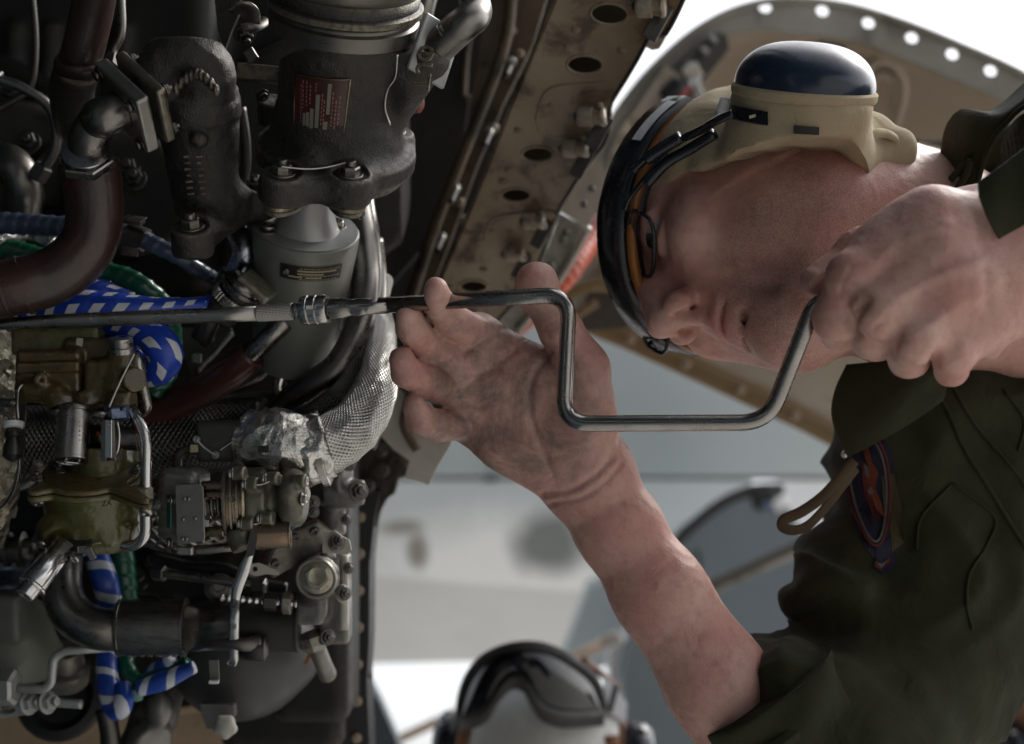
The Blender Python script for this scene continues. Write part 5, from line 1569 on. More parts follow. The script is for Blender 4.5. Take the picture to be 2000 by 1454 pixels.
MB().lathe(C(640, 660, 1.02), basis((0.1, 0.2, 1)), [(0, 0.010), (0.01, 0.010), (0.012, 0.006), (0.012, 0)], 20).build('plug', nut, ut2)
rt = thing('red_brown_tube', 'dark red brown sleeved tube slanting down left under the extension bar', 'pipe', C(460, 700, 0.95))
MB().tube([C(556, 628, 0.93), C(530, 655, 0.93), C(500, 685, 0.935), C(486, 698, 0.94)], [0.0072, 0.0065, 0.0065, 0.0080], seg=22).build('steel_end', steel, rt)
MB().tube([C(492, 692, 0.94), C(455, 725, 0.945), C(400, 760, 0.955), C(320, 800, 0.97), C(250, 830, 0.98)], [0.0105, 0.0110, 0.0112, 0.011, 0.011], seg=26).build('sleeve', M('dark_red_sleeve', (0.085, 0.018, 0.010), 0, 0.42, (300, 0.25, 0.0008), var=(25, (0.035, 0.014, 0.010), 0.8), coat=0.25), rt)
bb = thing('bracket_tab', 'dark angled bracket behind the extension bar', 'bracket', C(420, 650, 0.96))
MB().mapped_plate([(330, 640), (450, 640), (455, 655), (400, 710), (378, 742), (362, 700)], [circle(400, 672, 10, 14)], lambda x, y: C(x, y, 0.99), (0, 0, -0.006)).build('web', grey_box, bb)
MB().tube([C(452, 650, 0.985), C(420, 690, 0.985), C(385, 725, 0.985)], 0.0016).build('edge_bead', steel, bb)
MB().box(C(384, 700, 0.97), frame2((1, -0.1, 0), (0, 1, 0)), 0.007, 0.007, 0.002, 0.0008).build('tag', nut, bb)
hw('hex', bb, C(405, 665, 0.985), (0.1, 0.2, 1), 0.006, nut_dk)
# ================================================================ ENGINE, lower part
# ---- insulated ducts
dct = thing('silver_insulated_duct', 'silver woven insulated duct sweeping round to the crumpled foil joint', 'duct', C(700, 820, 0.93))
dp_ = [(752, 545, 1.0), (738, 590, 0.985), (742, 640, 0.96), (742, 700, 0.94), (730, 770, 0.925), (690, 835, 0.915), (630, 872, 0.91), (560, 885, 0.91)]
fj = thing('foil_joint', 'crumpled silver foil wrapped joint with a banded clamp in the centre left', 'duct joint', C(560, 870, 0.90))
def crumple(P, r, mat, name, parent, seed, amp=0.10, seg=72, step=0.0022):
    P = np.array([C(*p) for p in P])
    mb = MB()
    n = 60
    def rf(s, t):
        a = np.stack([np.cos(t) * 1.0 + 0 * s, np.sin(t) + 0 * s, s * 45 + 0 * t], -1).reshape(-1, 3)
        v = 1 - np.abs(vnoise(a, 2.3, seed)) * 1.0
        w = 1 - np.abs(vnoise(a, 5.1, seed + 1)) * 1.0
        return 1 + amp * ((v + 0.5 * w).reshape(np.broadcast(s, t).shape) - 1.1)
    mb.tube(P, r, seg=seg, step=step, rfun=rf)
    return mb.build(name, mat, parent)
crumple(dp_, [0.006, 0.0078, 0.0100, 0.0118, 0.0150, 0.0180, 0.0195, 0.0190], braid_ag, 'woven_sleeve', dct, 33, 0.075, 80, 0.0016)
crumple([(640, 868, 0.905), (600, 880, 0.903), (585, 882, 0.903)], [0.0215, 0.0225, 0.021], foil, 'banded_foil', fj, 3, 0.12)
crumple([(592, 875, 0.905), (560, 872, 0.90), (520, 865, 0.90), (490, 858, 0.905)], [0.0215, 0.0235, 0.0220, 0.0195], foil, 'foil_wrap', fj, 9, 0.16)
for (x, y, tl) in [(628, 880, 0.2), (588, 884, 0.25)]:
    MB().lathe(C(x, y, 0.905), basis(unit((1, tl, 0))), [(-0.0025, 0.0215), (-0.002, 0.0228), (0.002, 0.0228), (0.0025, 0.0215)], 48, rfun=lambda th, t: 1 + 0.03 * np.sin(th * 7)).build('wire_band', steel, fj)
MB().box(C(515, 878, 0.876), frame2((1, 0.05, 0), (0, 1, 0.2)), 0.007, 0.004, 0.002, 0.0005).build('black_tie', rubber, fj)
cd = thing('dark_braided_hose', 'dark braided hose curving inside the silver duct', 'hose', C(690, 740, 0.94))
MB().tube([C(742, 560, 1.0), C(722, 640, 0.96), C(714, 700, 0.945), C(690, 760, 0.935), C(650, 800, 0.93), C(600, 828, 0.935), C(540, 842, 0.95)], [0.007, 0.0095, 0.0115, 0.0125, 0.0125, 0.012, 0.011], seg=32).build('sleeve', braid_dk, cd)
cd2 = thing('woven_duct', 'long dark woven duct running left behind the green fuel unit', 'duct', C(380, 860, 0.97))
MB().tube([C(-60, 880, 1.0), C(120, 872, 1.0), C(300, 862, 0.99), C(420, 850, 0.985), C(520, 835, 0.975)], [0.030, 0.030, 0.029, 0.026, 0.021], seg=48).build('sleeve', braid_dk, cd2)
cd3 = thing('lower_woven_duct', 'lower dull woven duct behind the grey box', 'duct', C(300, 1000, 0.99))
MB().tube([C(200, 900, 0.99), C(240, 960, 0.98), C(300, 1010, 0.975), C(380, 1035, 0.975), C(470, 1040, 0.98)], [0.020, 0.021, 0.021, 0.018, 0.012], seg=40).build('sleeve', braid_mat('grey_woven_sleeve', (0.32, 0.3, 0.26), (0.08, 0.075, 0.06), 1.0, 0.35, 16, 110, 0.9), cd3)
cb3 = thing('woven_blanket', 'flat dark ribbed blanket edge above the black module', 'blanket', C(330, 780, 1.0))
mb = MB(); rows = []
for j in range(14):
    t = j / 13
    rows.append([C(250 + 290 * i / 20, 812 - 30 * t - (i / 20) * 18 + 3 * math.sin(i), 0.975 + 0.02 * t + 0.0012 * (j % 2)) for i in range(21)])
loft(mb, rows, (0, 0, -0.003)); mb.build('ribbed_cloth', grey_box, cb3)

# ---- foil blanket far left
fb = thing('foil_blanket', 'grimy crumpled foil blanket at the left edge with a small sensor cable', 'blanket', C(0, 850, 0.92))
crumple([(-40, 640, 0.93), (-22, 740, 0.925), (-18, 850, 0.92), (-30, 960, 0.93), (-50, 1060, 0.94)], [0.020, 0.022, 0.021, 0.021, 0.018], foil_dk, 'foil', fb, 21, 0.12)
scb = thing('sensor_cable', 'thin sensor cable with a white collared plug over the foil blanket', 'cable', C(20, 850, 0.88))
MB().tube([C(-40, 795, 0.87), C(5, 806, 0.87), C(26, 822, 0.87)], 0.0012).build('upper_wire', nut, scb)
RS = basis(unit((0.05, -1, 0.25)))
MB().lathe(C(27, 822, 0.87), RS, [(0, 0.003), (0.001, 0.0064), (0.004, 0.0064), (0.005, 0.005)], 24).build('white_collar', white_pl, scb)
MB().lathe(C(27, 822, 0.87), RS, [(0.005, 0.0045), (0.010, 0.0052), (0.011, 0.0040), (0.016, 0.0055), (0.022, 0.0060), (0.024, 0.004), (0.026, 0.0)], 24).build('plug', nut_dk, scb)
MB().tube([C(34, 866, 0.87), C(38, 910, 0.87), C(30, 950, 0.87), C(10, 985, 0.88), C(-20, 1010, 0.88)], 0.0011).build('lower_wire', nut, scb)
MB().tube([C(30, 765, 0.865), C(37, 760, 0.862), C(44, 752, 0.862), C(36, 762, 0.86), C(34, 790, 0.865), C(36, 820, 0.868)], 0.0007, seg=6).build('tie_wire', wire_m, scb)
lp = thing('short_left_pipe', 'short steel pipe entering the olive unit from the left edge', 'pipe', C(0, 787, 0.9))
MB().tube([C(-60, 787, 0.90), C(36, 787, 0.89)], 0.0032).build('tube', steel, lp)
MB().mapped_plate([(32, 650), (38, 650), (40, 760), (36, 880), (31, 880)], [], lambda x, y: C(x, y, 0.885), (0, 0, -0.01)).build('side_bracket', nut_dk, lp)

# ---- M: olive fuel control unit
fu = thing('fuel_control_unit', 'olive and oil brown cast fuel control unit with steel solenoid, lower left', 'fuel control', C(160, 850, 0.87))
F = Field(C(20, 815, 0.93), C(300, 640, 0.83) + [0.0, 0.0, 0.0], 0.0011)
e3 = np.eye(3)
F.box(C(110, 735, 0.885), e3, (0.0205, 0.0165, 0.018), 0.004, 0)
F.box(C(190, 700, 0.892), e3, (0.017, 0.013, 0.018), 0.004, 0.004)
F.box(C(100, 712, 0.872), frame2((1, 0.03, 0), (0, 1, 0.3)), (0.0192, 0.0032, 0.008), 0.0012, 0.001)
F.cyl(C(80, 744, 0.868), C(80, 740, 0.860), 0.0040, 0.0006, 0.002)
F.cyl(C(80, 744, 0.862), C(80, 742, 0.850), 0.0014, 0.0003, 0.0, sub=True)
F.cyl(C(238, 690, 0.872), C(238, 795, 0.868), 0.0088, 0.001, 0.003)
F.cyl(C(238, 772, 0.868), C(238, 800, 0.866), 0.0096, 0.001, 0.001)
F.cyl(C(238, 694, 0.872), C(238, 708, 0.872), 0.0092, 0.001, 0.001)
F.box(C(206, 745, 0.875), e3, (0.010, 0.013, 0.012), 0.003, 0.004)
F.cyl(C(258, 742, 0.866), C(264, 742, 0.860), 0.0075, 0.001, 0.002)
F.cyl(C(119, 778, 0.868), C(119, 800, 0.866), 0.0085, 0.001, 0.004)
F.cyl(C(168, 770, 0.868), C(168, 796, 0.866), 0.0070, 0.001, 0.004)
F.cone(C(60, 760, 0.868), C(110, 770, 0.866), 0.006, 0.006, 0.005)
V, Q = F.mesh(); N = normals_of(V, Q); V = V + N * (vnoise(V, 700, 5) * 0.00015 + vnoise(V, 200, 6) * 0.0004)[:, None]
build_np('upper_body', V, Q, olive_br, fu)
MB().box(C(120, 668, 0.892), frame2((1, 0, 0), (0, 1, 0)), 0.054, 0.018, 0.03, 0.003, 3).build('top_block', olive, fu)
MB().box(C(155, 670, 0.874), frame2((0.95, -0.1, 0), (0, 1, 0)), 0.004, 0.006, 0.0006, 0.0002).build('paint_chip', knob_w, fu)
# blank plug disc on the barrel
MB().lathe(C(262, 742, 0.862), basis(unit((0.5, 0.05, 0.85))), [(0, 0.0072), (0.0008, 0.0072), (0.0012, 0.0064), (0.0008, 0.0056), (0.0008, 0.0034), (0.0014, 0.003), (0.0014, 0.0)], 32).build('plug_disc', olive_grey, fu)
# castellated cap with wire holes
cc = MB().lathe(C(238, 690, 0.870), basis(unit((0, 0.97, 0.25))), [(0, 0.0066), (0.0002, 0.0076), (0.0035, 0.0076), (0.004, 0.0068), (0.0045, 0.0071), (0.0095, 0.0071), (0.010, 0.0064), (0.010, 0.0)], 40).build('castellated_cap', steel, fu)
for (x, y) in [(222, 672), (240, 669), (256, 674)]:
    MB().lathe(C(x, y, 0.8625), basis(unit(((x - 238) * 0.05, 0.05, 1))), [(0, 0.0013), (0.0005, 0.0013)], 14).build('wire_hole', rubber, cc)
# blue hex with twisted lock wire
bx = MB().prism(C(232, 812, 0.862), basis(unit((0.0, 0.95, 0.3))), circle(0, 0, 0.0082, 6, rot=0.3), 0.0075, 0.0008).build('blue_hex_plug', blue_nut, fu)
MB().lathe(C(232, 813, 0.862), basis(unit((0.0, -0.95, 0.45))), [(0, 0.0070), (0.0012, 0.0062), (0.0016, 0.0040), (0.0012, 0.0)], 24).build('blue_face', blue_nut, bx)
for (x, y) in [(213, 801), (238, 799)]:
    MB().lathe(C(x, y, 0.8535), basis((0, 0, 1)), [(0, 0.0013), (0.0004, 0.0013)], 12).build('wire_hole', rubber, bx)
a0, a1 = C(262, 692, 0.860), C(213, 795, 0.850)
for ph in (0, math.pi):
    n = 120; pts = []
    for i in range(n + 1):
        t = i / n; u = unit(a1 - a0); Rw_ = basis(u); a = ph + t * 2 * math.pi * 17
        pts.append(a0 + (a1 - a0) * t + np.array([0, 0, 0.002 * math.sin(math.pi * t)]) + (Rw_[:, 0] * math.cos(a) + Rw_[:, 1] * math.sin(a)) * 0.00045)
    MB().tube(pts, 0.00042, seg=5, raw=True).build('lock_wire', wire_m, fu)
# solenoid
aS = unit((0.03, -0.93, 0.30)); RSo = basis(aS); oS = C(146, 800, 0.862)
sol = MB().lathe(oS, RSo, [(-0.002, 0.0090), (0, 0.0100), (0.0018, 0.0100), (0.0022, 0.0094), (0.0036, 0.0094), (0.0038, 0.0102), (0.0305, 0.0102), (0.0308, 0.0106), (0.0322, 0.0106), (0.0326, 0.0100), (0.0326, 0.0090), (0.0318, 0.0088), (0.0318, 0.0)], 56).build('solenoid', steel, fu)
eS = oS + aS * 0.0328
for (dx, dy) in [(-0.004, 0.0), (0.0045, -0.0005), (-0.002, 0.004)]:
    hw('cap', fu, eS + RSo[:, 0] * dx + RSo[:, 1] * dy - aS * 0.001, aS, 0.0010, steel_br)
pts = [eS + RSo[:, 0] * a + RSo[:, 1] * b + aS * 0.001 for a, b in [(-0.004, 0), (0.0, -0.0015), (0.0045, -0.0005), (0.001, 0.002), (-0.002, 0.004), (-0.004, 0.0)]]
MB().tube(pts, 0.0004, seg=6).build('lock_wire', wire_m, sol)
for (x, y) in [(117, 803), (199, 808)]:
    MB().lathe(C(x, y, 0.862), basis(unit((0, 1, 0.4))), [(0, 0.0058), (0.0008, 0.0058)], 20).build('washer', steel, fu)
    hw('pan', fu, C(x, y + 1, 0.860), (0.05, -0.9, 0.5), 0.0044, steel)
for k, ch in enumerate('13993'):
    text_mesh(ch, 0.0032, 0.0003, C(153, 824 + k * 9, 0.8508 - k * 0.0007), np.stack([(0, -1, 0), (1, 0, 0), (0, 0, 1)], 1).astype(float), 'engraved_number', nut_dk, sol)
# horizontal tube, hex block
ht = MB().lathe(C(172, 855, 0.872), basis(unit((1, -0.02, 0.05))), [(0, 0.0078), (0.012, 0.0078), (0.0122, 0.0068), (0.019, 0.0068), (0.0192, 0.0074), (0.032, 0.0074), (0.0325, 0.0064), (0.033, 0.0064), (0.033, 0)], 40).build('cross_tube', steel_dk, fu)
MB().box(C(216, 857, 0.856), frame2((1, 0, 0), (0, 1, 0)), 0.0045, 0.023, 0.010, 0.0005).build('hex_bar', steel_br, fu)
MB().box(C(208, 860, 0.860), frame2((1, 0, 0), (0, 1, 0)), 0.0035, 0.025, 0.012, 0.0005).build('hex_bar', steel_dk, fu)
MB().box(C(225, 860, 0.860), frame2((1, 0.05, 0), (0, 1, 0)), 0.0035, 0.025, 0.012, 0.0005).build('hex_bar', steel_dk, fu)
MB().tube([C(229, 824, 0.85), C(233, 850, 0.848), C(230, 880, 0.848), C(222, 895, 0.85)], 0.0007, seg=6).build('tie_wire', wire_m, fu)
for (x, y) in [(192, 847), (268, 842)]:
    MB().lathe(C(x, y, 0.8645), basis((0, 0.1, 1)), [(0, 0.0016), (0.0004, 0.0012), (0.0005, 0)], 12).build('red_dab', red_tag, ht)
# lower olive casting
aL = unit((0.02, 0.90, 0.34)); RL = basis(aL, (1, 0, 0)); oL = C(178, 950, 0.872)
F = Field(C(40, 1090, 0.96) + [0, 0, 0], C(320, 880, 0.82), 0.0011)
F.cyl(oL - aL * 0.034, oL + aL * 0.004, 0.0285, 0.003, 0.0, rb=0.0290)
F.ell(oL - aL * 0.032, (0.0268, 0.009, 0.026), k=0.006)
F.cyl(C(105, 1020, 0.865), C(118, 1052, 0.858), 0.0115, 0.002, 0.005)
F.cyl(C(170, 1030, 0.868), C(172, 1062, 0.862), 0.0062, 0.001, 0.004)
F.cyl(C(212, 1045, 0.866), C(212, 1046, 0.856), 0.0056, 0.002, 0.004)
F.box(C(232, 1048, 0.872), frame2((1, -0.1, 0), (0, 1, 0)), (0.010, 0.008, 0.010), 0.002, 0.005)
F.cyl(oL + aL * 0.006 + np.array([0.004, 0, -0.010]), oL + aL * 0.030 + np.array([0.004, 0, -0.014]), 0.0185, 0.002, 0.004)
F.box(C(225, 905, 0.89), e3, (0.013, 0.013, 0.012), 0.003, 0.004)
V, Q = F.mesh(); N = normals_of(V, Q); V = V + N * (vnoise(V, 700, 7) * 0.00015 + vnoise(V, 150, 8) * 0.0004)[:, None]
build_np('lower_body', V, Q, olive, fu)
bl = [onplane(x, y, oL + aL * 0.006, aL) for x, y in [(117, 945), (202, 945), (284, 985), (72, 966), (270, 920), (110, 915), (200, 915)]]
lobed(oL, RL, bl, 0.0300, 0.0062, 0.0025, 0.0062, 'lower_flange', olive, fu)
lobed(oL, RL, bl, 0.0292, 0.0056, 0.0066, 0.0100, 'upper_flange', olive_br, fu)
for p in bl[:4]:
    hw('pan', fu, p - aL * 0.0045, unit(-aL + np.array([0, 0.2, 0.9])), 0.0042, steel)
for (x, y) in [(118, 914), (203, 912), (268, 915), (73, 930)]:
    hw('stud', fu, onplane(x, y + 6, oL + aL * 0.010, aL), aL, 0.0030, nut)
# tank seam rib
MB().lathe(oL, RL, [(-0.0255, 0.0287), (-0.0250, 0.0297), (-0.0240, 0.0297), (-0.0235, 0.0287)], 64).build('seam_rib', olive, fu)
text_mesh('ZA', 0.0045, 0.0004, C(208, 984, 0.8385), np.stack([unit((1, 0.1, 0)), unit((0, 1, -0.3)), unit((0, 0.3, 1))], 1), 'faded_marking', nut_dk, fu)
# outlet: plate and steel sleeve pointing down left
aO = unit((-0.46, -0.72, 0.50)); RO = basis(aO); oO = C(120, 1062, 0.855)
MB().prism(oO - aO * 0.004, frame2(unit((0.93, -0.25, 0.2)), unit((0.2, 0.8, -0.6))), [(-0.018, -0.009), (0.017, -0.008), (0.019, 0.0), (0.014, 0.009), (-0.016, 0.009), (-0.019, 0.0)], 0.0028, 0.0006).build('outlet_plate', nut_dk, fu)
for (x, y) in [(82, 1063), (128, 1072), (146, 1092)]:
    hw('pan', fu, C(x, y, 0.848), unit((-0.2, -0.6, 0.7)), 0.0030, steel)
MB().lathe(C(128, 1062, 0.852), RO, [(0, 0.0080), (0.030, 0.0080), (0.0312, 0.0092), (0.0322, 0.0092), (0.0325, 0.0060), (0.0385, 0.0060), (0.0390, 0.0056), (0.0390, 0.0044), (0.034, 0.0042), (0.034, 0.0)], 48).build('outlet_sleeve', steel_br, fu)
MB().box(C(167, 1072, 0.85), frame2((1, -0.05, 0), (0, 1, 0.2)), 0.008, 0.0052, 0.006, 0.0006).build('clip_block', steel, fu)
MB().box(C(178, 1080, 0.848), frame2((1, 0.4, 0), (0, 1, 0.2)), 0.004, 0.008, 0.004, 0.0004).build('clip_tab', steel_dk, fu)
# drain tubes on its right
dtb = thing('bent_drain_tube', 'bright bent steel tube hugging the right side of the olive fuel unit', 'pipe', C(285, 880, 0.87))
MB().tube(rounded([C(255, 795, 0.862), C(286, 848, 0.858), C(285, 1048, 0.858), (C(262, 1068, 0.862)), C(220, 1060, 0.866)], 0.011), 0.0034, seg=18, raw=True).build('tube', steel_br, dtb)
MB().prism(C(280, 976, 0.858), basis(unit((0, 1, 0.3))), circle(0, 0, 0.0062, 6), 0.008, 0.0006).build('hex_fitting', olive_grey, dtb)
MB().lathe(C(282, 990, 0.856), basis(unit((0, 1, 0.3))), [(0, 0.004), (0.001, 0.0062), (0.004, 0.0062), (0.005, 0.004)], 24).build('ferrule', nut, dtb)
dtc = thing('upper_bent_tube', 'dull steel tube bending behind the castellated cap', 'pipe', C(280, 760, 0.88))
MB().tube(rounded([C(262, 690, 0.876), C(268, 706, 0.874), C(288, 795, 0.876), C(280, 806, 0.88), C(262, 818, 0.885)], 0.006), 0.0032, seg=16, raw=True).build('tube', steel, dtc)

# ---- N: grey box
gx = thing('grey_electronics_box', 'grey rounded box with riveted cover plate right of the olive unit', 'electronics box', C(350, 990, 0.87))
MB().box(C(360, 985, 0.885), frame2((0.98, -0.04, 0.22), (0.03, 1, 0.02)), 0.026, 0.046, 0.026, 0.006, 4, False).build('housing', grey_box, gx)
cvr = MB().prism(C(373, 997, 0.866), frame2((0.99, 0.03, 0.1), (-0.03, 1, 0)), [(-0.0085, -0.0205), (0.0075, -0.0190), (0.0085, -0.017), (0.0085, 0.014), (0.0065, 0.016), (-0.0085, 0.016), (-0.0092, 0.015), (-0.0092, -0.0195)], 0.0014, 0.0004).build('cover_plate', plate_gr, gx)
for (x, y) in [(360, 975), (368, 975), (357, 1015), (381, 1013), (356, 1053), (364, 1053)]:
    hw('rivet', gx, C(x, y, 0.8635), (0.05, 0, 1), 0.0013, nut)
MB().box(C(330, 1000, 0.870), frame2((0.5, 0.0, 0.86), (0, 1, 0)), 0.008, 0.020, 0.0006, 0.0002).build('teal_sticker', teal_lbl, gx)
for (x, y) in [(336, 978), (331, 1060)]: hw('cap', gx, C(x, y, 0.868), (-0.6, 0, 0.7), 0.0022, nut)
MB().box(C(362, 1076, 0.872), frame2((1, -0.03, 0), (0, 1, 0)), 0.010, 0.005, 0.006, 0.001).build('foot_clip', steel, gx)
MB().tube([C(300, 985, 0.88), C(318, 985, 0.88)], 0.0045).build('cable_gland', steel, gx)
MB().tube([C(378, 1075, 0.885), C(440, 1070, 0.885), C(480, 1066, 0.89)], 0.0030).build('bottom_rail', nut, gx)

# ---- O: black module and servo valve
bm_ = thing('black_module', 'flat black module with three screws above the servo valve', 'module', C(435, 865, 0.89))
MB().box(C(437, 862, 0.895), frame2((1, 0.02, 0), (-0.02, 1, 0.12)), 0.034, 0.026, 0.012, 0.004, 4).build('housing', black_box, bm_)
MB().box(C(388, 862, 0.893), frame2((1, 0, 0), (0, 1, 0)), 0.008, 0.012, 0.006, 0.003, 3).build('ear', black_box, bm_)
for (x, y) in [(384, 859), (486, 843), (421, 889)]:
    hw('cap', bm_, C(x, y, 0.8875), (0, 0.1, 1), 0.0017, steel)
MB().tube([C(378, 878, 0.893), C(360, 880, 0.893), C(348, 892, 0.893), C(345, 912, 0.895)], 0.0030).build('cable', black_box, bm_)
MB().box(C(380, 876, 0.890), frame2((1, 0, 0), (0, 1, 0)), 0.005, 0.005, 0.005, 0.0006).build('cable_tag', gold_lbl, bm_)
MB().tube([C(430, 880, 0.8872), C(450, 866, 0.8872), C(475, 850, 0.8868), C(487, 843, 0.8860)], 0.0005, seg=6).build('lock_wire', wire_m, bm_)

sv = thing('servo_valve', 'olive grey cast servo valve with ribbed bellows and bronze cylinder', 'valve', C(480, 990, 0.88))
aV = unit((1, 0.03, -0.12)); RV = basis(aV)
oV = C(437, 983, 0.878)
MB().lathe(oV, RV, [(0, 0.0), (0, 0.0195), (0.0010, 0.0200), (0.0022, 0.0200), (0.0026, 0.0178), (0.0042, 0.0178), (0.0046, 0.0205), (0.0060, 0.0205), (0.0064, 0.0180), (0.0080, 0.0180), (0.0084, 0.0208), (0.0098, 0.0208), (0.0102, 0.0182), (0.0118, 0.0182), (0.0122, 0.0210), (0.0140, 0.0210)], 72).build('bellows', M('ribbed_valve_metal', (0.26, 0.24, 0.19), 0.85, 0.34, var=(30, (0.30, 0.18, 0.10), 0.7), wear_glint=((0.5, 0.47, 0.4), 0.6)), sv)
F = Field(C(440, 1100, 0.98), C(620, 905, 0.83), 0.0011)
F.cyl(oV + aV * 0.014, oV + aV * 0.026, 0.0215, 0.002, 0.0)
F.cyl(oV + aV * 0.020, oV + aV * 0.048, 0.0165, 0.003, 0.006)
F.cyl(oV + aV * 0.036, oV + aV * 0.040, 0.0200, 0.001, 0.002)
F.ell(C(572, 972, 0.873), (0.010, 0.018, 0.015), k=0.004)
F.box(C(575, 970, 0.873), frame2((1, 0, 0), (0.2, 1, 0)), (0.006, 0.014, 0.012), 0.003, 0.004)
F.ell(C(565, 963, 0.858), (0.006, 0.006, 0.005), k=0.004)
for (x, y) in [(495, 945), (487, 1022), (470, 925), (535, 935), (525, 1012), (588, 940)]:
    F.cyl(C(x - 14, y, 0.862), C(x + 10, y, 0.860), 0.0042, 0.0008, 0.002)
F.cyl(C(465, 1035, 0.872), C(480, 1072, 0.870), 0.0085, 0.001, 0.004)
V, Q = F.mesh(); N = normals_of(V, Q); V = V + N * (vnoise(V, 600, 9) * 0.00015 + vnoise(V, 200, 10) * 0.0003)[:, None]
build_np('casting', V, Q, olive_grey, sv)
for (x, y) in [(480, 946), (472, 1023), (455, 926), (520, 936), (510, 1012), (592, 940), (590, 975)]:
    s_ = -1 if x < 580 else 1
    hw('cap', sv, C(x, y, 0.8605), (s_, 0, 0.15), 0.0028, steel)
for (y, l) in [(950, 425), (968, 425), (1040, 425)]:
    MB().tube([C(395, y, 0.872), C(440, y - 2, 0.872)], 0.0032).build('tie_rod', brass, sv)
MB().tube([C(400, 988, 0.876), C(437, 986, 0.876)], 0.0075, rfun=lambda s, t: 1 + 0.22 * np.sign(np.sin(s * 1500)), step=0.0007).build('coil_spring', nut, sv)
MB().lathe(C(500, 1043, 0.868), basis(unit((1, 0.05, -0.1))), [(0, 0.0), (0, 0.0098), (0.0195, 0.0098), (0.0200, 0.0103), (0.0210, 0.0103), (0.0212, 0.0092), (0.0212, 0)], 48).build('bronze_cylinder', brass, sv)
MB().lathe(C(588, 965, 0.868), basis((1, 0.1, 0.2)), [(0, 0.0042), (0.004, 0.0042), (0.005, 0.003), (0.005, 0)], 20).build('white_plug', knob_w, sv)
MB().tube([C(567, 1015, 0.875), C(578, 1030, 0.875)], 0.005).build('blue_fitting', blue_nut, sv)
MB().mapped_plate([(490, 1035), (500, 1030), (502, 1055), (495, 1085), (480, 1090), (484, 1060)], [], lambda x, y: C(x, y, 0.858), (0, 0, -0.0015)).build('strap', nut_dk, sv)
MB().tube([C(488, 1083, 0.862), C(478, 1110, 0.862), C(464, 1148, 0.862), C(460, 1172, 0.862)], [0.0022, 0.0036, 0.0034, 0.0024], squash=(1, 0.5)).build('link_rod', steel_br, sv)

# ---- P: gasket casting, lug, round cap, vertical rails
gk = thing('wedge_casting', 'triangular pale cast cover with rusty gasket under the valve', 'casting', C(570, 1070, 0.95))
Rg = frame2(unit((0.80, 0.52, -0.1)), unit((-0.45, 0.70, 0.55)))
MB().prism(C(575, 1065, 0.955), Rg, [(-0.024, -0.008), (0.021, -0.012), (0.026, -0.004), (0.022, 0.010), (-0.006, 0.016), (-0.024, 0.004)], 0.009, 0.0015).build('cover', cast_grey, gk)
MB().prism(C(575, 1067, 0.955) - Rg[:, 2] * 0.0028, Rg, [(-0.025, -0.010), (0.022, -0.014), (0.027, -0.005), (0.022, 0.010), (-0.006, 0.016), (-0.025, 0.004)], 0.0025, 0.0003).build('gasket', M('rust_red_gasket', (0.20, 0.06, 0.03), 0, 0.6), gk)
for (x, y) in [(536, 1100), (612, 1037), (575, 1048)]: hw('cap', gk, C(x, y, 0.935), Rg[:, 2], 0.0028, nut_dk)
tabp = thing('dog_bone_tab', 'small white link plate with a hole under the wedge casting', 'plate', C(510, 1112, 0.94))
MB().mapped_plate([(486, 1112), (492, 1102), (505, 1100), (530, 1108), (545, 1118), (545, 1124), (520, 1122), (500, 1126), (488, 1122)], [circle(498, 1112, 5.5, 14)], lambda x, y: C(x, y, 0.935), (0, 0, -0.002)).build('plate', knob_w, tabp)
lg = thing('white_lug_plate', 'off white lug plate held by a bolt beside the round cap', 'plate', C(655, 1062, 0.95))
MB().mapped_plate([(630, 1040), (655, 1038), (668, 1048), (682, 1056), (686, 1075), (680, 1082), (655, 1082), (630, 1080)], [], lambda x, y: C(x, y, 0.93), (0, 0, -0.003)).build('plate', knob_w, lg)
hw('stud', lg, C(657, 1062, 0.928), (0.3, 0.3, 0.9), 0.0042, nut, twist=0.3)
hw('stud', lg, C(659, 1057, 0.922), (0.5, 0.3, 0.8), 0.0032, nut_dk)
rc = thing('round_filler_cap', 'round bronze coloured cap with raised hex centre at lower centre left', 'cap', C(620, 1128, 0.93))
Rr = basis(unit((-0.05, -0.05, 1)))
MB().lathe(C(620, 1128, 0.935), Rr, [(0, 0.0), (0, 0.0135), (0.004, 0.0138), (0.0055, 0.0130), (0.0055, 0.0115), (0.0045, 0.0112)], 56).build('rim', cast_grey, rc)
capm = M('bronze_grey_cap', (0.33, 0.30, 0.22), 0.8, 0.36, var=(50, (0.2, 0.18, 0.13), 0.6), wear_glint=((0.6, 0.56, 0.46), 0.6))
MB().lathe(C(620, 1128, 0.931), Rr, [(0, 0.0112), (0.001, 0.0110), (0.0016, 0.0100), (0.0016, 0.0)], 56).build('face', capm, rc)
MB().prism(C(620, 1127, 0.9296), Rr, circle(0, 0, 0.0088, 6, rot=0.5), 0.0022, 0.0008).build('hex', capm, rc)
MB().lathe(C(620, 1126, 0.9274), Rr, [(0, 0.0062), (0.0004, 0.0058), (0.0001, 0.0052), (0.0001, 0)], 40).build('centre', capm, rc)
ra = thing('vertical_rail_assembly', 'upright grey cast rail with tubes and small fittings beside the black edge strip', 'fitting', C(650, 1150, 0.97))
F = Field(C(575, 1300, 1.0) + [0, 0, -0.01], C(740, 890, 0.93) + [0, 0, 0.012], 0.0016)
F.cyl(C(650, 985, 0.97), C(650, 1045, 0.965), 0.009, 0.001, 0)
F.cyl(C(655, 1240, 0.985), C(655, 1080, 0.98), 0.011, 0.002, 0.004)
F.box(C(655, 1210, 0.98), e3, (0.010, 0.016, 0.010), 0.002, 0.003)
F.cyl(C(632, 960, 0.96), C(712, 962, 0.96), 0.0085, 0.001, 0.003)
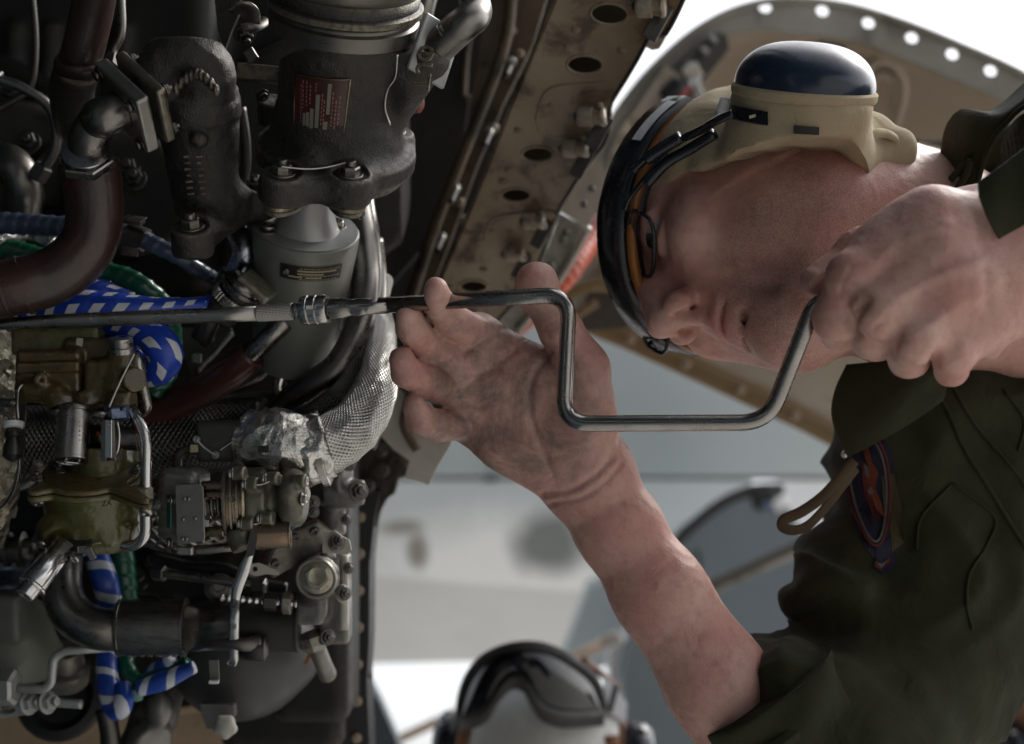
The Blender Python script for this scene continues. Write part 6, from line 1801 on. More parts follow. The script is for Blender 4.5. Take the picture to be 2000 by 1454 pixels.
F.cyl(C(640, 925, 0.96), C(678, 935, 0.955), 0.0105, 0.002, 0.003)
F.box(C(660, 975, 0.965), frame2((1, -0.1, 0), (0, 1, 0)), (0.014, 0.005, 0.008), 0.001, 0.003)
F.box(C(600, 1195, 0.965), e3, (0.012, 0.008, 0.010), 0.003, 0.003)
F.cyl(C(620, 1130, 0.97), C(620, 1128, 0.937), 0.0145, 0.002, 0.004)
F.cyl(C(560, 1182, 0.965), C(640, 1182, 0.965), 0.0080, 0.001, 0.004)
V, Q = F.mesh(); N = normals_of(V, Q); V = V + N * (vnoise(V, 300, 12) * 0.0003)[:, None]
build_np('rail', V, Q, cast_grey, ra)
for (x, y, r_) in [(611, 982, .0036), (681, 905, .004), (700, 960, .005), (676, 1015, .003), (680, 1110, .003), (612, 1000, .003), (640, 1245, .004), (672, 1160, .0035)]:
    hw('stud', ra, C(x, y, 0.945), (0.4, 0.1, 0.9), r_, nut_dk, twist=random.random())
MB().tube([C(672, 1085, 0.955), C(672, 1230, 0.955)], 0.0032).build('white_tube', knob_w, ra)
oring = [C(668 + 9 * math.cos(a), 1160 + 14 * math.sin(a), 0.95) for a in np.linspace(0, 2 * math.pi, 20)]
MB().tube(oring, 0.0016, seg=8, raw=True).build('lifting_eye', knob_w, ra)
MB().tube([C(641, 1040, 0.955), C(641, 1090, 0.955)], 0.005).build('grey_tube', alum, ra)
fl = thing('hex_fitting_line', 'thin bright fluid line with a black hex fitting running to the round cap', 'pipe', C(530, 1175, 0.94))
ln = [(0, 0.0016)]
MB().tube([C(430, 1168, 0.94), C(500, 1174, 0.94), C(580, 1180, 0.94)], 0.0022, rfun=lambda s, t: 1 + 0.25 * np.sin(s * 1400), step=0.0008).build('line', steel_br, fl)
MB().prism(C(516, 1176, 0.94), basis(unit((1, -0.05, 0))), circle(0, 0, 0.0062, 6), 0.0085, 0.0008).build('hex_fitting', nut_dk, fl)
MB().prism(C(552, 1178, 0.94), basis(unit((1, -0.05, 0))), circle(0, 0, 0.0075, 6), 0.006, 0.0008).build('hex_fitting', cast_grey, fl)
# ---- Q: big pipe with sleeve
bp_ = thing('large_bleed_pipe', 'large dull steel elbow pipe leading into a wide sleeved coupling', 'pipe', C(250, 1220, 0.96))
MB().tube([C(128, 1060, 0.98), C(122, 1110, 0.965), C(124, 1165, 0.955), C(146, 1205, 0.95), C(190, 1228, 0.95), C(240, 1230, 0.955)], [0.0128, 0.0130, 0.0135, 0.0140, 0.0142, 0.0142], seg=36).build('elbow', steel_dk, bp_)
aQ = unit((1, 0.0, -0.05)); RQ = basis(aQ)
MB().lathe(C(230, 1226, 0.955), RQ, [(0, 0.0150), (0.0005, 0.0190), (0.0025, 0.0194), (0.003, 0.0186), (0.0435, 0.0186), (0.044, 0.0196), (0.0455, 0.0196), (0.046, 0.0165)], 64).build('sleeve', M('dark_sleeve_metal', (0.28, 0.27, 0.25), 0.95, 0.33, (500, 0.2, 0.0005), var=(20, (0.08, 0.075, 0.07), 0.8), stretch=(1, 1, 8)), bp_)
MB().lathe(C(366, 1226, 0.957), RQ, [(0, 0.0158), (0.030, 0.0158), (0.0302, 0.0166), (0.032, 0.0166), (0.0322, 0.0150), (0.036, 0.0150)], 56).build('inner_pipe', brass if False else steel_dk, bp_)
MB().lathe(C(470, 1224, 0.96), RQ, [(0, 0.0150), (0.0005, 0.0172), (0.037, 0.0172), (0.0375, 0.0178), (0.039, 0.0178), (0.0395, 0.0150), (0.0395, 0)], 56).build('rear_sleeve', M('black_sleeve', (0.05, 0.048, 0.046), 0.6, 0.42, var=(20, (0.03, 0.028, 0.027), 0.8)), bp_)
for k in range(7):
    MB().box(C(262 + k * 16, 1280, 0.955), e3, 0.0035, 0.0022, 0.004, 0.0004).build('rim_tooth', nut, bp_)
stp = thing('vertical_strap', 'narrow bright steel strap hanging across the sleeved pipe', 'strap', C(460, 1200, 0.92))
MB().tube([C(460, 1165, 0.915), C(458, 1200, 0.928), C(457, 1240, 0.928), C(456, 1285, 0.93), C(452, 1300, 0.935)], 0.0032, squash=(1, 0.25), seg=12).build('strap', steel_br, stp)
MB().tube([C(412, 1258, 0.935), C(462, 1258, 0.93), (C(504, 1262, 0.935))], [0.003, 0.0042, 0.0075]).build('clamp_bolt', nut, stp)
MB().lathe(C(470, 1268, 0.935), RQ, [(0, 0.007), (0.012, 0.0085), (0.016, 0.0080), (0.018, 0.004), (0.018, 0)], 28).build('clamp_barrel', nut_dk, stp)
MB().mapped_plate([(408, 1290), (426, 1290), (428, 1330), (410, 1330)], [], lambda x, y: C(x, y, 0.935), (0, 0, -0.002)).build('tab', nut, stp)
MB().box(C(418, 1332, 0.93), e3, 0.0065, 0.0024, 0.004, 0.0006).build('tab_foot', white_pl, stp)
# ---- R: dark dome at the bottom
dm = thing('dark_dome_tank', 'dark grey rounded tank bottom hanging low at centre left', 'tank', C(480, 1300, 1.05))
F = Field(C(330, 1440, 1.2) + [0, 0, 0], C(640, 1210, 0.95) + [0, 0, 0.0], 0.003)
F.ell(C(470, 1270, 1.06), (0.052, 0.052, 0.05), k=0.0)
F.cyl(C(470, 1255, 1.06), C(475, 1375, 1.06), 0.047, 0.016, 0.01, rb=0.036)
F.cone(C(560, 1260, 1.06), C(585, 1290, 1.06), 0.02, 0.012, 0.02)
V, Q = F.mesh(); build_np('shell', V, Q, dome_dk, dm)
MB().mapped_plate([(392, 1376), (456, 1378), (458, 1400), (440, 1425), (405, 1424), (394, 1400)], [], lambda x, y: C(x, y, 1.0), (0, 0, -0.01)).build('lug', cast_grey, dm)
F = Field(C(395, 1455, 1.02), C(490, 1380, 0.95), 0.0016)
F.ell(C(440, 1420, 0.985), (0.0065, 0.0075, 0.006), k=0)
for k in range(5):
    a = k * 2 * math.pi / 5 + 0.3
    F.ell(C(440 + 15 * math.cos(a), 1420 + 15 * math.sin(a), 0.985), (0.0036, 0.0036, 0.004), k=0.002)
V, Q = F.mesh(); build_np('star_knob', V, Q, knob_w, dm)
MB().tube([C(618, 1262, 1.0), C(628, 1290, 1.01), C(640, 1318, 1.03)], [0.006, 0.0062, 0.0064]).build('drain_stub', cast_grey, dm)
MB().lathe(C(612, 1255, 0.98), basis(unit((0.3, -1, 0))), [(-0.008, 0.006), (-0.004, 0.010), (0.002, 0.010), (0.006, 0.007)], 8, smooth=False).build('stub_nut', cast_grey, dm)
MB().tube([C(600, 1283, 1.0), C(606, 1286, 1.0)], 0.005).build('amber_cap', amber, dm)
# ---- S: bottom left odds
hl_ = thing('grey_pump_housing', 'blurred grey painted pump housing at the lower left edge', 'pump', C(20, 1200, 1.0))
F = Field(C(-140, 1360, 1.12), C(180, 1020, 0.94), 0.0026)
F.cyl(C(-10, 1180, 1.01), C(-14, 1290, 1.01), 0.036, 0.006, 0, rb=0.033)
F.box(C(10, 1200, 0.99), e3, (0.0165, 0.017, 0.02), 0.004, 0.006)
F.cyl(C(-10, 1240, 1.01), C(-10, 1330, 1.01), 0.032, 0.005, 0.01)
F.cone(C(40, 1255, 1.01), C(90, 1280, 1.02), 0.022, 0.012, 0.02)
V, Q = F.mesh(); build_np('casting', V, Q, M('grey_olive_paint', (0.15, 0.155, 0.13), 0.1, 0.45, (200, 0.15, 0.001), var=(12, (0.10, 0.10, 0.085), 0.7)), hl_)
MB().tube([C(10, 1060, 1.02), C(14, 1130, 1.02), C(16, 1180, 1.0)], 0.0165, seg=28).build('blue_steel_barrel', M('blue_steel', (0.10, 0.13, 0.18), 0.7, 0.35), hl_)
bk_ = thing('banded_coupling', 'dark banded coupling at the left edge under the olive unit', 'coupling', C(30, 1070, 0.98))
MB().lathe(C(-40, 1074, 0.985), RQ, [(0, 0.010), (0.006, 0.010), (0.0062, 0.014), (0.009, 0.014), (0.0092, 0.009), (0.018, 0.009), (0.0182, 0.012), (0.021, 0.012), (0.0212, 0.009), (0.027, 0.009), (0.0272, 0.0125), (0.030, 0.0125), (0.031, 0.008), (0.038, 0.007)], 40).build('body', nut_dk, bk_)
lw = thing('thin_return_line', 'thin grey tube stepping from the hex nut up under the big pipe', 'pipe', C(100, 1320, 0.95))
MB().tube(rounded([C(30, 1345, 0.955), C(86, 1347, 0.955), C(100, 1335, 0.955), C(104, 1285, 0.955), C(125, 1272, 0.955), C(225, 1264, 0.955)], 0.012), 0.0030, seg=14, raw=True).build('tube', alum, lw)
MB().prism(C(0, 1342, 0.955), basis(unit((1, 0, 0.1))), circle(0, 0, 0.0125, 6), 0.012, 0.002).build('hex_nut', M('grey_hex_nut', (0.36, 0.36, 0.34), 0.6, 0.45), lw)
rp = thing('round_flange_plate', 'bright oval flange plate at the bottom left corner', 'plate', C(20, 1390, 0.97))
MB().mapped_plate([(-60, 1372), (40, 1370), (70, 1376), (78, 1386), (60, 1396), (0, 1404), (-60, 1402)], [circle(12, 1387, 18, 20, 8)], lambda x, y: C(x, y, 0.97), (0, 0.002, -0.006)).build('plate', alum, rp)
for (x, y) in [(55, 1374), (92, 1372)]: hw('stud', rp, C(x, y, 0.965), (1, 0.2, 0.5), 0.006, alum)
MB().tube([C(105, 1372, 0.97), C(160, 1376, 0.97)], 0.0032).build('stem', alum, rp)
wh = thing('black_ring_wheel', 'black rubber rimmed ring behind the thin tube, bottom left', 'ring', C(120, 1370, 1.1))
MB().lathe(C(120, 1362, 1.1), basis(unit((0.1, 0.3, 1))), [(0, 0.030), (0.004, 0.034), (0.010, 0.032), (0.012, 0.026), (0.008, 0.022), (0.004, 0.020), (0.002, 0.0)], 44).build('ring', rubber, wh)
MB().lathe(C(130, 1330, 1.05), basis(unit((0.1, 0.9, 0.5))), [(0, 0.016), (0.014, 0.018), (0.016, 0.014), (0.03, 0.012), (0.032, 0.0)], 36).build('hub', cast_grey, wh)
# ---- T: lower blue/green runs
t1 = thing('blue_spiral_hose', 'blue hose with white spiral dropping behind the big elbow pipe', 'hose', C(200, 1130, 0.97))
MB().tube([C(180, 1040, 0.99), C(190, 1090, 0.985), C(206, 1140, 0.98), C(216, 1190, 0.985), C(212, 1250, 0.99), C(208, 1300, 0.985), C(214, 1350, 0.975), C(226, 1385, 0.97), C(240, 1375, 0.965), C(240, 1340, 0.975)], [0.0080, 0.0085, 0.0090, 0.0085, 0.0068, 0.0072, 0.0078, 0.0078, 0.0070, 0.006], seg=28, step=0.002).build('sleeve', blue_spi, t1)
t2 = thing('green_drop_hose', 'green hose running down beside the blue spiral hose', 'hose', C(240, 1130, 1.0))
MB().tube([C(232, 1040, 1.01), C(240, 1100, 1.01), C(246, 1180, 1.01), C(244, 1260, 1.0), C(250, 1310, 0.99), C(275, 1332, 0.985), C(320, 1312, 0.985), C(368, 1296, 0.98)], [0.0085, 0.0088, 0.0085, 0.0065, 0.0062, 0.0055, 0.005, 0.0045], seg=24, step=0.0012, rfun=sp_r(0.009, 0.1)).build('wrap', green_h, t2)
MB().tube([C(262, 1345, 0.975), C(263, 1368, 0.975)], [0.006, 0.0055], seg=20).build('dust_cap', M('pale_green_cap', (0.08, 0.20, 0.17), 0, 0.4), t2)
t3 = thing('blue_branch_hose', 'blue white spiral hose branching up to the right under the sleeved pipe', 'hose', C(330, 1320, 0.97))
MB().tube([C(270, 1346, 0.965), C(320, 1330, 0.965), C(380, 1303, 0.965)], [0.0055, 0.0066, 0.0042], seg=24, step=0.002).build('sleeve', blue_spi, t3)
MB().tube([C(290, 1318, 0.99), C(320, 1296, 0.985), C(330, 1286, 0.98)], 0.005, seg=20, step=0.002).build('upper_sleeve', blue_spi, t3)
bfv = thing('bottom_fittings', 'blurred grey metal fitting cluster in front of the tan panel', 'fitting', C(310, 1400, 1.05))
F = Field(C(220, 1500, 1.12), C(400, 1330, 1.0), 0.0022)
F.cone(C(330, 1350, 1.06), C(300, 1405, 1.05), 0.012, 0.016, 0)
F.cone(C(300, 1405, 1.05), C(260, 1450, 1.05), 0.014, 0.010, 0.01)
F.ell(C(312, 1385, 1.03), (0.010, 0.014, 0.010), k=0.004)
F.cyl(C(280, 1440, 1.04), C(300, 1460, 1.03), 0.016, 0.003, 0.006)
V, Q = F.mesh(); build_np('body', V, Q, cast_grey, bfv)
MB().tube([C(205, 1385, 1.02), C(215, 1440, 1.02), C(212, 1500, 1.02)], 0.007).build('stem', nut_dk, bfv)
# dim fill casting behind the lower engine
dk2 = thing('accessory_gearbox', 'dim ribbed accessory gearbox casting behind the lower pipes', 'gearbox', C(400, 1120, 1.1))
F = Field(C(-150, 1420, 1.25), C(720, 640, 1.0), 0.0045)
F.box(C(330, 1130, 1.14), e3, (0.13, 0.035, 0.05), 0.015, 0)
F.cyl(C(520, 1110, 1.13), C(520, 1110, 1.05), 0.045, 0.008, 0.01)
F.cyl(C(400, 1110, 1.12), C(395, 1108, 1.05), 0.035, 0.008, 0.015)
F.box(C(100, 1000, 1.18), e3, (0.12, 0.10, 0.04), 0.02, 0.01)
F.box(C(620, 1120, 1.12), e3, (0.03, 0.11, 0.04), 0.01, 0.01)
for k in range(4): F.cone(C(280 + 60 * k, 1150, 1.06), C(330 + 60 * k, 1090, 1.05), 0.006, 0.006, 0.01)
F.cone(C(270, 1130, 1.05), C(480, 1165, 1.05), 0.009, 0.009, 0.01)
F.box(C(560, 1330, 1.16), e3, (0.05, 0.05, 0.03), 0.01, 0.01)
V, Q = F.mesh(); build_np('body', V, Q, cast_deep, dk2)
for (x, y) in [(272, 1125), (280, 1140), (300, 1100), (470, 1140), (350, 1165), (505, 1160), (560, 1100)]:
    hw('hex', dk2, C(x, y, 1.045), (0.1, 0.3, 1), 0.005, nut_dk)
# ---- small runs that fill the gaps between the big pieces
def run(name, label, cat, path, r, mat, part='tube', grp=None, ends=None):
    t = thing(name, label, cat, C(*path[len(path) // 2]), grp)
    P = [C(*p) for p in path]
    MB().tube(P, r, seg=12).build(part, mat, t)
    for a, b in ((P[0], P[1]), (P[-1], P[-2])):
        if ends: MB().prism(a, basis(unit(b - a)), circle(0, 0, r * 1.9, 6), r * 3.2, r * .3).build('hex_nut', ends, t)
    return t
run('thin_fuel_line', 'thin steel line looping in the dark between canister and thick bent tube', 'pipe', [(560, 640, 1.02), (556, 700, 1.02), (540, 760, 1.01), (560, 800, 1.0), (610, 790, .99)], .0032, steel, ends=nut)
run('thin_fuel_line', 'thin steel line crossing diagonally above the woven duct', 'pipe', [(300, 745, .99), (360, 772, .985), (430, 768, .98), (500, 742, .98), (535, 700, .99)], .0026, steel_dk, ends=nut)
run('thin_fuel_line', 'thin line rising behind the olive unit at the far left', 'pipe', [(15, 1010, .96), (26, 960, .96), (60, 940, .955), (75, 905, .95)], .0028, alum, ends=nut)
run('wire_harness', 'black wire harness lying under the valve and wedge casting', 'wires', [(300, 1090, 1.0), (370, 1108, .99), (440, 1112, .985), (500, 1140, .98), (560, 1150, .98)], .0042, rubber, 'bundle')
run('wire_harness', 'grey wire harness tucked between elbow housing and filter housing', 'wires', [(470, 210, .95), (480, 280, .955), (478, 340, .96), (462, 400, .97)], .0036, nut_dk, 'bundle')
run('drain_line', 'dull drain line running level below the valve toward the rail', 'pipe', [(300, 1118, .985), (380, 1128, .975), (430, 1135, .97), (520, 1146, .965)], .003, steel, ends=nut_dk)
run('vent_line', 'slim vent line bending beside the upper brown hose', 'pipe', [(235, -40, .92), (238, 60, .92), (222, 100, .92), (215, 130, .915)], .0026, steel_dk, ends=nut_dk)
run('vent_line', 'slim vent line behind the square flange at the left edge', 'pipe', [(-30, 150, .95), (40, 170, .95), (100, 215, .955), (108, 290, .96), (70, 350, .965)], .0036, steel_dk, ends=nut_dk)
for (x, y, dd, r_, nm, lb_) in [(318, 655, .97, .0078, 'capped_port', 'small capped steel port under the extension bar'), (640, 700, 1.01, .0085, 'capped_port', 'capped port in the dark beside the U tube'), (430, 1150, .98, .009, 'capped_port', 'round capped port above the sleeved pipe')]:
    t = thing(nm, lb_, 'fitting', C(x, y, dd)); R_ = basis(unit((.1, .25, 1)))
    MB().lathe(C(x, y, dd), R_, [(-.01, r_), (0, r_), (.001, r_ * 1.15), (.004, r_ * 1.15), (.005, r_ * .8), (.009, r_ * .75), (.010, 0)], 28).build('cap', steel_dk, t)
    hw('hex', t, C(x, y, dd) + R_[:, 2] * .009, R_[:, 2], r_ * .45, nut)
def lockw(parent, a, b, sag=.003):
    n = 60; a, b = np.asarray(a), np.asarray(b); u = unit(b - a); R_ = basis(u); L = np.linalg.norm(b - a)
    for ph in (0, math.pi):
        pts = []
        for i in range(n + 1):
            t = i / n; g = ph + t * L / .0028 * 2 * math.pi
            pts.append(a + (b - a) * t - np.array([0, 1, -.4]) * sag * math.sin(math.pi * t) + (R_[:, 0] * math.cos(g) + R_[:, 1] * math.sin(g)) * .0004)
        MB().tube(pts, .00035, seg=5, raw=True).build('lock_wire', wire_m, parent)
lockw(fh, bA[0] + aA * .010 + RA[:, 0] * .005, bA[1] + aA * .010 - RA[:, 0] * .005)
lockw(sv, C(482, 944, .858), C(534, 936, .858), .002); lockw(sv, C(478, 1022, .86), C(522, 1012, .86), .002)
lockw(bm_, C(384, 859, .885), C(421, 889, .885), .001)
run('rising_steel_pipe', 'narrow bright steel pipe rising between the thick bent tube and the silver duct', 'pipe', [(738, 470, 1.0), (744, 540, .985), (742, 610, .97), (728, 680, .962), (700, 740, .96), (670, 780, .965)], .0040, steel)
run('rising_steel_pipe', 'dark pipe rising inside the curve of the thick bent tube', 'pipe', [(668, 600, 1.0), (672, 660, .99), (650, 716, .985), (610, 740, .985)], .0048, steel_dk)
# ================================================================ speed wrench and extension
wr = thing('speed_wrench', 'cranked steel speed handle wrench held by the fist at right', 'wrench', C(1250, 700, 0.82))
wp = [C(668, 603, 0.842), C(740, 597, 0.838), C(1078, 577, 0.822), C(1122, 586, 0.82), C(1100, 826, 0.812), C(1480, 826, 0.795), C(1598, 585, 0.780), (C(1720, 640, 0.785)), C(1850, 705, 0.79)]
cr = [wp[0], wp[1], wp[2]]
q = rounded([wp[1], C(1112, 575, 0.821), C(1100, 828, 0.812), C(1500, 826, 0.795), C(1600, 570, 0.780), C(1870, 690, 0.79)], 0.0155, 10)
MB().tube(q, 0.0047, seg=28, raw=True).build('bent_bar', chrome, wr)
aW = unit(C(1112, 575, 0.821) - C(740, 597, 0.838)); RW = basis(aW)
MB().lathe(C(642, 604, 0.8425), RW, [(0, 0.0045), (0.0008, 0.0062), (0.004, 0.0064), (0.0095, 0.0062), (0.0125, 0.0052), (0.015, 0.0050), (0.018, 0.0054), (0.022, 0.0050), (0.024, 0.00475), (0.036, 0.0047)], 40).build('drive_end', chrome, wr)
ext = thing('extension_bar', 'long steel extension bar with knurled grip and collared socket crossing the engine', 'extension bar', C(400, 620, 0.85))
MB().tube([C(-80, 640, 0.865), C(10, 633, 0.862), C(120, 627, 0.86), C(505, 613, 0.850)], [0.0022, 0.0036, 0.0042, 0.0046], seg=28, n=6).build('shaft', steel, ext)
aE = unit(C(655, 603, 0.8425) - C(505, 612, 0.850)); RE = basis(aE)
kn = lambda s, t: 1 + 0.07 * (np.sin(t * 16 + s * 3600) * np.sin(t * 16 - s * 3600))
MB().tube([C(505, 612, 0.850), C(572, 608.5, 0.8465)], 0.0050, seg=128, n=110, rfun=kn).build('knurled_grip', M('knurled_steel', (0.36, 0.35, 0.33), 1.0, 0.25, None, rvar=0), ext)
MB().lathe(C(572, 608, 0.8465), RE, [(0, 0.0047), (0.003, 0.0044), (0.005, 0.0060), (0.0055, 0.0082), (0.0075, 0.0088), (0.0098, 0.0088), (0.0102, 0.0083), (0.0108, 0.0088), (0.0150, 0.0088), (0.0154, 0.0083), (0.0160, 0.0088), (0.0205, 0.0088), (0.0218, 0.0082), (0.0218, 0.0062), (0.019, 0.0060), (0.019, 0)], 56).build('socket', steel_br, ext)

# ================================================================ the mechanic
Hc = C(1466, 410, 0.97)
HF, HL, HU = unit((-.741, -.547, .372)), unit((-.20, .72, .66)), unit((-.62, .37, -.69))
HR = frame2(HF, HL)                     # columns F, L, U
if HR[:, 2] @ HU < 0: HR[:, 2] *= -1
def H(f, l, u): return Hc + HR @ np.array([f, l, u])
Hgc = C(1464, 440, 0.97)
RG = frame2(unit((-.74, -.147, .637)), unit((-.02, .97, .2)))
if RG[:, 2] @ HU < 0: RG[:, 2] *= -1
def G(f, l, u): return Hgc + RG @ np.array([f, l, u])
p1 = thing('person', 'mechanic in olive coveralls with beige ear cup helmet turning a speed wrench', 'person', C(1700, 1400, 1.0))
F = Field((C(770, 0, 0.95)[0], -0.345, -1.13), (0.44, 0.165, -0.70), 0.0017)
# skull and neck
F.ell(G(-.004, 0, .006), (.089, .074, .092), RG, 0)
F.ell(H(.035, 0, -.01), (.055, .064, .075), HR, 0.02)
F.cone(H(-.03, 0, -.04), C(1780, 515, 0.965), 0.052, 0.060, 0.05)
F.cone(C(1780, 515, 0.965), C(2040, 600, 1.0), 0.060, 0.070, 0.02)
F.cone(C(2040, 640, 1.02), C(2100, 900, 1.06), 0.075, 0.09, 0.03)
F.cone(H(0.03, 0.0, -.095), C(1800, 580, 0.94), 0.030, 0.040, 0.04)
F.cone(H(.002, .040, -.072), C(1800, 450, .955), .030, .036, 0.05)
for s in (-1, 1):
    F.ell(H(.066, .043 * s, -.028), (.026, .022, .020), HR, 0.018)
    F.ell(H(.042, .044 * s, -.060), (.034, .026, .036), HR, 0.02)
    F.cone(H(0, .056 * s, -.045), H(.010, .050 * s, -.080), .013, .015, 0.020)
    F.cone(H(.010, .050 * s, -.080), H(.072, .016 * s, -.103), .015, .015, 0.018)
F.ell(H(.066, 0, -.055), (.032, .036, .042), HR, 0.018)
F.ell(H(.062, 0, -.085), (.030, .032, .030), HR, 0.016)
F.ell(H(.083, 0, -.101), (.014, .017, .014), HR, 0.014)
F.ell(H(.05, 0, -.10), (.035, .035, .024), HR, 0.02)
F.cone(H(.082, -.032, .024), H(.090, 0, .020), .009, .010, 0.012); F.cone(H(.082, .032, .024), H(.090, 0, .020), .009, .010, 0.012)
for s in (-1, 1):
    F.ell(H(.094, .031 * s, .002), (.015, .018, .0115), HR, 0.012, sub=True)
    F.ell(H(.0785, .031 * s, .0070), (.0134, .0175, .0078), HR, 0.003)
    F.ell(H(.0780, .031 * s, -.0070), (.0132, .0175, .0064), HR, 0.003)
F.cone(H(.090, 0, .014), H(.114, 0, -.026), .0078, .0092, 0.010)
F.ell(H(.119, 0, -.034), (.0115, .0105, .0100), HR, 0.006)
for s in (-1, 1):
    F.ell(H(.106, .0130 * s, -.039), (.0110, .0080, .0085), HR, 0.004)
F.cone(H(.108, 0, -.043), H(.097, 0, -.055), .0045, .005, 0.006)
for s in (-1, 1):
    F.ell(H(.1095, .0078 * s, -.0485), (.0072, .0048, .0100), HR, 0.0025, sub=True)
    F.cone(H(.102, .021 * s, -.036), H(.088, .032 * s, -.066), .0022, .0022, 0.008, sub=True)
    F.cone(H(.088, .034 * s, -.072), H(.078, .032 * s, -.095), .0014, .0014, 0.008, sub=True)
F.ell(H(.0935, 0, -.0610), (.0070, .0175, .0050), HR, 0.005)
F.ell(H(.0910, 0, -.0710), (.0080, .0155, .0056), HR, 0.005)
F.ell(H(.100, 0, -.0660), (.012, .0195, .0010), HR, 0.0022, sub=True)
F.cone(H(.090, -.012, -.0810), H(.090, .012, -.0810), .002, .002, 0.008, sub=True)
F.ell(H(-.002, .078, -.038), (.0095, .0055, .013), HR, 0.004)
F.ell(H(-.004, .078, -.012), (.016, .006, .026), HR, 0.004)
# ---- right arm with the open hand (palm to the lens)
Wr = C(1150, 935, 0.918)
F.chain([Wr, C(1206, 1030, 0.915), C(1290, 1160, 0.908), C(1400, 1330, 0.900), C(1535, 1530, 0.895), C(1580, 1600, 0.90)], [.0262, .0263, .0288, .0325, .0355, .042], 0.012)
F.chain([C(1580, 1600, 0.90), C(1760, 1400, 0.97), C(1950, 1050, 1.04)], [.044, .052, .06], 0.02)
fn = unit((-0.10, -0.05, 1.0))
mI, mM, mR, mP = C(935, 655, .898), C(893, 705, .897), C(887, 768, .903), C(915, 826, .912)
F.chain([Wr, C(1085, 905, .915), mP], [.0255, .0195, .0120], .012)
F.chain([Wr, C(1060, 850, .912), mR], [.0250, .0175, .0125], .012)
F.chain([Wr, C(1060, 790, .908), mM], [.0250, .0175, .0128], .012)
F.chain([Wr, C(1100, 760, .905), mI], [.0250, .0180, .0130], .012)
F.chain([mI, mM, mR, mP], [.0120, .0122, .0120, .0108], .010)
F.ell(C(1010, 790, .904), (.036, .030, .011), k=.012)
F.ell(C(1125, 800, .900), (.0200, .034, .0165), k=.012)           # thenar
F.ell(C(1030, 895, .905), (.034, .016, .0140), frame2((0.9, -0.35, 0), (0.3, 0.9, 0)), .012)   # hypothenar
F.chain([mI, C(880, 624, .868), C(858, 592, .840), C(852, 566, .822)], [.0118, .0104, .0094, .0076], .0024)
F.chain([mM, C(828, 672, .872), C(804, 640, .850), C(796, 612, .838)], [.0118, .0106, .0095, .0076], .0024)
F.chain([mR, C(826, 742, .872), C(794, 728, .856), C(784, 702, .850)], [.0118, .0104, .0093, .0076], .0024)
F.chain([mP, C(856, 832, .884), C(822, 818, .868), C(808, 792, .862)], [.0110, .0098, .0088, .0072], .0024)
F.chain([C(1150, 830, .900), C(1140, 720, .890), C(1092, 640, .882), C(1050, 568, .876), C(1040, 545, .874)], [.0190, .0158, .0128, .0122, .0098], .006)
F.ell(C(1046, 560, .874), (.0120, .0155, .0090), frame2(unit((1, -.6, 0)), unit((-.6, -1, 0)) * -1), .003)
F.cone(C(1128, 720, .892), C(1040, 735, .902), .010, .009, .010)
# ---- left fist around the end of the wrench
kI, kM, kR, kP = C(1664, 540, .748), C(1716, 612, .738), C(1785, 664, .736), C(1858, 692, .744)
Wl = C(1975, 520, .772)
up = unit((0.1, 0.4, 0.9))
F.chain([C(1975, 500, .772), C(2080, 500, .785), C(2300, 470, .82)], [.0305, .029, .034], .012)
F.chain([C(1985, 480, .770), C(1820, 440, .756), kI], [.0285, .0185, .0125], .012)
F.chain([Wl, C(1830, 510, .748), kM], [.0280, .0185, .0122], .012)
F.chain([C(1985, 540, .770), C(1860, 570, .748), kR], [.0280, .0180, .0118], .012)
F.chain([C(1985, 560, .772), C(1915, 620, .756), kP], [.0270, .0170, .0108], .012)
F.ell(C(1800, 520, .760), (.038, .030, .016), frame2((0.9, -0.35, 0), (0.35, 0.9, 0)), .014)
for k_, r_ in ((kI, .0122), (kM, .0128), (kR, .0120), (kP, .0108)):
    F.ell(k_ + np.array([0, 0, 0.002]), (r_, r_, r_ * 0.9), k=.006)
F.chain([kI, C(1632, 622, .764), C(1640, 652, .792), C(1690, 620, .806)], [.0118, .0118, .0100, .0085], .0018)
F.ell(C(1634, 620, .762), (.0115, .0135, .0115), k=.004)
F.chain([kM, C(1700, 665, .764), C(1712, 672, .792), C(1740, 640, .806)], [.0116, .0106, .0094, .0085], .0018)
F.chain([kR, C(1772, 702, .762), C(1782, 706, .790), C(1800, 680, .806)], [.0110, .0102, .0092, .0082], .0018)
F.chain([kP, C(1858, 722, .768), C(1862, 722, .792), (C(1870, 700, .806))], [.0100, .0092, .0084, .0076], .0018)
F.chain([C(1930, 440, .785), C(1790, 440, .800), C(1680, 500, .806), C(1622, 540, .800), C(1592, 552, .794)], [.024, .0170, .0135, .0108, .0088], .006)
F.ell(C(1928, 678, .766), (.0075, .0075, .010), k=.006)
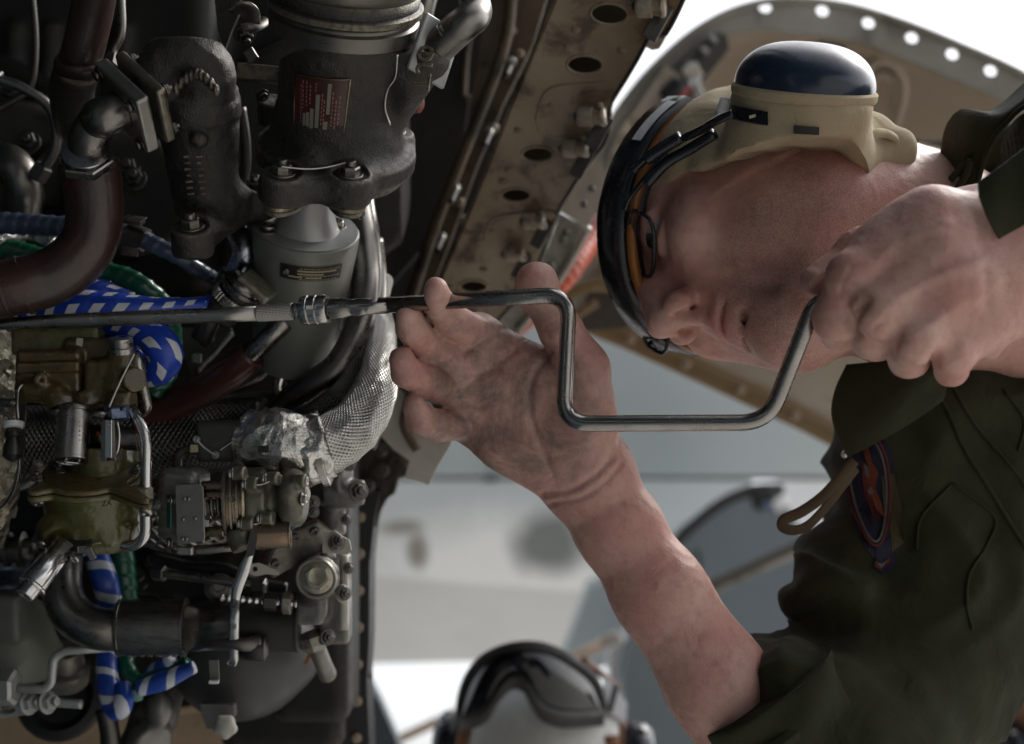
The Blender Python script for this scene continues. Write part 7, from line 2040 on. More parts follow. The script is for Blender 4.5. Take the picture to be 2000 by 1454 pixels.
# furrows between the knuckles
for a, b in ((C(1690, 590, .728), C(1668, 650, .748)), (C(1752, 650, .724), C(1738, 694, .745)), (C(1825, 690, .730), C(1816, 720, .75))):
    F.cone(a, b, .0014, .0030, .006, sub=True)
V, Q = F.mesh(); V = relax(V, Q, 2, 0.4); N = normals_of(V, Q)
d = -V[:, 2]; px = 1000 + V[:, 0] / d * FOC; py = 727 - V[:, 1] / d * FOC
disp = np.zeros(len(V))
def crease(pts, amp, wpx, dmin, dmax, zmin=0.15):
    """skin fold along a polyline on the lens-facing side of a hand"""
    global disp
    best = np.full(len(V), 1e9)
    c = catmull([np.array([a, b, 0.0]) for a, b in pts], 5)[:, :2]
    for a, b in zip(c, c[1:]):
        ab = b - a; t = np.clip(((px - a[0]) * ab[0] + (py - a[1]) * ab[1]) / (ab @ ab), 0, 1)
        best = np.minimum(best, np.hypot(px - a[0] - t * ab[0], py - a[1] - t * ab[1]))
    m = (d > dmin) & (d < dmax) & (N[:, 2] > zmin)
    disp -= np.where(m, amp * np.exp(-(best / wpx) ** 2), 0)
oh_ = (0.80, 0.95)
for pts, a, w in [([(905, 690), (945, 665), (985, 640), (1005, 628)], .0016, 5), ([(900, 765), (945, 730), (1000, 690), (1030, 660)], .0012, 5), ([(960, 640), (975, 665), (1000, 685)], .0009, 5),
                  ([(905, 730), (940, 735), (975, 720)], .0012, 5), ([(1075, 690), (1040, 740), (1035, 810), (1060, 880), (1080, 930)], .0016, 6),
                  ([(1060, 965), (1110, 960), (1160, 930), (1195, 895)], .0016, 6), ([(1075, 985), (1130, 975), (1180, 945), (1215, 905)], .0011, 5),
                  ([(868, 650), (890, 640), (915, 628)], .0010, 4), ([(835, 715), (858, 690), (872, 668)], .0009, 4), ([(840, 775), (848, 745), (845, 725)], .0010, 4), ([(868, 800), (905, 790), (950, 795)], .0011, 5),
                  ([(1062, 640), (1092, 625), (1112, 612)], .0011, 4), ([(1068, 650), (1098, 636)], .0008, 4), ([(870, 862), (880, 838), (876, 815)], .0010, 4)]:
    crease(pts, a, w, *oh_)
fs_ = (0.70, 0.80)
for pts, a, w in [([(1642, 566), (1658, 580), (1650, 600)], .0008, 4), ([(1700, 520), (1760, 470), (1850, 440)], -.0010, 12), ([(1745, 590), (1830, 540), (1920, 510)], -.0010, 12), ([(1810, 640), (1880, 590), (1950, 550)], -.0009, 12),
                  ([(1662, 520), (1650, 548), (1640, 575)], .0006, 4), ([(1705, 645), (1720, 632), (1735, 640)], .0007, 4), ([(1900, 420), (1920, 500), (1930, 600)], .0008, 10), ([(1680, 600), (1668, 640), (1668, 660)], .0014, 4)]:
    crease(pts, a, w, *fs_)
hl = (V - Hc) @ HR
face = (np.abs(hl) < [.14, .1, .14]).all(1)
for s in (1, -1):      # crow's feet and cheek line
    pass
isface = face & (hl[:, 0] > 0.0)
disp += np.where(isface, vnoise(V, 60, 11) * .0010, vnoise(V, 45, 12) * .0006) + vnoise(V, 220, 13) * .00025
V = V + N * disp[:, None]
body = build_np('body', V, Q, skin, p1)
def fattr(o, name, val):
    a = o.data.attributes.new(name, 'FLOAT', 'POINT'); a.data.foreach_set('value', np.clip(val, 0, 1).astype(np.float32))
gr = np.exp(-(np.hypot(px - 985, (py - 780)) / 210) ** 4) * (d > .80) * (px < 1240)
fattr(body, 'grime', gr + 0.12 * (d < .80))
stb = np.clip((-hl[:, 2] - 0.045) / 0.02, 0, 1) * np.clip((hl[:, 0] + 0.02) / 0.03, 0, 1) * face * np.clip((0.15 + hl[:, 2]) / 0.03, 0, 1)
fattr(body, 'stubble', stb * 0.9)
lips = np.exp(-((hl[:, 2] + .066) / .0095) ** 4 - (hl[:, 1] / .018) ** 4) * (hl[:, 0] > .086) * face
fattr(body, 'lips', lips * 0.6)
# fine hair on both forearms: one mesh
hb_ = MB(); cand = np.where(((py > 960) & (py < 1480) & (px < 1560) & (d < .95)) | ((d < .80) & (px > 1700) & (py < 640)))[0]
rs = np.random.default_rng(5); cand = rs.choice(cand, min(2600, len(cand)), replace=False)
Nn = normals_of(V, Q)
hv, hf = [], []
for i_ in cand:
    low_ = py[i_] > 800
    al = unit(C(1150, 935, .918) - C(1370, 1330, .90)) if low_ else unit(kI - C(1980, 500, .77))
    al = unit(al + rs.normal(size=3) * .25 + Nn[i_] * .30); L_ = rs.uniform(.004, .009)
    sd_ = unit(np.cross(al, Nn[i_] + 1e-6)) * .00004; p0 = V[i_]; b0 = len(hv)
    for k in range(4):
        t = k / 3; c_ = p0 + al * L_ * t + Nn[i_] * .0008 * math.sin(math.pi * t); hv += [c_ - sd_ * (1 - .8 * t), c_ + sd_ * (1 - .8 * t)]
    for k in range(3): hf.append((b0 + 2 * k, b0 + 2 * k + 1, b0 + 2 * k + 3, b0 + 2 * k + 2))
hb_.add(hv, hf); ah = hb_.build('arm_hair', M('arm_hair_fibre', (.20, .12, .07), 0, .5, None, rvar=0), p1); ah['kind'] = 'stuff'
# thumb nail
MB().box(C(1598, 546, .7855), frame2(unit((-0.75, -0.55, 0.1)), unit((-0.3, 0.6, 0.8))), .0115, .0065, .0016, .0008, 3, True).build('thumb_nail', nail_m, p1)
# eyes
for s in (-1, 1):
    e = MB().lathe(H(.0775, .031 * s, .001), basis(HR @ unit((1, 0.1, -0.15))), [(.0118 * math.sin(a), .0118 * math.cos(a)) for a in np.linspace(-1.3, 1.5707, 14)], 28).build('eye', eye_w, p1)
    MB().lathe(H(.0775, .031 * s, .001), basis(HR @ unit((1, 0.1, -0.15))), [(.0119 * math.cos(a), .0119 * math.sin(a)) for a in np.linspace(0.5, 0.0, 6)], 24).build('iris', eye_b, e)
# ---- helmet: cloth cap, ear cup, shell, goggles
hm = thing('flight_deck_helmet', 'beige cloth cranial helmet with glossy navy ear cup worn by the mechanic', 'helmet', Hc)
F = Field(Hc - [0.15, 0.13, 0.16], Hc + [0.15, 0.16, 0.16], 0.002)
F.ell(G(-.006, 0, .010), (.0955, .0805, .0975), RG, 0)
cupA = unit((0.06, .955, .29)); cupO = C(1556, 300, .868)
F.cyl(cupO - cupA * .02, cupO + cupA * .036, .0430, .004, .030)
F.ell(H(.01, .070, .0), (.05, .02, .04), HR, .02)
F.cone(H(-.03, .075, -.03), C(1738, 290, .90), .020, .014, .02)
F.cone(C(1640, 300, .875), C(1725, 318, .905), .016, .010, .02)
sl = slice(None)
ax = [np.arange(F.n[i]) * F.h + F.lo[i] for i in range(3)]
X, Y, Z = np.meshgrid(*ax, indexing='ij')
fl_ = (X - Hc[0]) * HR[0, 0] + (Y - Hc[1]) * HR[1, 0] + (Z - Hc[2]) * HR[2, 0]
ll_ = (X - Hc[0]) * HR[0, 1] + (Y - Hc[1]) * HR[1, 1] + (Z - Hc[2]) * HR[2, 1]
ul_ = (X - Hc[0]) * HR[0, 2] + (Y - Hc[1]) * HR[1, 2] + (Z - Hc[2]) * HR[2, 2]
plane = .58 * fl_ - .81 * ul_ - .020 - .010 * np.cos(fl_ * 45) - np.where(ll_ > .07, (ll_ - .07) * 0.5, 0)
plane2 = -(Y - Hc[1]) + .016 + .010 * np.sin((X - Hc[0]) * 28 + 1.2) - .022 * np.clip((X - Hc[0] - .035) / .04, 0, 1)
F.G = np.maximum(F.G, np.minimum(plane, np.where(ll_ > 0, plane2, 1)).astype(np.float32)); del X, Y, Z, ul_
V, Q = F.mesh(); V = relax(V, Q, 2, 0.5); N = normals_of(V, Q)
hq = (V - Hc) @ HR
fold = np.sin(hq[:, 0] * 120 + hq[:, 2] * 260 + 2.5 * vnoise(V, 25, 15)) * np.clip(1 - np.abs(hq[:, 1] - .06) / .05, 0, 1)
V = V + N * (fold * .0011 + vnoise(V, 40, 16) * .0022)[:, None]
build_np('cloth_cap', V, Q, beige_cl, hm)
RCp = basis(cupA)
MB().lathe(cupO, RCp, [(.033, .0425), (.035, .0436), (.0385, .0438), (.040, .0425)], 64).build('cup_seam', beige_cl, hm)
MB().lathe(cupO, RCp, [(.036, .0422)] + [(.040 + .0265 * math.sin(a), .0422 * math.cos(a) ** 0.72) for a in np.linspace(0, 1.5707, 22)], 72).build('ear_cup_dome', navy_dome, hm)
def cuppt(px_, t, r):
    th = max(np.linspace(0, 2 * math.pi, 721), key=lambda a: -abs(1000 + (cupO + RCp[:, 0] * r * math.cos(a) + RCp[:, 1] * r * math.sin(a) + cupA * t)[0] / -(cupO + RCp[:, 0] * r * math.cos(a) + RCp[:, 1] * r * math.sin(a) + cupA * t)[2] * FOC - px_) + (10 if (RCp[:, 0] * math.cos(a) + RCp[:, 1] * math.sin(a))[2] > 0 else -1e4))
    return cupO + RCp[:, 0] * r * math.cos(th) + RCp[:, 1] * r * math.sin(th) + cupA * t
for (xa, xb, t, hh, m_) in [(1428, 1500, .024, .0038, gl_black), (1552, 1600, .0195, .0022, rubber)]:
    A = [cuppt(xa + (xb - xa) * i / 8, t + hh, .0450) for i in range(9)]; B = [cuppt(xa + (xb - xa) * i / 8, t - hh, .0450) for i in range(9)]
    mb = MB(); loft(mb, [B, A], (0, 0, -.003)); mb.build('strap_tab', m_, hm)
MB().box(cuppt(1470, .024, .0462), frame2((1, 0.3, 0), (0, 1, 0.3)), .004, .0018, .0006, .0002).build('brass_mark', gold_lbl, hm)
MB().box(C(1412, 210, .862), frame2((0.3, 1, 0), (-1, .3, 0)), .012, .007, .008, .002, 3).build('white_clip', white_pl, hm)
for pts, r in [([C(1432, 222, .838), C(1400, 236, .845), C(1370, 254, .86), C(1325, 275, .875), C(1275, 300, .885), C(1235, 335, .89)], .0026),
               ([C(1395, 262, .86), C(1350, 290, .872), C(1300, 320, .88), C(1262, 360, .885)], .0036), ([C(1330, 268, .868), C(1290, 292, .875), C(1262, 312, .88)], .0040)]:
    MB().tube(pts, r).build('cable', gl_black, hm)
# stitching folds on the flap behind the ear cup
MB().tube([C(1682, 292, .868), C(1712, 262, .875), C(1745, 268, .885), C(1762, 300, .89), C(1772, 335, .90)], .0034, seg=12, squash=(1, .6)).build('flap_hem', beige_cl, hm)
MB().mapped_plate([(1690, 300), (1715, 272), (1745, 276), (1762, 325), (1700, 330)], [], lambda x, y: C(x, y, .898), (0, 0, -.004)).build('leather_lining', leather, hm)
MB().tube([C(1672, 215, .90), C(1712, 240, .90), C(1735, 262, .90)], .003).build('chin_strap', leather, hm)
# hard shell, dark
F = Field(Hc - [0.17, 0.13, 0.16], Hc + [0.13, 0.14, 0.14], 0.0024)
F.ell(G(-.002, 0, .012), (.0985, .0840, .0960), RG, 0)
ax = [np.arange(F.n[i]) * F.h + F.lo[i] for i in range(3)]
X, Y, Z = np.meshgrid(*ax, indexing='ij')
ul_ = (X - Hgc[0]) * RG[0, 2] + (Y - Hgc[1]) * RG[1, 2] + (Z - Hgc[2]) * RG[2, 2]
ll_ = (X - Hc[0]) * HR[0, 1] + (Y - Hc[1]) * HR[1, 1] + (Z - Hc[2]) * HR[2, 1]
F.G = np.maximum(F.G, (.044 + .0 * ll_ - ul_).astype(np.float32)); del X, Y, Z
V, Q = F.mesh(); V = relax(V, Q, 2, .5)
build_np('hard_shell', V, Q, matte_blk, hm)
# goggles pushed against the brow
gg = thing('goggles', 'black framed goggles with amber rim worn at the front of the mechanic helmet', 'goggles', H(.1, 0, .04))
def ring(th0_, th1_, r, u, ry=None, n=40, bulge=0):
    out = []
    for a in np.linspace(math.radians(th0_), math.radians(th1_), n):
        out.append(G(r * math.cos(a) , (ry or r) * math.sin(a), u + bulge * math.cos(a)))
    return np.array(out)
mb = MB()
loft(mb, [ring(70, -112, .097, .020, .086), ring(70, -112, .1030, .020, .091), ring(70, -112, .1055, .027, .0935), ring(70, -112, .1050, .042, .0930), ring(70, -112, .099, .048, .088)], 0)
mb.build('frame', gl_black, gg)
MB().tube(ring(72, -112, .1000, .0150, .089), .0036, seg=10, raw=True, squash=(1, 1)).build('amber_rim', amber, gg)
MB().tube(ring(72, -112, .0940, .0165, .084), .0046, seg=10, raw=True).build('foam', matte_blk, gg)
mb = MB(); loft(mb, [ring(64, 40, .1070, .032, .0945, 14), ring(64, 40, .1055, .025, .0935, 14)], 0); mb.build('strap_highlight', white_pl, gg)  # white strip standing in for the highlight on the strap
mb = MB(); loft(mb, [ring(-98, -112, .105, .030, .093, 8), ring(-98, -112, .105, .015, .093, 8)], 0); mb.build('lens_corner', alum, gg)
# spectacles
sg = thing('spectacles', 'thin black framed spectacles on the mechanic face', 'glasses', H(.11, 0, 0))
MB().tube([H(-.005, .078, .012), H(.04, .079, .012), H(.088, .066, .010), H(.100, .060, .008)], .0018, seg=10).build('temple', gl_black, sg)
for s in (-1, 1):
    sq = lambda v_: math.copysign(abs(v_) ** .6, v_)
    pts = [H(.104 - 0.20 * abs(.034 * s + .022 * sq(math.cos(a)) * s), .034 * s + .022 * sq(math.cos(a)), .001 + .0120 * sq(math.sin(a))) for a in np.linspace(0, 2 * math.pi, 41)]
    rim = MB().tube(pts, .0014, seg=8, raw=True).build('rim', gl_black, sg)
    glass = bpy.data.materials.get('clear_lens')
    if glass is None:
        glass = bpy.data.materials.new('clear_lens'); glass.use_nodes = True
        b_ = glass.node_tree.nodes['Principled BSDF']; b_.inputs['Transmission Weight'].default_value = 1.0; b_.inputs['Roughness'].default_value = 0.02; b_.inputs['IOR'].default_value = 1.15; b_.inputs['Base Color'].default_value = (.75, .78, .8, 1)
    n = len(pts) - 1
    MB().add([np.mean(pts, 0)] + [p for p in pts[:-1]], [(0, 1 + i, 1 + (i + 1) % n) for i in range(n)]).build('lens', glass, rim)
MB().tube([H(.104, -.013, .006), H(.110, 0, .009), H(.104, .013, .006)], .0014, seg=8).build('bridge', gl_black, sg)
MB().tube([H(.098, -.055, .008), H(.088, -.066, .010), H(.04, -.079, .012)], .0018, seg=10).build('temple', gl_black, sg)

# ---- coveralls
def wrinkle(V, N, amp, seed, dirv=(1, .5, .2), f=30):
    w = vnoise(V * np.array([1, 1, 1]), 14, seed) * 1.6
    t = V @ unit(dirv) * f + w * 1.8
    r = 1 - np.abs(np.sin(t))
    m = np.clip(vnoise(V, 9, seed + 3) * 1.2 + .5, 0, 1)
    return V + N * (amp * (r - .5) * m + amp * .35 * vnoise(V, 38, seed + 5))[:, None]
F = Field((C(1430, 0, .95)[0], -0.52, -1.24), (0.62, 0.22, -0.78), 0.0034)
F.cone(C(2010, 345, .975), C(2300, 520, 1.06), .040, .09, 0)
F.cone(C(1765, 850, .985), C(1790, 1000, 1.01), .040, .058, 0)
F.cone(C(1765, 850, .985), C(2150, 820, 1.05), .038, .100, .03)
F.cone(C(2170, 800, 1.07), C(2430, 1300, 1.10), .125, .155, .05)
F.cone(C(1880, 900, 1.02), C(2160, 1130, 1.04), .085, .095, .04)
F.ell(C(1790, 1180, 1.0), (.068, .062, .080), k=.04)
F.cone(C(1820, 1240, .985), C(1640, 1470, .915), .074, .064, .03)
F.cone(C(1640, 1470, .915), C(1532, 1412, .900), .064, .0555, .02)
F.cone(C(1640, 1470, .915), C(1600, 1600, .90), .064, .066, .02)
F.ell(C(1660, 1070, .975), (.034, .024, .04), k=.012)
F.ell(C(1615, 1150, .955), (.032, .022, .04), k=.010)
F.cone(C(2250, 700, 1.08), C(2500, 420, .98), .10, .085, .04)
# armpit fold
F.cone(C(1650, 1118, .90), C(1860, 1200, .885), .003, .003, .02, sub=True)
V, Q = F.mesh(); V = relax(V, Q, 2, .5); N = normals_of(V, Q)
V = wrinkle(V, N, .0105, 31, (.5, 1, .1), 55); N = normals_of(V, Q); V = wrinkle(V, N, .0045, 61, (1, -.35, .3), 85)
N = normals_of(V, Q); V = V + N * (vnoise(V, 90, 40) * .0008)[:, None]
build_np('coverall', V, Q, olive_cl, p1)
# rolled cuff round the forearm
ac = unit(C(1400, 1330, .900) - C(1535, 1530, .895))
wrk = lambda s, t: 1 + .05 * np.sin(t * 2 + s * 80) + .025 * np.sin(t * 5 - s * 190)
cc_ = C(1510, 1380, .897)
MB().tube([cc_ - ac * .055, cc_ - ac * .02, cc_ + ac * .010, cc_ + ac * .0115, cc_ + ac * .004], [.056, .0545, .0530, .0495, .0470], seg=56, n=7, caps=False, rfun=wrk).build('rolled_cuff', olive_cl, p1)
MB().tube([cc_ - ac * .012, cc_ - ac * .008, cc_ - ac * .004], [.0548, .0562, .0542], seg=56, caps=False, rfun=wrk).build('cuff_seam', olive_cl, p1)
# left sleeve with loose cuff
sl_o = C(2085, 372, .775)
a2 = unit(C(2330, 260, .84) - sl_o)
w2 = lambda s, t: 1 + .07 * np.sin(t * 2 + s * 60 + 1) + .03 * np.sin(t * 5 + s * 120)
MB().tube([sl_o + a2 * .006, sl_o - a2 * .003, sl_o, sl_o + a2 * .03, C(2200, 320, .81), C(2420, 260, .88), C(2500, 420, .98)], [.0400, .0425, .0445, .0460, .055, .068, .085], seg=56, n=8, caps=False, rfun=w2).build('sleeve', olive_cl, p1)
# cuff flap hanging in front of the wrist
rows = []
for t in np.linspace(0, 1, 10):
    rows.append([C(*(np.array(a) * (1 - t) + np.array(b) * t)) + np.array([0, 0, .002 * math.sin(6 * t + i)]) for i, (a, b) in enumerate([((1912, 355, .735), (2075, 235, .73)), ((1912, 385, .731), (2078, 275, .725)), ((1925, 420, .729), (2080, 320, .722)), ((1940, 445, .729), (2085, 360, .722)), ((1955, 466, .731), (2090, 390, .725))])])
mb = MB(); loft(mb, rows, (0, 0, -.0022)); mb.build('cuff_flap', olive_cl, p1)
# collar standing behind the neck, lapel, placket, pocket
mb = MB()
o1 = curve2([(1830, 378, .93), (1838, 300, .925), (1852, 240, .92), (1880, 211, .915), (1918, 222, .91), (1962, 196, .905), (2015, 150, .90), (2100, 90, .90)], 26)
o2 = curve2([(1905, 380, .90), (1912, 345, .895), (1925, 300, .885), (1942, 265, .88), (1965, 240, .875), (1990, 215, .87), (2040, 185, .87), (2120, 140, .87)], 26)
rows = [[C(*(a * (1 - t) + b * t)) + np.array([0, 0, .010 * math.sin(math.pi * t) + .0015 * math.sin(9 * t + k * .6)]) for k, (a, b) in enumerate(zip(o1, o2))] for t in np.linspace(0, 1, 9)]
loft(mb, rows, (0, -.0005, -.003)); mb.build('collar', olive_cl, p1)
MB().tube([C(*p) + np.array([0, 0, .0015]) for p in o2], .0016, seg=8, raw=True).build('collar_seam', olive_cl, p1)
for pts in ([(1840, 372, .905), (1862, 345, .90), (1885, 320, .895), (1888, 300, .893)], [(1868, 372, .90), (1888, 340, .893), (1895, 312, .888)]):
    MB().tube([C(*p) for p in pts], .0022).build('collar_cord', olive_cl, p1)
mb = MB()
o1 = curve2([(1655, 712, .935), (1632, 760, .93), (1626, 810, .925), (1640, 860, .922), (1656, 893, .925)], 16)
o2 = curve2([(1860, 690, .925), (1858, 715, .915), (1852, 740, .912), (1848, 765, .912), (1842, 782, .914)], 16)
rows = [[C(*(a * (1 - t) + b * t)) + np.array([0, 0, .014 * math.sin(math.pi * t) + .0012 * math.sin(7 * t + k * .5)]) for k, (a, b) in enumerate(zip(o1, o2))] for t in np.linspace(0, 1, 12)]
loft(mb, rows, (0, 0, -.003)); mb.build('lapel', olive_cl, p1)
bpy.context.view_layer.update()
from mathutils.bvhtree import BVHTree
cov = [o for o in bpy.data.objects if o.name.startswith('coverall')][0]
bvh = BVHTree.FromObject(cov, bpy.context.evaluated_depsgraph_get())
cw = worldloc(cov.parent)
def on_cloth(x, y, lift=.0015):
    o_ = Vector(W((0, 0, 0))) - cw; d_ = (Vector(W(C(x, y, 1.0))) - Vector(W((0, 0, 0)))).normalized()
    hit = bvh.ray_cast(o_, d_)
    if hit[0] is None: return C(x, y, .93)
    L = hit[3]; r = C(x, y, 1.0); r = r / np.linalg.norm(r)
    return r * (L - lift)
def on_line(pts, r, name, mat, parent=p1, lift=.0006, n=5):
    c = catmull([np.array([a, b, 0.]) for a, b in pts], n)
    MB().tube([on_cloth(p[0], p[1], lift) for p in c], r, seg=6, raw=True).build(name, mat, parent)
on_line([(1800, 735), (1850, 800), (1880, 870), (1930, 950), (1985, 1040), (2040, 1130)], .0016, 'front_placket', olive_cl)
on_line([(1850, 735), (1905, 830), (1990, 930), (2060, 1040)], .0012, 'front_placket', olive_cl)
on_line([(1860, 945), (1800, 1010), (1790, 1075)], .0011, 'pocket_seam', olive_cl)
on_line([(1860, 945), (1905, 975), (1945, 1015), (1925, 1070), (1895, 1120), (1888, 1180), (1900, 1230)], .0012, 'pocket_seam', olive_cl)
on_line([(1960, 760), (2000, 820), (1990, 880)], .0011, 'chest_seam', olive_cl)
# shoulder patch
def patch_part(outline, name, mat, parent, lift, th=.0006):
    P_ = np.array(outline, float); c_ = P_.mean(0); n = len(P_); ks = (.25, .5, .75, 1.0)
    if poly_area(P_) > 0: P_ = P_[::-1]
    A = [on_cloth(c_[0], c_[1], lift)] + [on_cloth(*(c_ + (p - c_) * k), lift) for k in ks for p in P_]
    F_ = [(0, 1 + i, 1 + (i + 1) % n) for i in range(n)]
    for r in range(len(ks) - 1):
        a, b = 1 + r * n, 1 + (r + 1) * n
        F_ += [(a + i, b + i, b + (i + 1) % n, a + (i + 1) % n) for i in range(n)]
    return MB().add(A, F_, None, False).build(name, mat, parent)
pm = lambda n, c: M(n, c, 0, .8, (900, .4, .0004), rvar=0)
navy_t, red_t, white_t, org_t, gold_t = pm('navy_thread', (.006, .007, .024)), pm('red_thread', (.075, .007, .008)), pm('white_thread', (.10, .095, .095)), pm('orange_thread', (.12, .024, .007)), pm('gold_thread', (.05, .042, .016))
def ov(cx_, cy_, rx, ry, n=36, rot=-.12, taper=.25):
    out = []
    for i in range(n):
        a = 2 * math.pi * i / n; x, y = rx * math.cos(a), ry * math.sin(a)
        x *= 1 - taper * (y / ry)
        out.append((cx_ + x * math.cos(rot) - y * math.sin(rot), cy_ + x * math.sin(rot) + y * math.cos(rot)))
    return out
pt = thing('shoulder_patch', 'elongated navy patch with red border and orange streaks on the olive sleeve', 'patch', on_cloth(1700, 960))
patch_part(ov(1702, 962, 50, 132), 'backing', navy_t, pt, .0012)
patch_part([(1722, 930), (1746, 925), (1762, 1000), (1765, 1060), (1742, 1080), (1728, 1010)], 'side_panel', gold_t, pt, .0018)
for rx, ry, w_, m_, nm in ((40, 112, .0011, red_t, 'red_border'), (34, 104, .0009, white_t, 'white_border')):
    c = ov(1698, 955, rx, ry, 48); MB().tube([on_cloth(p[0], p[1], .0022) for p in c + c[:2]], w_, seg=6, raw=True).build(nm, m_, pt)
patch_part([(1684, 875), (1694, 868), (1702, 900), (1716, 925), (1708, 960), (1722, 985), (1728, 1010), (1714, 1000), (1702, 975), (1692, 940), (1694, 905)], 'orange_streak', org_t, pt, .0030)
patch_part([(1682, 900), (1690, 905), (1692, 940), (1704, 985), (1722, 1020), (1706, 1010), (1688, 965)], 'red_streak', red_t, pt, .0026)
patch_part([(1688, 905), (1696, 915), (1698, 935), (1690, 928)], 'white_fleck', white_t, pt, .0034)
patch_part([(1694, 958), (1702, 950), (1706, 962), (1698, 968)], 'white_fleck', white_t, pt, .0034)
patch_part([(1708, 1062), (1745, 1050), (1750, 1108), (1725, 1122), (1712, 1112)], 'tab', navy_t, pt, .0018)
patch_part([(1708, 1096), (1720, 1104), (1738, 1088), (1740, 1098), (1722, 1114), (1710, 1108)], 'tab_mark', red_t, pt, .0026)
patch_part([(1713, 1100), (1722, 1104), (1736, 1092), (1722, 1110)], 'tab_mark', white_t, pt, .0030)
ly = thing('cloth_loop', 'brown webbing loop hanging from under the olive lapel', 'strap', C(1600, 970, .93))
MB().tube([C(1668, 900, .93), C(1640, 935, .928), C(1605, 972, .925), C(1565, 1000, .922), C(1532, 1015, .92), C(1530, 1030, .92), C(1552, 1036, .922), C(1580, 1025, .924), C(1612, 992, .927), C(1645, 950, .93), C(1672, 915, .933)], .0036, seg=12, squash=(1, .45)).build('webbing', strap_br, ly)
hw('rivet', ly, on_cloth(1652, 888, .004), (0, 0, 1), .003, steel_br)

# ================================================================ other crew
def crew(label, Hcc, Fv, Uv, sc, cap_mat, cup_mat, glabel, hlabel, goggle=True):
    R = frame2(Fv, np.cross(Uv, Fv)); 
    if R[:, 2] @ np.asarray(Uv) < 0: R[:, 2] *= -1
    Pn = lambda f, l, u: Hcc + R @ np.array([f, l, u]) * sc
    t = thing('person', label, 'person', Hcc - R[:, 2] * .3)
    F = Field(Hcc - [.26, .52, .22], Hcc + [.26, .14, .18], .0045)
    F.ell(Pn(0, 0, .02), (.092 * sc, .074 * sc, .1 * sc), R, 0)
    F.ell(Pn(.045, 0, -.05), (.05 * sc, .052 * sc, .07 * sc), R, .03)
    F.cone(Pn(.09, 0, .01), Pn(.113, 0, -.03), .008, .012, .012)
    F.ell(Pn(.08, 0, -.105), (.018, .02, .016), R, .02)
    for s in (-1, 1):
        F.ell(Pn(.09, .03 * s, 0), (.014, .017, .011), R, .012, sub=True)
        F.ell(Pn(.078, .031 * s, 0), (.0125, .0135, .0115), R, .003)
        F.ell(Pn(0, .078 * s, -.01), (.015, .008, .03), R, .006)
    F.cone(Pn(.085, -.02, -.07), Pn(.085, .02, -.07), .007, .007, .008)
    F.cone(Pn(-.01, 0, -.06), Pn(-.03, 0, -.17), .056, .06, .03)
    F.cone(Pn(-.03, 0, -.19), Pn(-.02, .16, -.25), .07, .065, .05); F.cone(Pn(-.03, 0, -.19), Pn(-.02, -.16, -.25), .07, .065, .05)
    F.cone(Pn(-.03, 0, -.26), Pn(-.03, 0, -.50), .13, .13, .05)
    V, Q = F.mesh(); V = relax(V, Q, 1)
    build_np('body', V, Q, skin2, t)
    F = Field(Hcc - [.28, .54, .24], Hcc + [.28, -.06, .2], .006)
    F.cone(Pn(-.03, 0, -.22), Pn(-.02, .17, -.26), .084, .076, .0); F.cone(Pn(-.03, 0, -.22), Pn(-.02, -.17, -.26), .084, .076, .05)
    F.cone(Pn(-.03, 0, -.28), Pn(-.03, 0, -.50), .145, .145, .05)
    V, Q = F.mesh(); N = normals_of(V, Q); V = wrinkle(V, N, .006, 50)
    build_np('coverall', V, Q, olive_cl, t)
    h = thing('flight_deck_helmet', hlabel, 'helmet', Hcc)
    F = Field(Hcc - [.15, .12, .15], Hcc + [.15, .15, .15], .0035)
    F.ell(Pn(0, 0, .026), (.102 * sc, .084 * sc, .108 * sc), R, 0)
    ax = [np.arange(F.n[i]) * F.h + F.lo[i] for i in range(3)]
    X, Y, Z = np.meshgrid(*ax, indexing='ij')
    f_ = (X - Hcc[0]) * R[0, 0] + (Y - Hcc[1]) * R[1, 0] + (Z - Hcc[2]) * R[2, 0]
    u_ = (X - Hcc[0]) * R[0, 2] + (Y - Hcc[1]) * R[1, 2] + (Z - Hcc[2]) * R[2, 2]
    F.G = np.maximum(F.G, (.5 * f_ - .85 * u_ - .022).astype(np.float32))
    V, Q = F.mesh(); V = relax(V, Q, 1)
    build_np('cap', V, Q, cap_mat, h)
    for s in (-1, 1):
        a_ = R[:, 1] * s; o_ = Pn(-.005, .076 * s, .035)
        MB().tube([Pn(.045, .078 * s, -.03), Pn(.052, .076 * s, .02), Pn(.045, .070 * s, .07)], .010, seg=14, squash=(1, .5)).build('leather_strap', leather, h)
        MB().lathe(o_, basis(a_), [(0, .034), (.006, .038), (.008, .038)], 36).build('cushion', leather, h)
        MB().lathe(o_, basis(a_), [(.008, .037), (.020, .0375), (.0205, .0345), (.024, .0345), (.0245, .037), (.030, .0355), (.037, .028), (.040, .014), (.0405, 0)], 40).build('ear_cup', cup_mat, h)
        MB().box(Pn(.012, .104 * s, .052), frame2(R[:, 0], R[:, 2]), .008, .024, .006, .002).build('yoke', alum, h)
    return t, h, Pn, R
H2 = C(1058, 1535, 1.54)
c2, h2_, P2n, R2 = crew('crew member facing the lens at the bottom, head cut off below the goggles', H2, unit((-.13, -.05, 1)), unit((.03, 1, -.0)), 1.06, white_cl, gl_black, '', 'white cloth helmet with black ear cups and brown pads at the bottom centre')
g2 = thing('goggles', 'glossy black wraparound goggles resting on the white helmet at the bottom', 'goggles', C(1040, 1340, 1.4))
gd = lambda x: 1.385 + .075 * ((x - 1025) / 150.0) ** 2
topc = curve2([(898, 1402), (902, 1360), (918, 1318), (955, 1280), (1015, 1262), (1075, 1268), (1130, 1300), (1165, 1335), (1180, 1392)], 44)
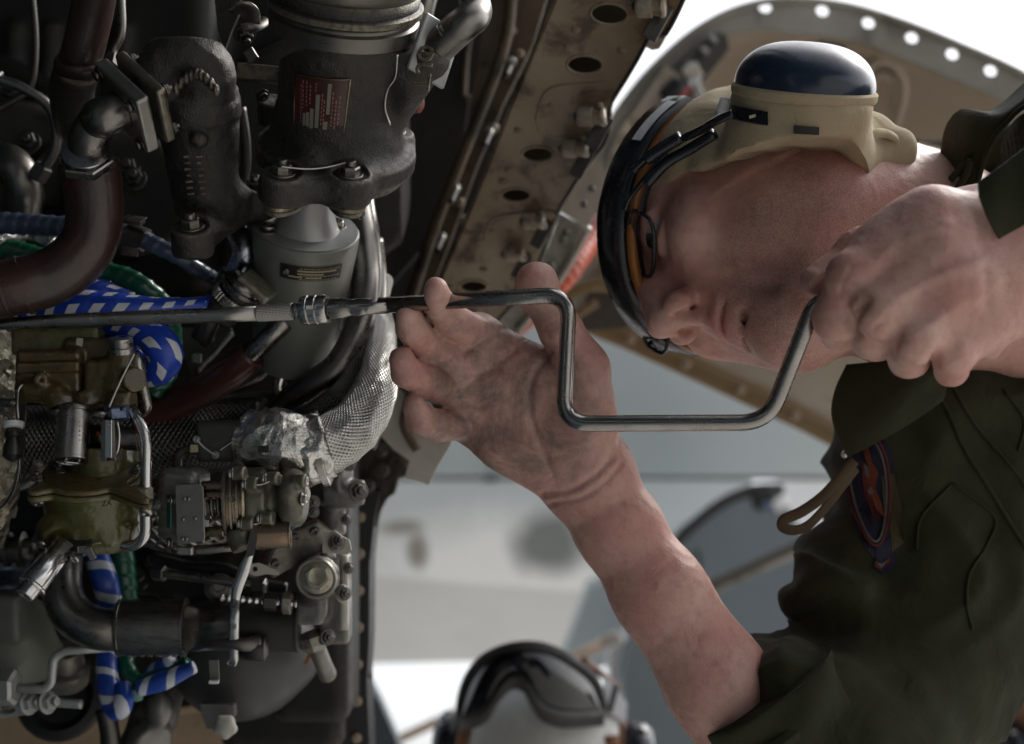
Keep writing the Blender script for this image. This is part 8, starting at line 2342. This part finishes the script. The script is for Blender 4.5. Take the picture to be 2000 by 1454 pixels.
botc = curve2([(900, 1404), (925, 1400), (955, 1382), (978, 1345), (1000, 1322), (1022, 1328), (1040, 1362), (1065, 1388), (1110, 1398), (1178, 1394)], 44)
rows = [[C(*((a * (1 - t) + b * t)[:2]), gd((a * (1 - t) + b * t)[0]) - .012 * math.sin(math.pi * t)) for a, b in zip(topc, botc)] for t in np.linspace(0.02, .98, 10)]
mb = MB(); loft(mb, rows, (0, 0, -.003)); mb.build('lens', M('black_mirror_lens', (.008, .009, .012), 0, .07, None, rvar=0), g2)
lp_ = [C(p[0], p[1], gd(p[0]) - .003) for p in topc] + [C(p[0], p[1], gd(p[0]) - .003) for p in botc[::-1]]
MB().tube(lp_ + lp_[:2], .0048, seg=12, raw=True).build('frame', matte_blk, g2)
mb = MB(); loft(mb, [[C(p[0], p[1] + 2, gd(p[0])) for p in botc], [C(p[0] + (p[0] - 1020) * .02, p[1] + 22, gd(p[0]) + .012) for p in botc], [C(p[0] + (p[0] - 1020) * .03, p[1] + 26, gd(p[0]) + .05) for p in botc]], 0); mb.build('face_foam', matte_blk, g2)
mb = MB(); loft(mb, [[C(p[0], p[1] - 1, gd(p[0])) for p in topc], [C(p[0], p[1] - 3, gd(p[0]) + .05) for p in topc]], 0); mb.build('upper_shroud', matte_blk, g2)
mb = MB(); loft(mb, [[C(1178, 1318, 1.47), C(1205, 1345, 1.50), C(1225, 1375, 1.54)], [C(1182, 1390, 1.47), C(1205, 1400, 1.50), C(1222, 1425, 1.54)]], (0, 0, -.004)); mb.build('strap', M('grey_elastic', (.24, .24, .26), 0, .6), g2)
MB().box(C(1197, 1365, 1.475), frame2((.75, -.3, -.5), (0, 1, 0)), .006, .030, .004, .001).build('buckle', gl_black, g2)
MB().box(C(1008, 1281, 1.384), frame2((1, 0, 0), (0, 1, 0)), .017, .0036, .001, .0004).build('white_lettering_strip', M('white_print', (.6, .6, .6), 0, .5, None, rvar=0), g2)
MB().tube([C(1140, 1290, 1.47), C(1175, 1318, 1.50), C(1205, 1345, 1.53)], .004).build('orange_cord', leather, g2)
H3 = C(2060, 1480, 1.9)
c3, h3_, _, _ = crew('partly hidden crew member at the bottom right corner behind the olive sleeve', H3, unit((.55, -.1, .8)), unit((-.1, .99, 0)), 1.05, leather, gl_black, '', 'brown and black helmet in the bottom right corner')
